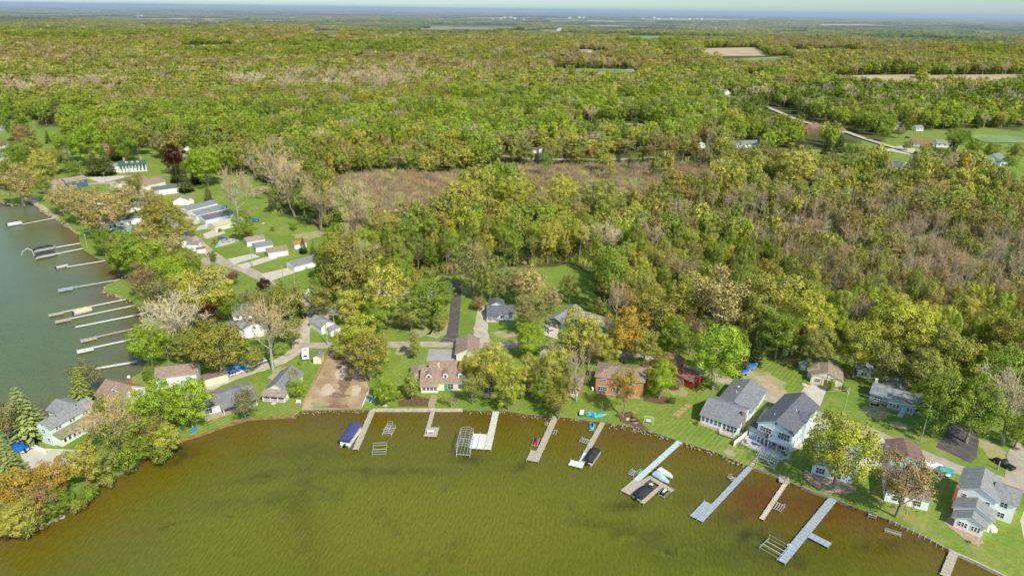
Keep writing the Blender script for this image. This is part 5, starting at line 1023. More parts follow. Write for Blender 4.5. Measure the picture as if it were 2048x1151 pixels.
# ------------------------------------------------------------------ docks
DZ = .55
DWOOD = mat('weathered_planks', (.36,.31,.22), .9, .3, 2, col2=(.56,.50,.38)); DGREY = mat('blue_grey_decking', (.34,.40,.43), .7, .1, 1.5); DWHITE = mat('white_decking', (.72,.71,.66), .6, .08, 1); DPALE = mat('pale_decking', (.62,.60,.48), .8, .12, 1); DMINT = mat('mint_decking', (.50,.62,.56), .7, .08, 1); DTAN = mat('tan_decking', (.62,.54,.38), .8, .12, 1); DDARK = mat('old_wood', (.27,.21,.16), .9, .3, 2)
ALU = mat('aluminium', (.66,.68,.66), .35, .1, 3, metal=.5); PVC = mat('pvc_white', (.85,.85,.83), .4, .02)
def dockboards(mb, x0, y0, x1, y1, z=0, sec=1.2, gap=.07, along='x'):
    """decking in sections"""
    L = (x1-x0) if along == 'x' else (y1-y0); n = max(1, round(L/sec))
    for k in range(n):
        a, b = L*k/n+gap/2, L*(k+1)/n-gap/2; j = random.uniform(-.012,.012)
        if along == 'x': mb.box(x0+a, y0, z-.09+j, x0+b, y1, z+j)
        else: mb.box(x0, y0+a, z-.09+j, x1, y0+b, z+j)
def dock(A, B, w, mt, label, sec=1.2, pads=(), ext=.8, post=3.0, ph=.55, z=DZ, railcol=None, group=None):
    """A: pixel at the shore, B: pixel at the far end; pads: (x0,y0,x1,y1,section,material) in metres, x measured back from the far end"""
    a = G(*A, z); b = G(*B, z); d = b-a; L = d.length+ext; d.normalize(); st = a-d*ext; root = thing('dock', label, 'dock', (st.x, st.y, z), math.atan2(d.y, d.x), group)
    mb = MB(); dockboards(mb, 0, -w/2, L, w/2, 0, sec); mb.build('deck', mt, root); fr = MB()
    for s in (-1,1): fr.box(0, s*w/2-.06, -.24, L, s*w/2+.06, -.095)
    fr.build('frame', DDARK if mt in (DWOOD, DTAN) else ALU, root)
    for (x0,y0,x1,y1,sc_,m2) in pads:
        m = MB(); dockboards(m, L-x1, y0, L-x0, y1, .0, sc_, along='x' if (x1-x0) > abs(y1-y0)*.6 else 'y'); m.build('platform', m2 or mt, root)
        f = MB().box(L-x1, y0, -.24, L-x0, y0+.12, -.1).box(L-x1, y1-.12, -.24, L-x0, y1, -.1); f.build('platform_frame', DDARK, root)
        for (u,v) in ((L-x1+.1,y0),(L-x0-.1,y0),(L-x1+.1,y1),(L-x0-.1,y1)): MB().tube((u,v,-1.2),(u,v,ph),.045).build('post', ALU, root)
    n = max(2, int(L/post)); pm = MB().tube((0,0,-1.2),(0,0,ph*.7),.045); first = None
    for k in range(n+1):
        for s in (-1,1):
            if first is None: first = pm.build('post', ALU, root); o = first
            else: o = first.copy(); COL.objects.link(o); o.parent = root
            o.location = (min(L-.1, L*k/n+.05), s*(w/2+.07), random.uniform(-.25,.1))
    root['L'] = L; return root
dock((745,820),(711,898),1.6,DWOOD,'weathered wood dock beside the navy covered pontoon boat',1.1)
dock((866,820),(852,872),1.2,DWOOD,'weathered wood dock with a square end platform and table',1.0,pads=[(0,-.6,4.6,3.0,1.0,None)])
dock((993,817),(975,898),1.8,DPALE,'long pale dock with two white deck panels beside it',3.0,pads=[(0,-2.9,7.0,-1.0,3.5,DWHITE),(0,-4.9,7.0,-3.0,3.5,DWHITE)])
dock((1112,830),(1070,922),1.7,DWOOD,'plank dock with a square end platform near the red watercraft',1.1,pads=[(0,-2.4,4.6,-.88,1.1,None)])
dock((1206,843),(1172,905),1.4,DWOOD,'plank dock leading to a white end section',1.1)
dock((1174,902),(1158,934),1.5,DWHITE,'white L-shaped dock end beside the black pontoon boat',2.4,ext=0,pads=[(0,-2.9,2.4,-.78,2.4,None)])
dock((1358,883),(1272,960),1.5,DMINT,'straight mint grey dock leading to the big boat platform',2.4)
dock((1500,933),(1399,1040),1.3,DGREY,'long blue grey dock with a rectangular end platform',2.4,pads=[(0,-2.5,7.2,-.68,2.4,None)])
dock((1580,952),(1523,1037),1.0,DTAN,'narrow tan plank dock with a wide wooden landing',.55)
dock((1665,997),(1562,1122),1.8,DGREY,'long blue grey dock with a side platform branching off',1.2,pads=[(11.5,1.0,13.5,5.6,1.2,None)])
dock((1907,1106),(1889,1151),1.7,DWOOD,'old brown dock cut off by the bottom edge',1.2,ext=1)
def slab(name, pts, mt, label, cat='platform', sec=1.1, z=DZ):
    """a platform given by three pixel corners: origin, x end, y end"""
    a, b, c = [G(*p, z) for p in pts]; L = (b-a).length; d = (b-a).normalized(); n = Vector((-d.y, d.x, 0)); wd = (c-a).dot(n); root = thing(name, label, cat, (a.x,a.y,z), math.atan2(d.y,d.x))
    m = MB(); dockboards(m, 0, min(0,wd), L, max(0,wd), 0, sec); m.build('deck', mt, root); f = MB().box(0,min(0,wd),-.25,L,min(0,wd)+.12,-.1).box(0,max(0,wd)-.12,-.25,L,max(0,wd),-.1); f.build('frame', DDARK, root)
    for u in (.1, L-.1):
        for v in (0, wd): MB().tube((u,v,-1.2),(u,v,.35),.05).build('post', ALU, root)
    return root
slab('dock_platform', [(1241,979),(1267,993),(1267,956)], DWOOD, 'large weathered platform at the end of the mint grey dock')
slab('dock_platform', [(1286,966),(1315,948),(1280,962)], DWOOD, 'weathered walkway between the platform and the jet ski')
slab('dock_platform', [(1301,958),(1342,983),(1306,953)], DWOOD, 'diagonal weathered walkway above the black covered boat')
slab('dock_platform', [(1287,1007),(1326,973),(1280,1003)], DWOOD, 'weathered finger pier right of the black covered boat')
slab('dock_platform', [(1558,962),(1580,966),(1566,950)], DWOOD, 'wooden landing at the shore end of the narrow plank dock', z=.75)
W_ = [((116,434),(44,448),1.2,DPALE,'shallow white dock farthest up the west lake',None),((159,486),(112,494),1.4,DWHITE,'upper white dock leading to the first covered boat lift',None),((166,496),(108,508),1.2,DWHITE,'lower white dock leading to the second covered boat lift',None),
 ((213,520),(134,533),1.2,DPALE,'pale dock with a rowing boat tied at its end',None),((252,556),(116,579),1.6,DGREY,'long grey dock with posts and a square end platform',(0,-.8,5.2,2.6,2.6,None)),((268,594),(127,623),1.1,DPALE,'thin dock with a weathered end, just above the pontoon boat',(-5,-.6,0,1.8,1.2,DWOOD)),
 ((282,607),(141,636),1.1,DPALE,'thin dock with a weathered end, just below the pontoon boat',(-5,-.6,0,1.8,1.2,DWOOD)),((298,624),(151,653),1.1,DWHITE,'plain narrow white dock without an end platform',None),((264,657),(193,673),1.1,DWOOD,'short weathered dock between two white ones',(-5,-.6,0,1.8,1.2,DWOOD)),
 ((303,669),(187,694),1.1,DWHITE,'white dock with a white end platform by the sycamore',(-5,-.6,0,2.2,2.4,DWHITE)),((268,723),(190,736),1.3,DWHITE,'white dock nearest the peninsula conifers',None)]
for A, B, w, mt, lb, pad in W_: dock(A, B, w*.78, mt, lb, 3.0, pads=[pad] if pad else [], post=6)
# ------------------------------------------------------------------ boat lifts
def lift(cx, cy, rz, L, w, h, label, beams=3, mt=ALU, z=-.4, group=None, wheel=False, name='boat_lift'):
    p = G(cx, cy, .6); r = thing(name, label, 'boat lift', (p.x, p.y, 0), math.radians(rz), group)
    for x in (-L/2, L/2):
        for y in (-w/2, w/2): MB().tube((x,y,-1.4),(x,y,h),.05).build('leg', mt, r)
    f = MB(); 
    for y in (-w/2, w/2): f.tube((-L/2,y,h*.45),(L/2,y,h*.45),.045).tube((-L/2,y,h*.98),(L/2,y,h*.98),.04)
    for x in (-L/2, L/2): f.tube((x,-w/2,h*.45),(x,w/2,h*.45),.07)
    f.build('frame', mt, r); b = MB()
    for k in range(beams): y = -w/2+w*(k+1)/(beams+1); b.box(-L/2, y-.06, h*.5, L/2, y+.06, h*.5+.1)
    b.build('bunk', DPALE if mt == ALU else mt, r)
    if wheel: MB().tube((L/2,w/2+.1,h*.9),(L/2,w/2+.22,h*.9),.55,.55,12).build('wheel', PVC, r)
    return r
lift(759,899,6,3.6,4.0,1.5,'empty white boat lift standing alone near the navy covered boat',1)
lift(778,860,-8,2.6,4.2,1.1,'small personal watercraft lift with white rails, between two wood docks',4); lift(776,853,-8,1.4,4.0,1.3,'second watercraft lift frame with a red tipped post',2)
lift(1106,862,75,1.8,2.0,1.1,'tiny lift frame right of the plank dock',2); lift(1095,846,70,1.2,1.2,1.0,'tiny frame at the left side of the plank dock',1); lift(1170,880,60,1.8,2.4,1.0,'little white rack left of the dock with the white end',3)
lift(1266,944,50,2.0,1.4,1.0,'pale frame at the end of the mint grey dock',2); lift(1279,944,50,1.6,.5,1.2,'narrow green frame beside the mint grey dock',1,mat('green_paint',(.25,.55,.42),.5)); lift(1463,955,20,1.2,1.4,1.2,'small lift frame halfway along the long blue grey dock',1)
lift(1557,1012,52,2.6,2.2,1.2,'pale watercraft rack beside the narrow tan dock',3); lift(1548,1097,-46,4.6,4.2,1.8,'large white boat lift with a white wheel beside the last blue grey dock',2,wheel=True)
lift(1786,1063,-28,3.2,.8,.8,'low white rail in the water by the sea wall',1); lift(1745,1030,-30,1.6,1.2,1.2,'small ladder frame at the sea wall',1)
def canopy_frame(cx, cy, rz, L, w, h, label, ribs=8, z=0, base=.6):
    p = G(cx, cy, base); r = thing('canopy_frame', label, 'boat lift', (p.x, p.y, z), math.radians(rz))
    for x in (-L*.42, L*.42):
        for y in (-w/2, w/2): MB().tube((x,y,-1.3 if z == 0 else 0),(x,y,h),.07).build('leg', ALU, r)
    f = MB()
    for y in (-w/2, w/2): f.tube((-L/2,y,h),(L/2,y,h),.055).tube((-L/2,y,.7),(L/2,y,.7),.07).tube((-L*.42,y,.7),(0,y,h),.045).tube((L*.42,y,.7),(0,y,h),.045)
    for x in (-L*.42, L*.42): f.tube((x,-w/2,.7),(x,w/2,.7),.07)
    for k in range(3): y = -w/4+w*k/4; f.tube((-L*.42,y,.75),(L*.42,y,.75),.06)
    f.build('frame', ALU, r); b = MB()
    for k in range(ribs+1):
        x = -L/2+L*k/ribs; arc = [(x, w/2*math.cos(t), h+.75*math.sin(t)) for t in np.linspace(0, math.pi, 7)]
        for a, c in zip(arc[:-1], arc[1:]): b.tube(a, c, .05, n=4)
    for t in (math.pi*.25, math.pi*.5, math.pi*.75): b.tube((-L/2,w/2*math.cos(t),h+.75*math.sin(t)),(L/2,w/2*math.cos(t),h+.75*math.sin(t)),.045,n=4)
    b.build('canopy_rib', ALU, r); return r
canopy_frame(930,893,86,8.6,3.6,3.4,'tall bare boat canopy frame with curved ribs in the water beside the white deck panels'); canopy_frame(1536,925,-38,5.2,5.0,2.6,'bare canopy frame pulled up on the lawn in front of the two storey blue house',10,LZ)
# ------------------------------------------------------------------ boats
TARPB = mat('blue_tarp', (.01,.14,.62), .5, .2, 1.5, bump=.6); NAVYC = mat('navy_canvas', (.06,.08,.20), .8, .1, 1); BLACKC = mat('black_canvas', (.035,.035,.04), .7, .3, 1.2, bump=.5); HULLW = mat('white_hull', (.82,.83,.82), .25, .04, 1, coat=.5); PONT = mat('pontoon_metal', (.60,.62,.62), .3, .1, 2, metal=.6); LBLUE = mat('light_blue_cover', (.42,.60,.74), .7, .1, 1, bump=.4); SEAT = mat('tan_vinyl', (.55,.47,.34), .6, .15, 2); MOTOR = mat('outboard_black', (.03,.03,.03), .35, .1); REDP = mat('red_plastic', (.62,.02,.02), .35, .05, coat=.3); CYAN = mat('cyan_plastic', (.02,.38,.72), .4, .1); TURQ = mat('turquoise_plastic', (.10,.62,.66), .4, .1); RUB = mat('tyre_rubber', (.03,.03,.03), .8, .1)
def at(name, label, cat, px, py, rz, z=LZ, group=None): p = G(px, py, z); return thing(name, label, cat, (p.x,p.y,z), math.radians(rz), group)
def hull_secs(L, w, h, keel=.3, n=9, flare=.85, z0=0):
    secs = []
    for i in range(n):
        t = i/(n-1); x = -L/2+L*t; k = 1 if t < .45 else max(.03, 1-((t-.45)/.55)**2.1); hw = w/2*k; rise = .28*h*max(0,(t-.5)*2)**2
        secs.append([(x,0,z0+rise*1.6),(x,hw*flare*.8,z0+keel*.55*h+rise),(x,hw*.96,z0+h*.62),(x,hw,z0+h+rise),(x,0,z0+h+rise+.03),(x,-hw,z0+h+rise),(x,-hw*.96,z0+h*.62),(x,-hw*flare*.8,z0+keel*.55*h+rise)])
    return secs
def runabout(px, py, rz, L, cover, label, z=.2, trailer=False, hullm=None, hump=.55, group=None, name='covered_boat'):
    r = at(name, label, 'boat', px, py, rz, z if not trailer else LZ, group); z0 = .55 if trailer else 0; w = L*.38
    MB().ring(hull_secs(L, w, .85, z0=z0)).build('hull', hullm or HULLW, r)
    secs = []
    for i in range(9):
        t = i/8; x = -L/2-.05+L*.99*t; k = 1 if t < .45 else max(.03, 1-((t-.45)/.55)**2.1); hw = w/2*k+.06; hh = hump*math.sin(math.pi*min(1,t*1.1+.12))**.7*(1 if t < .75 else .6) if t < .9 else .1; zb = z0+.85+.24*.85*max(0,(t-.5)*2)**2
        secs.append([(x,-hw,zb-.22),(x,-hw*.97,zb+.06),(x,-hw*.5,zb+hh*.75+random.uniform(-.04,.04)),(x,0,zb+hh),(x,hw*.5,zb+hh*.75+random.uniform(-.04,.04)),(x,hw*.97,zb+.06),(x,hw,zb-.22)])
    MB().ring(secs).build('cover', cover, r); MB().box(-L/2-.55,-.25,z0+.3,-L/2-.05,.25,z0+1.15).box(-L/2-.45,-.12,z0-.2,-L/2-.25,.12,z0+.3).build('outboard_motor', MOTOR, r, bevel=.05)
    if trailer:
        t = MB().box(-L*.4,-w*.3,.38,L*.35,-w*.24,.5).box(-L*.4,w*.24,.38,L*.35,w*.3,.5).box(L*.3,-.06,.38,L*.72,.06,.5).box(-L*.15,-w*.55,.34,-L*.1,w*.55,.44); t.build('trailer_frame', ALU, r)
        for s in (-1,1): MB().tube((-L*.12,s*w*.5-.1,.32),(-L*.12,s*w*.5+.1,.32),.32,n=12).build('wheel', RUB, r)
    return r
def pontoon(px, py, rz, L, label, cover=None, canopy=None, z=.1, w=2.6, deckm=None, name='pontoon_boat'):
    r = at(name, label, 'boat', px, py, rz, z)
    for s in (-1,1):
        y = s*w*.36; MB().tube((-L/2,y,.25),(L/2-.7,y,.25),.32,n=10).tube((L/2-.7,y,.25),(L/2,y,.42),.32,.06,10).build('pontoon', PONT, r, smooth=False)
    MB().box(-L/2+.2,-w/2,.58,L/2-.25,w/2,.68).build('deck', deckm or DTAN, r); f = MB()
    for s in (-1,1): f.box(-L/2+.5, s*w/2-.03, .7, L/2-.3, s*w/2+.03, 1.35)
    f.box(L/2-.33,-w/2,.7,L/2-.27,w/2,1.35); f.box(-L/2+.5,-w/2,.7,-L/2+.56,w/2,1.35); f.build('side_panel', HULLW, r)
    if cover:
        secs = []
        for i in range(8):
            t = i/7; x = -L/2+.35+(L-.55)*t; h = 1.42+(.5*math.sin(math.pi*t)**.6 if i not in (2,5) else .75)
            secs.append([(x,-w/2-.05,.95),(x,-w/2-.02,1.38),(x,-w*.22,h+random.uniform(-.1,.1)),(x,0,h+.1),(x,w*.22,h+random.uniform(-.1,.1)),(x,w/2+.02,1.38),(x,w/2+.05,.95)])
        MB().ring(secs).build('cover', cover, r)
    else:
        s_ = MB()
        for (x0,y0,x1,y1) in ((L/2-1.6,-w/2+.08,L/2-.4,-w/2+.75),(L/2-1.6,w/2-.75,L/2-.4,w/2-.08),(-L/2+.6,-w/2+.08,-L/2+1.8,w/2-.08),(-.2,-w/2+.08,1.0,-w/2+.7)): s_.box(x0,y0,.69,x1,y1,1.12)
        s_.build('seat', SEAT, r, bevel=.05); MB().box(-.7,.3,.69,-.1,1.0,1.5).build('console', HULLW, r, bevel=.04)
    if canopy:
        secs = []
        for x in np.linspace(-L/2+.1, L/2-.1, 6): secs.append([(x,-w/2-.15,2.3)]+[(x,(w/2+.15)*math.cos(t),2.45+.45*math.sin(t)) for t in np.linspace(math.pi,0,7)]+[(x,w/2+.15,2.3)])
        MB().ring(secs).build('canopy', canopy, r)
        for x in (-L/2+.6,L/2-.6):
            for s in (-1,1): MB().tube((x,s*w/2,-1.2),(x,s*w/2,2.4),.06).build('canopy_post', ALU, r)
    MB().box(-L/2-.35,-.25,.5,L*-.5+.2,.25,1.3).build('outboard_motor', MOTOR, r, bevel=.06); return r
pontoon(702,878,80,8.2,'pontoon boat under a long navy blue canopy beside the first wood dock',canopy=NAVYC,w=3.0)
pontoon(1184,917,62,6.8,'pontoon boat with a lumpy black cover beside the white dock end',cover=BLACKC)
runabout(1290,984,47,7.4,BLACKC,'motor boat under a taut black cover between the platform and finger pier',z=.35,hump=.8)
runabout(1323,959,-50,4.6,LBLUE,'small boat under a light blue peaked cover by the diagonal walkway',z=.5,hump=1.0); runabout(1331,950,-50,4.4,PVC,'small white covered boat just behind the light blue one',z=.45,hump=.3)
pontoon(166,625,46,6.5,'tan topped pontoon boat moored between the thin west docks',cover=mat('tan_canvas',(.62,.50,.33),.8,.1,1)); pontoon(88,500,46,8.5,'low open boat with a dark interior on the upper lift of the west lake',cover=BLACKC,w=3.2,z=.7); pontoon(92,513,46,8.5,'boat with a black cover on the lower lift of the west lake',cover=BLACKC,w=2.6,z=.6); pontoon(30,450,46,7.0,'white pontoon boat moored at the farthest west dock',z=.2)
runabout(125,535,46,4.6,mat('beige_cover',(.62,.55,.42),.7,.1,1),'small beige rowing boat at the end of the pale west dock',z=.2,hump=.15)
r = at('lift_arm','white curved davit arm reaching over the west lake','davit',70,513,40,0); MB().tube((0,0,-1),(-.5,0,3.2),.12).tube((-.5,0,3.2),(-2.0,0,4.6),.12).tube((-2.0,0,4.6),(-4.2,0,3.4),.1).tube((-4.2,0,3.4),(-5,0,1.6),.08).build('arm', PVC, r)
lift(90,497,46,9.5,4.4,1.0,'white cradle frame of the upper boat lift on the west lake',2); lift(94,511,46,10,3.6,1.0,'white cradle frame of the lower boat lift on the west lake',2)
def jetski(px, py, rz, m1, label, z=.3, L=2.9):
    r = at('personal_watercraft', label, 'watercraft', px, py, rz, z); MB().ring(hull_secs(L,1.1,.5)).build('hull', m1, r)
    MB().ring([[(-.9,-.22,.5),(-.9,.22,.5),(-.9,.16,.85),(-.9,-.16,.85)],[(0,-.22,.5),(0,.22,.5),(0,.16,.9),(0,-.16,.9)],[(.25,-.3,.5),(.25,.3,.5),(.25,.2,1.05),(.25,-.2,1.05)],[(1.0,-.2,.55),(1.0,.2,.55),(1.0,.1,.7),(1.0,-.1,.7)]]).build('seat', MOTOR if m1 != MOTOR else HULLW, r); MB().tube((.25,-.4,1.1),(.25,.4,1.1),.035).build('handlebar', MOTOR, r); return r
jetski(1071,883,78,REDP,'bright red watercraft near the plank dock'); lift(1071,883,78,3,1.5,.9,'little cradle frame holding the red watercraft',1); jetski(1329,984,50,MOTOR,'black and white watercraft on its lift by the walkway corner',.5); lift(1329,984,50,3,1.7,1.0,'small frame holding the black and white watercraft',1)
jetski(1185,853,80,TURQ,'turquoise and white watercraft close to the rocky shore'); lift(1185,853,80,3,1.6,.9,'white frame holding the turquoise watercraft',1)
runabout(1502,737,25,5.6,TARPB,'larger blue tarped boat on a trailer on the back lawn',trailer=True); runabout(1491,748,20,3.6,TARPB,'smaller blue tarped boat in front of the larger one',trailer=True,hump=.35)
runabout(38,899,150,6.4,TARPB,'bright blue tarped boat on the terrace at the left edge',trailer=True); runabout(445,416,160,5.5,TARPB,'blue tarped boat behind the far garages',trailer=True); runabout(507,443,165,5.6,TARPB,'blue tarped boat on a trailer on the meadow',trailer=True)
r = at('covered_boat','long bright blue tarp draped over a boat beside the white car','boat',481,738,42); secs = []
for i in range(9): t = i/8; x = -5+10*t; k = math.sin(math.pi*(.08+.84*t))**.4; secs.append([(x,-1.4*k,0),(x,-1.3*k,.9+random.uniform(-.1,.1)),(x,-.5,1.9*k+random.uniform(-.1,.1)),(x,.5,1.9*k+random.uniform(-.1,.1)),(x,1.3*k,.9),(x,1.4*k,0)])
MB().ring(secs).build('cover', TARPB, r); MB().box(4.4,-.1,.3,6.4,.1,.45).build('trailer_tongue', ALU, r)
def heap(px, py, mt, label, s=1.4, name='tarp_covered_boat', cat='boat', z=LZ):
    r = at(name, label, cat, px, py, random.uniform(0,180), z); secs = []
    for i in range(7): t = i/6; x = -s*1.3+2.6*s*t; k = math.sin(math.pi*(.06+.88*t))**.5; secs.append([(x,-s*.8*k,0),(x,-s*.65*k,s*.5*k),(x,-s*.2,s*.8*k+random.uniform(-.1,.1)),(x,s*.25,s*.75*k),(x,s*.7*k,s*.4*k),(x,s*.85*k,0)])
    MB().ring(secs).build('cover', mt, r); return r
heap(354,866,TARPB,'blue tarp heap left of the bright shore tree',1.2); heap(387,860,mat('mid_blue_tarp',(.01,.22,.52),.5,.2,1.5,bump=.6),'lighter blue tarp heap right on the shore lawn',.85); heap(232,868,mat('faded_blue',(.08,.20,.36),.7),'faded blue covered boat half hidden in the bank trees',1.6)
# kayaks, pedal boats and the little sailing boat on the rocky shore
r = at('pedal_boat','left blue pedal boat on the shore by the striped lawn','pedal boat',1179,830,15); MB().ring(hull_secs(2.4,1.5,.45)).build('hull', CYAN, r); MB().box(-.5,-.5,.45,.3,.5,.85).build('seat', TURQ, r, bevel=.06)
r = at('pedal_boat','right bright blue pedal boat next to the small sailing boat','pedal boat',1190,831,10); MB().ring(hull_secs(2.4,1.5,.45)).build('hull', mat('sky_plastic',(.03,.30,.70),.4), r); MB().box(-.5,-.5,.45,.3,.5,.85).build('seat', TURQ, r, bevel=.06)
r = at('sailing_boat','small turquoise sailing boat with a bare thin mast on the shore','boat',1201,832,20); MB().ring(hull_secs(4.0,1.2,.4)).build('hull', TURQ, r); MB().tube((.3,0,.4),(.3,0,5.2),.045).build('mast', ALU, r)
r = at('storage_box','white and teal storage chest on the shore beside the pedal boats','chest',1163,829,80); MB().box(-1.1,-.55,0,1.1,.55,.85).build('body', TEALW, r); MB().prism([(-.6,.85),(.6,.85),(.55,1.0),(-.55,1.0)],-1.15,1.15,'x').build('lid', PVC, r)
def kayak(px, py, rz, m1, label): r = at('kayak', label, 'kayak', px, py, rz); MB().ring(hull_secs(3.4,.75,.32)).build('hull', m1, r); MB().box(-.6,-.2,.3,.2,.2,.37).build('seat', MOTOR, r); return r
kayak(742,797,70,TURQ,'turquoise kayak on the grass beside the small bright maple'); kayak(747,799,72,HULLW,'white kayak lying next to the turquoise one'); heap(1190,830,CYAN,'blue tarpaulin bundle between the pedal boats',.6,'tarpaulin','tarpaulin') if False else None
heap(1985,945,mat('teal_tarp',(.02,.42,.45),.6),'teal tarpaulin bundle beside the white canopied stack',.8,'tarpaulin','tarpaulin') if False else None
# ------------------------------------------------------------------ cars and trailers
def carp(name, c): return mat(name, c, .3, .02, 1, coat=.8, metal=.1)
CW = carp('white_car', (.78,.79,.80)); CSIL = carp('silver_car', (.45,.47,.49)); CBLK = carp('black_car', (.015,.017,.02)); CBLU = carp('blue_car', (.03,.07,.22)); CRED = carp('red_car', (.35,.02,.02)); LMP = mat('lamp_glass', (.85,.85,.8), .1, .02); TLMP = mat('tail_lamp', (.5,.02,.02), .2, .02)
CARP = {}
def car(px, py, rz, m1, label, L=4.6, W=1.85, H=1.5, far=False, truck=False):
    p = GT(px, py) if far else G(px, py, LZ); r = thing('parked_car', label, 'car', (p.x,p.y,p.z+.04 if far else LZ+.06), math.radians(rz)); X = lambda t: -L/2+L*t
    prof = [(0,.35),(.02,.75),(.04,.92),(.30 if not truck else .5,.98),(.72,.95),(.95,.78),(1,.6),(1,.35)]; secs = []
    for t, z in prof: hw = W/2*(.9 if t in (0,1) else 1); secs.append([(X(t),-hw*.93,.28),(X(t),-hw,.5),(X(t),-hw,max(.52,z-.12)),(X(t),-hw*.86,z),(X(t),hw*.86,z),(X(t),hw,max(.52,z-.12)),(X(t),hw,.5),(X(t),hw*.93,.28)])
    MB().ring(secs[2:6]).ring(secs[:3]).ring(secs[5:]).build('body', m1, r)
    a, b, c, d = ((.04,.10,.52,.74) if not truck else (.38,.42,.58,.72)); k = MB().ring([[(X(t),-W*.44*q,.93),(X(t),W*.44*q,.93),(X(t),W*.36*q,z),(X(t),-W*.36*q,z)] for t, z, q in ((a,1.0,1),(b,H-.06,1),(c,H-.06,1),(d,1.0,1))]); k.build('window', GLASS, r)
    MB().box(X(b)+.05,-W*.35,H-.08,X(c)-.05,W*.35,H).build('roof', m1, r); 
    pl = MB()
    for t in (b+.01,(b+c)/2,c-.01):
        for s in (-1,1): pl.poly([(X(t)-.05,s*W*.365,H-.05),(X(t)+.05,s*W*.365,H-.05),(X(t)+.05,s*W*.455,.93),(X(t)-.05,s*W*.455,.93)], [(0,1,2,3)])
    pl.build('pillar', m1, r)
    for t in (.18,.81):
        for s in (-1,1):
            w_ = MB().tube((X(t),s*(W/2-.2),.33),(X(t),s*(W/2+.02),.33),.33,n=14).build('wheel', RUB, r); MB().tube((X(t),s*(W/2-.05),.33),(X(t),s*(W/2+.035),.33),.19,n=10).build('rim', ALU, w_)
    for s in (-1,1): MB().box(X(.975),s*W*.36-.16,.62,X(1)+.01,s*W*.36+.16,.76).build('headlight', LMP, r); MB().box(X(0)-.01,s*W*.38-.12,.68,X(.02),s*W*.38+.12,.88).build('tail_light', TLMP, r)
    return r
car(472,748,45,CW,'white hatchback parked in front of the long blue tarp'); car(520,726,52,CW,'white estate car parked behind the bare lane tree'); car(634,600,28,CSIL,'silver car beside the white caravan'); car(445,478,25,CBLU,'dark blue car parked on the garage drive'); car(452,484,25,CSIL,'silver car next to the dark blue one on the garage drive'); car(1099,662,105,CW,'white car in front of the open ranch garage'); car(1092,657,110,CSIL,'silver car beside the white one at the open garage')
car(2006,930,115,CBLK,'black pickup truck parked by the white sycamore',5.4,2.0,1.8,truck=True); car(232,368,20,CBLU,'dark blue car parked near the mansion road'); car(243,372,20,CBLK,'black car parked near the mansion road'); car(225,378,10,CSIL,'silver car parked near the mansion road'); car(258,450,20,CW,'white car beside the small dark roofed cottage'); car(1858,338,0,CW,'white car by the cream gabled garage',far=True); car(1826,333,-15,CRED,'red car beside the cream gabled garage',far=True); car(1493,289,0,CBLU,'blue car behind the long low white house',far=True); car(1504,289,0,CW,'white car behind the long low white house',far=True); car(1815,276,10,CBLK,'dark car near the junction buildings',far=True)
def caravan(px, py, rz, L, W, H, label, mt=PVC, name='caravan', cat='caravan'):
    r = at(name, label, cat, px, py, rz, LZ+.06); prof = [(-L/2,.55),(L/2-.2,.55),(L/2,1.2),(L/2-.1,H*.8),(L/2-.5,H),(-L/2+.3,H),(-L/2,H-.3)]; MB().prism(prof, -W/2, W/2, 'y').build('body', mt, r)
    for s in (-1,1): MB().tube((-.3,s*W/2-.15,.35),(-.3,s*W/2+.02,.35),.35,n=12).build('wheel', RUB, r)
    MB().box(-1.0,-W/2-.03,1.3,.4,-W/2,1.9).box(1.2,-W/2-.03,1.3,2.0,-W/2,1.9).box(-L/2-.03,-.6,1.4,-L/2,.6,2.0).build('window', GLASS, r); MB().box(L/2,-.06,.4,L/2+1.3,.06,.5).build('tow_bar', MOTOR, r); MB().box(-.3,-.35,H,.5,.35,H+.25).build('roof_vent', mat('grey_vent',(.4,.4,.4),.6), r); return r
caravan(628,592,30,8.0,2.6,3.1,'large white caravan under the green tree at the top of the gravel lane'); caravan(612,714,105,5.0,2.3,2.6,'white caravan trailer on the lawn beside the yellow shed')
r = at('garden_shed','small grey roof awning beside the white caravan','awning',648,588,12); MB().prism([(-1.5,2.0),(0,2.5),(1.5,2.0),(1.5,2.1),(0,2.6),(-1.5,2.1)],-2.2,2.2,'x').build('roof', RDGREY, r); [MB().box(a-.06,b-.06,0,a+.06,b+.06,2.1).build('post', TRIM, r) for a in (-2,2) for b in (-1.3,1.3)]
r = at('portable_toilet','bright blue portable cabin on the gravel by the green roofed garage','portable toilet',624,614,10); MB().box(-.6,-.6,0,.6,.6,2.2).build('body', CYAN, r, bevel=.05); MB().prism([(-.66,2.2),(.66,2.2),(.4,2.45),(-.4,2.45)],-.66,.66,'x').build('roof', PVC, r); MB().box(-.4,-.64,.15,.4,-.6,2.0).build('door', mat('pale_blue',(.3,.5,.7),.5), r)
def bin_(px, py, mt, label): r = at('wheelie_bin', label, 'bin', px, py, 10); MB().ring([[(-.25,-.3,.1),(.25,-.3,.1),(.25,.3,.1),(-.25,.3,.1)],[(-.32,-.38,1.0),(.32,-.38,1.0),(.32,.38,1.0),(-.32,.38,1.0)]]).build('body', mt, r); MB().box(-.35,-.42,1.0,.35,.4,1.08).build('lid', mt, r)
bin_(434,491,CYAN,'blue bin beside the asphalt lane'); bin_(438,492,TURQ,'turquoise bin beside the asphalt lane'); bin_(1185,780,PVC,'white tank at the left wall of the brick house')
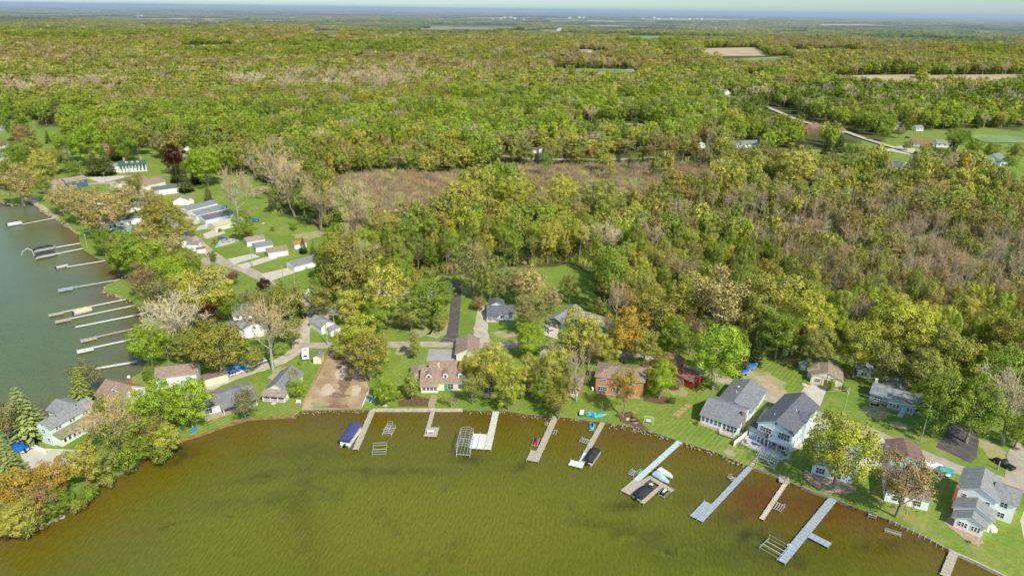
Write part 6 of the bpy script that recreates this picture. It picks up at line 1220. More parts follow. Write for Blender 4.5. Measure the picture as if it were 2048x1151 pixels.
# hot tub and table beside the teal cottage; white caravan-like canopy stack
r = at('trailer_load','white canopied trailer load beside the brown roofed garage','trailer',1861,937,-35,LZ); secs = []
for i in range(6): t = i/5; x = -2.4+4.8*t; secs.append([(x,-1.3,.5),(x,-1.3,1.5+random.uniform(-.1,.1)),(x,-.5,1.95+random.uniform(-.1,.1)),(x,.5,1.95),(x,1.3,1.5+random.uniform(-.1,.1)),(x,1.3,.5)])
MB().ring(secs).build('cover', PVC, r); MB().box(-2.4,-1.2,.3,3.6,1.2,.48).build('trailer_bed', ALU, r); [MB().tube((-.3,s*1.3,.3),(-.3,s*1.1,.3),.3,n=12).build('wheel', RUB, r) for s in (-1,1)]
r = at('gazebo','teal edged garden swing frame behind the white two storey house','garden swing',1889,952,-35,LZ); MB().prism([(-1.1,2.0),(0,2.35),(1.1,2.0),(1.1,2.08),(0,2.45),(-1.1,2.08)],-1.6,1.6,'x').build('canopy', mat('teal_tarp',(.02,.42,.45),.6), r); [MB().tube((a,b,0),(a,b,2.1),.06).build('post', PVC, r) for a in (-1.4,1.4) for b in (-1,1)]; MB().box(-1.2,-.3,.45,1.2,.3,.55).box(-1.2,.2,.55,1.2,.3,1.1).build('seat', PVC, r)
r = at('picnic_table','wooden table on the deck platform of the second dock','table',861,866,0,DZ); MB().box(-.9,-.45,.7,.9,.45,.78).build('table_top', TRIM, r); [MB().box(x-.05,y-.05,0,x+.05,y+.05,.7).build('leg', TRIM, r) for x in (-.75,.75) for y in (-.35,.35)]
def chair(px, py, rz, mt, label, z=LZ, group=None, w=.7): r = at('garden_chair', label, 'chair', px, py, rz, z, group); MB().box(-w/2,-.35,.35,w/2,.35,.42).build('seat', mt, r); MB().box(-w/2,.3,.4,w/2,.38,1.05).build('backrest', mt, r); [MB().box(a-.04,b-.04,0,a+.04,b+.04,.38).build('leg', mt, r) for a in (-w/2+.05,w/2-.05) for b in (-.3,.3)]; return r
def swing(px, py, rz, label): r = at('garden_swing', label, 'swing', px, py, rz); mt = DPALE; [MB().tube((s*1.3,t*.8,0),(s*1.1,0,2.0),.07).build('leg', mt, r) for s in (-1,1) for t in (-1,1)]; MB().box(-1.3,-.07,1.95,1.3,.07,2.1).build('beam', mt, r); MB().box(-.85,-.3,.5,.85,.3,.58).build('seat', mt, r); MB().box(-.85,.25,.58,.85,.33,1.15).build('backrest', mt, r); return r
swing(1297,845,-15,'pale wooden garden swing on the striped lawn by the shore'); chair(1370,763,-30,PVC,'white garden chair by the blossoming shrub'); chair(597,806,0,PVC,'white chair at the shore edge of the gabled cottage',w=1.4)
for i, (x, y, s) in enumerate(((1353,829,'nearest'),(1360,823,'second'),(1367,818,'third'),(1375,812,'farthest'))):
    r = at('raised_bed', f'{s} wooden frame of the diagonal row on the striped lawn', 'raised bed', x, y, 48); MB().box(-1,-.8,0,1,-.7,.25).box(-1,.7,0,1,.8,.25).box(-1.0,-.7,0,-.9,.7,.25).box(.9,-.7,0,1.0,.7,.25).build('frame', mat('orange_wood',(.50,.30,.16),.8,.2,2), r); MB().box(-.9,-.7,0,.9,.7,.1).build('soil', MATS['bare_dirt'], r)
r = at('fire_pit','round stone fire pit on the lawn by the rocky shore','fire pit',1269,843,0); MB().ring([[((1.0)*math.cos(t),(1.0)*math.sin(t),z) for t in np.linspace(0,2*math.pi,14)[:-1]] for z in (0,.4)],cap=False).ring([[((.7)*math.cos(t),(.7)*math.sin(t),z) for t in np.linspace(0,2*math.pi,14)[:-1]] for z in (.05,.42)],cap=False).build('stone_ring', STONE, r); MB().prism([(.68*math.cos(t),.68*math.sin(t)) for t in np.linspace(0,2*math.pi,12)[:-1]],0,.12,'z').build('ash', MOTOR, r)
heap(1540,760,mat('rock_pale',(.45,.40,.33),.9,.2,2),'pale rock heap on the worn lawn',.6,'rock_pile','rocks') if False else None
def heaprock(px, py, s, label): r = at('boulder', label, 'boulder', px, py, random.uniform(0,90)); m = MB().ring([[(s*k*math.cos(t)*random.uniform(.85,1.15),s*.7*k*math.sin(t)*random.uniform(.85,1.15),z*s) for t in np.linspace(0,2*math.pi,9)[:-1]] for k, z in ((1,-.1),(1.05,.2),(.8,.45),(.35,.6))]); return m.build('rock', mat('rock_pale',(.50,.45,.37),.9,.2,2), r)
heaprock(1607,769,.9,'pale flat rock pile on the back lawn'); heaprock(770,813-2,.7,'pale boulder on the shore in front of the brown roofed house'); heaprock(1255,838,.8,'grey boulder in the shore garden bed'); heaprock(527,447,1.0,'pale rock heap on the meadow near the garages')
# picnic things on the back lawn of the cream cottage
r = at('woodpile','stacked firewood at the woods edge near the little white shed','woodpile',1588,716,-20); [MB().tube((-1.2+k*.28+(.14 if j%2 else 0),-.4,.14+j*.25),(-1.2+k*.28+(.14 if j%2 else 0),.4,.14+j*.25),.13,n=7).build('log', DDARK, r) for k in range(8) for j in range(3)]
# ------------------------------------------------------------------ fences, sea walls and rocks
def fence(pts, h, mt, label, step=2.4, name='fence', rails=False, th=.06, z=LZ, cap=None):
    W_ = [G(*p, z) for p in pts]; r = thing(name, label, 'fence' if name == 'fence' else name.replace('_',' '), (W_[0].x,W_[0].y,z), 0); o = W_[0]; m = MB(); pm = MB()
    for a, b in zip(W_[:-1], W_[1:]):
        a = a-o; b = b-o; d = (b-a); L = d.length; d.normalize(); n = Vector((-d.y,d.x,0))*th/2
        if rails:
            for zz in (.3*h,.6*h,.95*h): m.tube((a.x,a.y,zz),(b.x,b.y,zz),.05,n=4)
        else: m.poly([(a-n).to_tuple(), (b-n).to_tuple(), (b+n).to_tuple(), (a+n).to_tuple()]+[((q.x,q.y,h)) for q in (a-n,b-n,b+n,a+n)], [(0,3,2,1),(4,5,6,7),(0,1,5,4),(1,2,6,5),(2,3,7,6),(3,0,4,7)])
        k = 0
        while k <= L: q = a+d*k; MB().box(q.x-.07,q.y-.07,-.1,q.x+.07,q.y+.07,h+.12).build('fence_post', mt, r); k += step
    m.build('rail' if rails else 'panel', mt, r); return r
fence([(1467,892),(1500,865),(1540,832)], 1.7, PVC, 'white solid fence between the two blue houses'); fence([(45,888),(66,895),(94,908)], 1.5, PVC, 'short white fence by the bright blue tarped boat'); fence([(605,812),(640,740),(672,682)], 1.0, mat('orange_net',(.55,.33,.16),.8), 'brown slatted fence along the left side of the earth lot', rails=True)
fence([(738,782),(724,815)], .9, PVC, 'short railed fence at the right side of the earth lot', rails=True); fence([(1600,895),(1640,868),(1648,860)], 1.0, PVC, 'low white fence beside the right wall of the two storey blue house', rails=True); fence([(1725,868),(1717,884)], 1.4, PVC, 'short white fence panel behind the yellow-green maple'); fence([(1868,955),(1880,962),(1888,950)], 1.1, PVC, 'white rail fence behind the reddish tree cottage', rails=True); fence([(1098,700),(1120,705)], 1.0, PVC, 'short white rail by the road', rails=True)
def wall_run(name, px_from, px_to, mt, w, h0, h1, label, cat, blocks=None):
    pts = [G(*p) for p in BSH_PX[px_from:px_to+1]]; r = thing(name, label, cat, (pts[0].x,pts[0].y,0), 0); o = Vector((pts[0].x,pts[0].y,0)); secs = []
    for i, p in enumerate(pts):
        d = (pts[min(i+1,len(pts)-1)]-pts[max(i-1,0)]).normalized(); n = Vector((-d.y,d.x,0)); p = Vector((p.x,p.y,0))-o; secs.append([(p-n*.12+Vector((0,0,h0))).to_tuple(),(p+n*(w-.12)+Vector((0,0,h0))).to_tuple(),(p+n*(w-.12)+Vector((0,0,h1))).to_tuple(),(p-n*.12+Vector((0,0,h1))).to_tuple()])
    MB().ring(secs).build('wall_face', mt, r); 
    if blocks:
        for a, b in zip(pts[:-1], pts[1:]):
            L = (b-a).length; k = 0; d = (b-a).normalized()
            while k < L: q = a+d*k-o; MB().box(q.x-.16,q.y-.16,-.8,q.x+.16,q.y+.16,h1+.16).build('pile', blocks, r); k += 1.25
    return r
SHW = mat('seawall_concrete',(.50,.45,.34),.9,.2,1.2)
wall_run('sea_wall', 9, 14, mat('rusty_steel',(.28,.17,.09),.9,.3,1), .35, -.8, LZ+.06, 'brown steel sea wall below the long low cottage','sea wall'); wall_run('sea_wall', 17, 18, SHW, .6, -.8, LZ+.22, 'pale concrete sea wall in front of the big brown roofed house','sea wall'); wall_run('sea_wall', 30, 34, DDARK, .3, -.8, LZ+.1, 'dark timber sea wall below the two storey blue house','sea wall'); wall_run('sea_wall', 35, 37, DDARK, .3, -.8, LZ+.12, 'timber sea wall with a row of piles at the right','sea wall', DWOOD); wall_run('sea_wall', 37, 41, SHW, .4, -.8, LZ+.1, 'pale capped sea wall below the white two storey house','sea wall')
RK = [mat('rock_a',(.36,.30,.21),.95,.25,2), mat('rock_b',(.60,.52,.40),.95,.2,2), mat('rock_c',(.30,.26,.21),.95,.25,2)]
def rocks(seg, dens, size, label, spread=1.1, PX=None):
    m = MB()
    for a, b in zip(seg[:-1], seg[1:]):
        L = math.hypot(b[0]-a[0], b[1]-a[1]); n = int(L*dens)
        for k in range(n):
            t = random.random(); x = a[0]+(b[0]-a[0])*t+random.uniform(-spread,spread)*.6; y = a[1]+(b[1]-a[1])*t+random.uniform(-spread,spread); s = size*random.uniform(.5,1.4); z = random.choice((.1,.35,.6)); q = random.uniform(0,3)
            rings = [[(x+s*kk*math.cos(tt+q)*random.uniform(.8,1.2), y+s*kk*math.sin(tt+q)*random.uniform(.8,1.2), z+zz*s) for tt in np.linspace(0,2*math.pi,7)[:-1]] for kk, zz in ((.7,-.8),(1,0),(.6,.55))]; m.ring(rings)
    o = m.build('shore_rocks', RK[0], None); tag(o, label, 'rocks', kind='stuff'); return o
def seg(PX, i, j): return [(p.x,p.y) for p in [G(*q) for q in PX[i:j+1]]]
rocks(seg(BSH_PX,14,17), 5, .17, 'pale stones along the shore of the earth lot'); rocks(seg(BSH_PX,19,24), 4.5, .18, 'stones along the shore between the docks'); rocks(seg(BSH_PX,24,30), 8, .21, 'broad band of pale rocks along the striped lawn', 1.4); rocks(seg(LSH_PX,14,21), 2.2, .4, 'pale stones around the grassy point'); rocks(seg(LSH_PX,2,9), 2.0, .5, 'stones along the west beach'); rocks(seg(BSH_PX,0,9), 1.4, .4, 'stones along the wooded bank')
# bank vegetation, garden beds
def bushes(rows_):
    for (x, y, w, c, lb) in rows_: tree_px('bush', c, x, y, w, .75, lb)
bushes([(180,985,40,'green','round green bush at the waterline of the wooded bank'),(155,1010,40,'olive','olive bush low on the wooded bank'),(215,960,40,'olive','olive bush beside the leaning bank shrubs'),(300,900,34,'green','green bush where the bank meets the tarps'),(10,1055,60,'orange','orange bush in the lower left corner of the bank'),(1270,833,14,'olive','small olive plant in the rocky garden bed'),(1240,829,14,'mist','misty plant in the rocky garden bed'),(1110,815,26,'mist','straggly shrub beside the plank dock head'),(800,790,18,'olive','low shrub in the mulched bed'),(885,800,16,'olive','round shrub right of the brick path'),(1568,905,12,'green','small green shrub beside the grey terrace'),(1490,880,10,'olive','little shrub by the white fence end'),(1940,1082,10,'gold','yellow plant beside the paver patio'),(1985,1040,14,'green','green plants against the right wall of the white house'),(640,548,12,'green','shrub in front of the long white garage'),(440,460,10,'deep','dark shrub by the cream roofed garage'),(430,482,14,'olive','small shrub beside the parked cars'),(1700,372,14,'green','shrub on the far lawn'),(350,470,40,'pale','pale shrub behind the sheds'),(600,725,10,'green','shrub by the caravan trailer'),(1395,845,12,'olive','olive shrub at the corner of the blue grey ranch')])
patch('garden_bed', [(800,812),(795,802),(830,790),(862,798),(858,812)], mat('mulch', (.16,.09,.05), .95, .3, 1.5), .04); patch('garden_bed', [(1240,842),(1236,825),(1262,822),(1300,862),(1275,856)], MATS['mulch'], .04); patch('garden_bed', [(1285,800),(1300,790),(1352,795),(1350,806),(1320,808)], MATS['mulch'], .045); patch('garden_path', [(1590,800),(1612,768),(1632,772),(1616,806)], MATS['gravel'], .05)
# stepping stones to the long blue grey dock
st = thing('stepping_stones', 'pale stepping stones leading up to the long blue grey dock', 'stepping stones', (*G(1503,930).to_tuple()[:2], LZ), 0); a, b = G(1503,930), G(1522,905)
for k in range(8): q = a.lerp(b, k/7)-a; MB().prism([(q.x-.5,q.y-.15),(q.x+.3,q.y-.35),(q.x+.5,q.y+.15),(q.x-.3,q.y+.35)], 0, .09, 'z').build('stone', SHW, st)
# ------------------------------------------------------------------ poles and wires
PW = mat('pole_wood', (.42,.37,.30), .9, .2, 2)
def pole(px, py, h, label, arm=False, tr=False, far=False, rz=0):
    p = GT(px, py) if far else G(px, py); r = thing('utility_pole', label, 'utility pole', (p.x,p.y,p.z), math.radians(rz)); MB().tube((0,0,-.2),(0,0,h),.18,.12,8).build('post', PW, r)
    if arm: MB().box(-1.1,-.06,h-.7,1.1,.06,h-.55).build('crossarm', PW, r); MB().tube((-1,0,h-.55),(-1,0,h-.3),.06).tube((1,0,h-.55),(1,0,h-.3),.06).build('insulator', PVC, r)
    if tr: MB().tube((.38,0,h-2.2),(.38,0,h-1.2),.27,n=10).build('transformer', ALU, r)
    return Vector((p.x,p.y,p.z+h-.3))
p1 = pole(1683,842,11,'grey utility pole with transformer rising beside the yellow-green maple',True,True,rz=50); p2 = pole(1841,882,11.5,'plain utility pole beside the narrow road near the grey blue ranch',rz=50); p3 = pole(2040,955,11,'utility pole at the right edge behind the sycamore',rz=50) if False else G(2070,930,9)
p4 = pole(1995,938,2.6,'short stub pole beside the black pickup'); pole(506,534,10,'bare utility pole between the garages and the asphalt lane',True); q1 = pole(568,570,9,'utility pole at the end of the asphalt lane'); q2 = pole(590,572,6,'short utility pole on the lawn near the caravan'); q3 = pole(672,688,12,'utility pole by the earth lot corner',True,rz=20); pole(655,690,9,'thin utility pole beside the white metal roofed shed'); q0 = pole(404,487,8,'small utility pole beside the lane and sheds',True)
pole(168,372,13,'tall pale pole beside the dark blue house'); pole(213,375,10,'utility pole beside the cars below the mansion',True); pole(1437,290,13,'utility pole behind the long low white house',far=True); pole(1518,303,11,'utility pole at the right end of the long low white house',far=True); pole(1557,292,12,'utility pole among the pines by the back road',far=True); pole(175,495,7,'white flagpole on the west shore lawn'); pole(1782,268,10,'utility pole among the crossroads trees',far=True)
def wire(a, b, sag, label, r=.028):
    pts = [a.lerp(b, t)+Vector((0,0,-sag*4*t*(1-t))) for t in np.linspace(0,1,13)]; m = MB(); [m.tube(x, y, r, n=3) for x, y in zip(pts[:-1], pts[1:])]; o = m.build('power_line', mat('cable', (.55,.55,.50), .6), None); tag(o, label, 'cable')
wire(p1, p2, 1.2, 'overhead cable between the transformer pole and the plain pole'); wire(p2, p3, 1.6, 'overhead cable from the plain pole to the right edge'); wire(p1, G(1500,775,8), 1.2, 'overhead cable running left from the transformer pole over the back lawn'); wire(q3, G(1100,690,9), 3, 'long overhead cable crossing the front lawns by the pale road'); wire(q1, q2, .4, 'short cable between the two poles by the asphalt lane'); wire(q0, G(330,430,8), .8, 'cable following the asphalt lane')
# ------------------------------------------------------------------ the woods
WET = [(660,362),(760,345),(870,352),(960,342),(1060,340),(1090,356),(1010,372),(930,385),(895,425),(870,470),(800,475),(735,445),(675,400)]
WETB = [(1000,334),(1300,330),(1420,332),(1440,352),(1400,385),(1330,412),(1180,420),(1000,412)]
WET2 = [(1400,462),(1520,452),(1620,465),(1640,485),(1560,492),(1480,488)]
BARE = [(1380,440),(1560,415),(1800,430),(2100,470),(2300,500),(2300,640),(2048,640),(1850,650),(1700,640),(1600,590),(1500,520)]
CLEAR = [(VILLAGE, 0)] 
def pal(px, py, r, n1, n2):
    """kind and colour of the woodland tree whose foot is seen at px, py; n1, n2 are slow noises"""
    u = r.random()
    def ch(*a):
        t = sum(x[-1] for x in a); q = r.random()*t
        for x in a:
            q -= x[-1]
            if q <= 0: return x[:-1]
        return a[0][:-1]
    if py < 150:
        if n1 > .58: return ch(('round','green',3),('round','deep',1.5),('oak','olive',1))
        if n1 < .42: return ch(('bare','grey',3),('oak','tan',3),('oak','oliveb',2))
        return ch(('oak','olive',4),('oak','gold',1.6),('round','oliveb',2.5),('oak','tan',2.2),('oak','mist',1.5),('round','green',.8),('bare','greyl',1.2),('spruce','pine',.1))
    if py < 222 - (30 if px > 900 else 0) + 20*(n2-.5):
        if px > 1200: return ch(('round','green',3),('oak','olive',2),('bare','greyl',1.2),('oak','tan',1),('round','bright',1.5),('oak','gold',1),('spruce','pine',.15))
        if n1 < .47: return ch(('bare','greyl',5),('bare','grey',3),('oak','olive',1.6),('round','green',.8),('oak','tan',1.5))
        return ch(('oak','olive',4),('round','oliveb',2),('bare','grey',2),('oak','gold',1.5),('round','green',2))
    if py < 300:
        if px > 1450 and n1 > .5: return ch(('spruce','pine',1.5),('round','deep',2),('bare','greyl',2),('round','green',2))
        return ch(('round','bright',4.5 if px < 1200 else 2.5),('round','green',4),('oak','olive',1.3),('bare','greyl',1.1),('oak','gold',.6),('tall','deep',1),('spruce','pine',.4))
    if px < 340: return ch(('round','green',3),('oak','olive',2),('bare','greyl',.7),('round','bright',1.5))
    if py < 345 and px > 1000: return ch(('bare','greyl',2),('sparse','mist',2),('sparse','rust',.8),('round','olive',2),('spruce','pine',.5),('round','gold',1.5),('tall','olive',1.5))
    if inside(px, py, BARE): return ch(('slim','greyl',4.2),('slim','tan',3.2),('bare','grey',1.6),('sparse','tan',3.2),('sparse','olive',2.4),('sparse','rust',.8),('tall','olive',1.2),('sparse','gold',1.6))
    if px > 1240 and py < 470: return ch(('tall','olive',2),('round','oliveb',2.4),('round','gold',2.4),('sparse','rust',1.0),('sparse','olive',2),('round','orange',.5),('bare','greyl',.8),('round','green',1.6))
    if px < 900: return ch(('round','olive',2),('oak','gold',1),('tall','green',1.3),('sparse','mist',1.3),('bare','greyl',1),('round','green',1.6),('round','orange',.8 if py < 400 else .2))
    if px < 1260: return ch(('tall','lime',1.6),('oak','gold',3),('round','olive',2.2),('tall','green',2.2),('sparse','olive',1),('bare','tan',.4),('round','bright',1.3),('sparse','rust',.5))
    return ch(('tall','green',2.0),('round','bright',1.6),('tall','olive',1.6),('round','gold',1.7),('sparse','rust',.8),('round','orange',.6),('sparse','olive',1.3),('bare','greyb',.6),('round','lime',1.0))
def nz(x, y, s, a):
    return .5+.25*(np.sin(x/s+a)*np.cos(y/s*1.3+a*2)+np.sin((x+y)/s*.7+a*3)*np.sin((x-y)/s*.9+a))
def woods():
    R = random.Random(5); pts = []
    y = 215.; 
    def cells(d): return 7.4 if d < 300 else 9.0 if d < 480 else 10.5 if d < 900 else 12.5
    rows = []
    y = 150.
    while y < 3000:
        c = cells(y)*(1 if y < 1500 else 1.25); half = .80*y+70; xs = np.arange(-half, half, c); rows.append(np.column_stack([xs+rng.uniform(-.42,.42,len(xs))*c, y+rng.uniform(-.42,.42,len(xs))*c, np.full(len(xs), c)])); y += c
    P = np.vstack(rows); X, Y, C = P.T; Z = T(X, Y); px, py = project(X, Y, Z)
    keep = (px > -90) & (px < 2140) & (py > 24) & ~pip(px, py, VILLAGE) & ~pip(px, py, RIGHTV) & ~pip(X, Y, LPOLY) & ~pip(X, Y, BPOLY)
    keep &= ~(pip(px, py, WETB) & (rng.random(len(X)) < .95)); keep &= ~pip(px, py, WET) & ~pip(px, py, WET2) & ~pip(px, py, [(-400,240),(60,240),(130,262),(0,300),(-400,330)])
    for c4, mt, lb in FIELDS:
        q = [list(map(float, p)) for p in c4]; depth = F/max(1, GT(q[2][0], q[2][1]).y)*12
        q[2][1] += depth*.8; q[3][1] += depth*.8; keep &= ~pip(px, py, q)
    for pl, hw in SHEETS:
        if len(pl) > 1: keep &= segdist(X, Y, pl) > hw+(3.5 if pl[0][1] < 420 else 9)
    # the road through the far right is seen over the trees on its near side
    keep &= ~pip(px, py, [(1500,200),(1560,214),(1612,238),(1700,262),(1765,290),(1765,318),(1690,292),(1600,272),(1525,244)])
    for hx, hy, hr in OBST+PLACED: keep &= np.hypot(X-hx, Y-hy) > hr*.8+(2.5 if hr < 30 else 0)
    for gx, gy, gr in HOUSEVIEW:    # far houses are seen through gaps in front of them
        g = GT(gx, gy); k = 13/ (CH/ max(60, g.y)) ; keep &= ~((np.abs(px-gx) < gr) & (Y < g.y+9) & (Y > g.y-k*1.0))
    X, Y, Z, px, py, C = [a[keep] for a in (X, Y, Z, px, py, C)]
    d = np.hypot(X, Y); n1 = nz(X, Y, 90, 1.7)*.5+nz(X, Y, 260, .3)*.5; n2 = nz(X, Y, 60, 4)
    o = np.argsort(d); out = []
    for i in o: out.append((X[i], Y[i], Z[i], px[i], py[i], C[i], *pal(px[i], py[i], R, n1[i], n2[i])))
    return out
W = woods(); print('woodland trees', len(W))
WLAB = {}
ADJ = {'bright':'bright green','green':'green','deep':'deep green','lime':'lime green','olive':'olive green','oliveb':'brownish olive','gold':'golden yellow','pale':'pale yellow','orange':'orange tinged','rust':'rusty brown','tan':'tan','grey':'grey','greyl':'pale grey','greyb':'brown grey','mist':'misty green','pine':'dark green'}
KN = {'round':'rounded broadleaf tree','oak':'clumpy oak','tall':'high crowned tree','sparse':'thinly leafed tree','bare':'leafless tree','slim':'slender leafless tree','spruce':'conifer'}
def region(px, py):
    if py > 560: return 'at the woods edge behind the right hand cottages' if px > 1240 else 'at the woods edge behind the ranch houses'
    if py > 440: return 'in the bare swampy woods on the right' if px > 1500 else 'in the mixed woods behind the red barn' if px > 1240 else 'in the wood behind the black driveway' if px > 860 else 'in the trees around the lower meadow'
    if py > 340: return 'in the golden woods below the crossroads' if px > 1240 else 'in the wood bordering the brown wetland' if px > 640 else 'beside the upper meadow'
    return 'in the woods beyond the country road' if px > 700 else 'in the woods behind the white mansion'
def tint_at(col, x, y, a):
    c = COLR[col]; n = float(nz(x, y, 45, 2.6)); g = (.50+.16*n, .60+.02*n, .09+.02*n); k = 0 if col[:4] in ('grey','pine') else .25; v = .82+.36*float(nz(x, y, 31, .9)); return jitter(tuple((c[i]*(1-k)+g[i]*k)*v for i in range(3)), a)
nl = nb = ns = 0; rest = []
for (x, y, z, px, py, c, kind, col) in W:
    inframe = -20 < px < 2070 and py < 1000
    bare = kind in ('bare','slim'); lim = nb < 190 if bare else ns < 60 if kind == 'spruce' else nl < 225
    if inframe and lim and math.hypot(x,y) < 520:
        D = c*(1.05+.95*random.random()**1.6)*(1.06 if kind not in ('tall','slim') else .85); Ht = random.uniform(13, 20)+D*.15*(1.08 if kind == 'tall' else 1)
        if kind == 'spruce': D = 6.5; Ht = random.uniform(12, 17)
        if bare: nb += 1
        elif kind == 'spruce': ns += 1
        else: nl += 1
        rg = region(px, py); lb = f'{ADJ[col]} {KN[kind]} {rg}'
        tint = tint_at(col, x, y, .12)
        put_tree(kind, tint, (x, y, z-.1), D, Ht, lb, group=lb)
    else: rest.append((x, y, z, px, py, c, kind, col))
# everything farther off is one mass
pc = bpy.data.collections.new('woodland_kinds'); PID = {}
def proto_obj(kind):
    if kind in PID: return PID[kind]
    ids = []
    for k in KINDS[kind]:
        V = np.vstack([k['c'][0], k['t'][0]]); nq = len(k['c'][1]); Q = np.vstack([k['c'][1], k['t'][1]+len(k['c'][0])]); nv = len(k['t'][0])
        tw = kind.endswith(('bare','brush','slim'))
        me = npmesh('tree', V, Q, [TWIG if tw else LEAF, BARKL if tw else BARK], np.r_[np.zeros(nq), np.ones(len(k['t'][1]))], {'clump': np.r_[k['c'][2], np.zeros(nv)], 'hue': np.r_[k['c'][3], np.zeros(nv)], 'nrm': np.vstack([k['c'][4], np.tile([0,0,1.], (nv,1))])})
        i = len(pc.objects); ob = bpy.data.objects.new('woodland_%03d' % i, me); pc.objects.link(ob); ids.append(i)
    PID[kind] = ids; return ids
def mass(name, rows, label, cat):
    """rows: x, y, z, sx, sy, sz, rot, pid, tint"""
    A = np.array([r[:8] for r in rows], np.float64); Tn = np.array([r[8] for r in rows], np.float32)
    me = bpy.data.meshes.new(name); me.vertices.add(len(A)); me.vertices.foreach_set('co', A[:,:3].astype(np.float32).ravel())
    a = me.attributes.new('scl', 'FLOAT_VECTOR', 'POINT'); a.data.foreach_set('vector', A[:,3:6].astype(np.float32).ravel())
    a = me.attributes.new('rotv', 'FLOAT_VECTOR', 'POINT'); rv = np.zeros((len(A),3), np.float32); rv[:,2] = A[:,6]; a.data.foreach_set('vector', rv.ravel())
    a = me.attributes.new('pid', 'INT', 'POINT'); a.data.foreach_set('value', A[:,7].astype(np.int32))
    a = me.attributes.new('tint', 'FLOAT_VECTOR', 'POINT'); a.data.foreach_set('vector', Tn.ravel())
    me.update(); o = link(name, me); tag(o, label, cat, kind='stuff')
    ng = bpy.data.node_groups.new(name, 'GeometryNodeTree'); ng.interface.new_socket('Geometry', in_out='INPUT', socket_type='NodeSocketGeometry'); ng.interface.new_socket('Geometry', in_out='OUTPUT', socket_type='NodeSocketGeometry')
    N = ng.nodes; L = ng.links; gi = N.new('NodeGroupInput'); go = N.new('NodeGroupOutput'); ip = N.new('GeometryNodeInstanceOnPoints'); ci = N.new('GeometryNodeCollectionInfo')
    ci.inputs['Collection'].default_value = pc; ci.inputs['Separate Children'].default_value = True; ci.inputs['Reset Children'].default_value = True
    def na(t, n):
        x = N.new('GeometryNodeInputNamedAttribute'); x.data_type = t; x.inputs[0].default_value = n; return x.outputs['Attribute']
    L.new(gi.outputs[0], ip.inputs['Points']); L.new(ci.outputs[0], ip.inputs['Instance']); ip.inputs['Pick Instance'].default_value = True
    L.new(na('INT','pid'), ip.inputs['Instance Index']); L.new(na('FLOAT_VECTOR','rotv'), ip.inputs['Rotation']); L.new(na('FLOAT_VECTOR','scl'), ip.inputs['Scale']); L.new(ip.outputs[0], go.inputs[0])
    md = o.modifiers.new('woods', 'NODES'); md.node_group = ng; return o
def row(kind, x, y, z, D, Ht, tint):
    nd, nh, _ = NOM.get(kind, (11,14,.56)); ids = proto_obj(kind); return (x, y, z, D/nd, D/nd, Ht/nh, random.uniform(0,6.28), random.choice(ids), tint)
rows = []; frows = []
for (x, y, z, px, py, c, kind, col) in rest:
    d = math.hypot(x, y)
    if kind == 'tall' and d > 1200: kind = 'round'
    k = 'm_'+kind if d < 950 else ('f_bare' if kind in ('bare','slim') else 'm_spruce' if kind == 'spruce' else 'f_round')
    D = c*(1.0+1.0*random.random()**1.6); Ht = (random.uniform(12, 19)+D*.2)*(.72+.56*float(nz(x, y, 38, 3.1)))
    if kind == 'spruce': D = 6.5
    (rows if d < 950 else frows).append(row(k, x, y, z-.2, D, Ht, tint_at(col, x, y, .15)))
mass('woodland', rows, 'dense mixed spring woodland of green, olive and bare trees', 'woodland')
# woods too far off to tell trees apart: groves out to the horizon
FBB = [(min(p[0] for p in c4), max(p[0] for p in c4), c4[0][1]-.3, c4[2][1]+2.2) for c4, mt, lb in FIELDS if c4[0][1] < 75]
R2 = random.Random(9); y = 3000.
while y < 26000:
    c = 16 if y < 4500 else y*.0046; half = .80*y+80; x = -half
    while x < half:
        xx = x+R2.uniform(-.4,.4)*c; yy = y+R2.uniform(-.4,.4)*c; n = float(nz(xx, yy, 330, 2.)*.5+nz(xx, yy, 900, 1.)*.5); g = float(T(xx, yy)); ppx, ppy = project(xx, yy, g)
        x += c
        if n > .56+R2.uniform(-.04,.04): continue
        sx_, sy_ = float(ppx), float(ppy)
        if any(q[0] < sx_ < q[1] and q[2] < sy_ < q[3] for q in FBB): continue
        col = R2.choice(['olive','oliveb','green','tan','gold'] if n < .47 else ['green','deep','olive'])
        frows.append(row('f_round', xx, yy, g-1, c*R2.uniform(1.1,1.7), R2.uniform(12,20)+c*.05, jitter(COLR[col], .25)))
    y += c*1.5
mass('far_woods', frows, 'distant woodland fading towards the flat horizon', 'woodland')
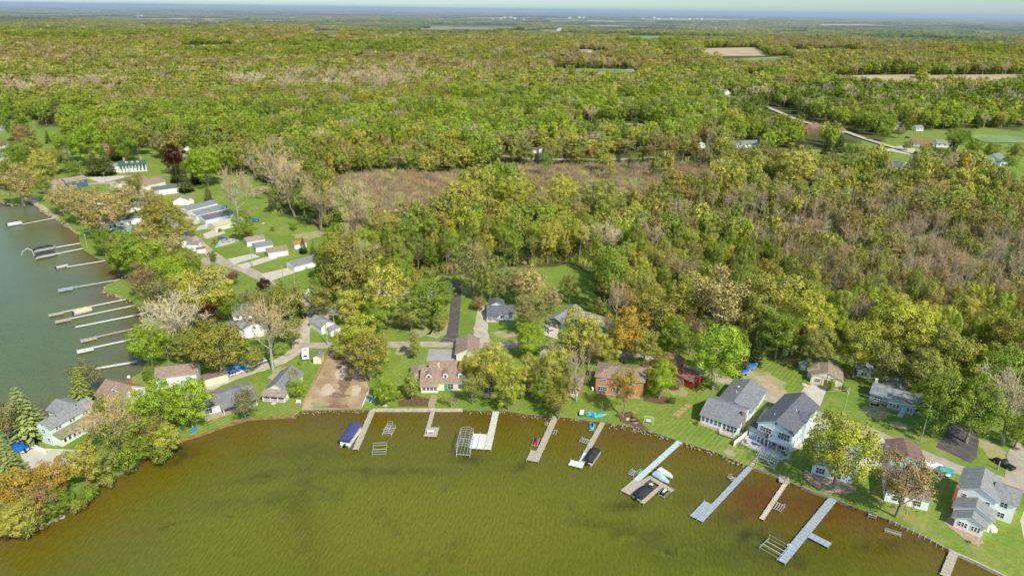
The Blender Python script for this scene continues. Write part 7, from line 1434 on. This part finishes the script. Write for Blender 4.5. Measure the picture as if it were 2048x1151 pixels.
# leafless brush on the wetland, undergrowth under the woods
br = []; ug = []
for poly, dens in ((WET, 2.9), (WETB, 3.3), (WET2, 3.0)):
    W_ = [G(*p) for p in poly]; x0, x1 = min(p.x for p in W_), max(p.x for p in W_); y0, y1 = min(p.y for p in W_), max(p.y for p in W_)
    for yy in np.arange(y0, y1, dens):
        for xx in np.arange(x0, x1, dens):
            a, b = xx+R2.uniform(-1.4,1.4), yy+R2.uniform(-1.4,1.4); q = project(a, b, LZ)
            if inside(float(q[0]), float(q[1]), poly):
                if any(segdist(np.array([a]), np.array([b]), pl)[0] < hw+3 for pl, hw in SHEETS if pl[0][1] > 380): continue
                if R2.random() < .9: br.append(row('m_brush', a, b, LZ, R2.uniform(3.5,6), R2.uniform(2.2,4.2), jitter(COLR[R2.choice(['greyb','greyb','greyb','grey','mist'])], .25)))
                else: br.append(row('m_scrub', a, b, LZ, R2.uniform(3,5), R2.uniform(1.5,3), jitter(COLR[R2.choice(['tan','oliveb','olive'])], .2)))
for (x, y, z, px, py, c, kind, col) in W:
    d = math.hypot(x, y)
    if d > 560: break
    for k in range((2 if kind in ('bare','sparse','tall') else 1)*(3 if d < 330 else 1)):
        a, b = x+R2.uniform(-5,5), y+R2.uniform(-5,5)
        q = project(a, b, LZ)
        if inside(float(q[0]), float(q[1]), VILLAGE) or any(segdist(np.array([a]), np.array([b]), pl)[0] < hw+2 for pl, hw in SHEETS if pl[0][1] > 250): continue
        isb = kind in ('bare','slim'); ug.append(row('m_brush' if isb or R2.random() < .4 else 'm_scrub', a, b, LZ, R2.uniform(3,6.5), R2.uniform(2,5), jitter(COLR[R2.choice(['greyb','tan','olive','grey'] if isb else ['olive','green','oliveb','greyb','green'])], .2)))
mass('wetland_brush', br, 'grey brown leafless brush covering the wetland', 'brush')
mass('undergrowth', ug, 'tangled shrubs and saplings beneath the woodland trees', 'undergrowth')
# ------------------------------------------------------------------ haze over the far country
hz = MB().box(-40000, 2300, -30, 40000, 60000, 128).build('haze', bpy.data.materials.new('haze'))
hm = hz.data.materials[0]; hm.use_nodes = True; N = hm.node_tree.nodes; N.remove(N['Principled BSDF']); vs = N.new('ShaderNodeVolumeScatter')
vs.inputs['Color'].default_value = (.78,.90,1,1); vs.inputs['Density'].default_value = .00009; vs.inputs['Anisotropy'].default_value = .1
va = N.new('ShaderNodeVolumeAbsorption'); va.inputs['Color'].default_value = (.66,.84,1,1); va.inputs['Density'].default_value = .00009; ads = N.new('ShaderNodeAddShader'); hm.node_tree.links.new(vs.outputs[0], ads.inputs[0]); hm.node_tree.links.new(va.outputs[0], ads.inputs[1]); hm.node_tree.links.new(ads.outputs[0], N['Material Output'].inputs['Volume']); tag(hz, 'thin blue haze over the distant woods and the horizon', 'haze', kind='stuff')
print('masses', len(rows), len(frows), len(br), len(ug))
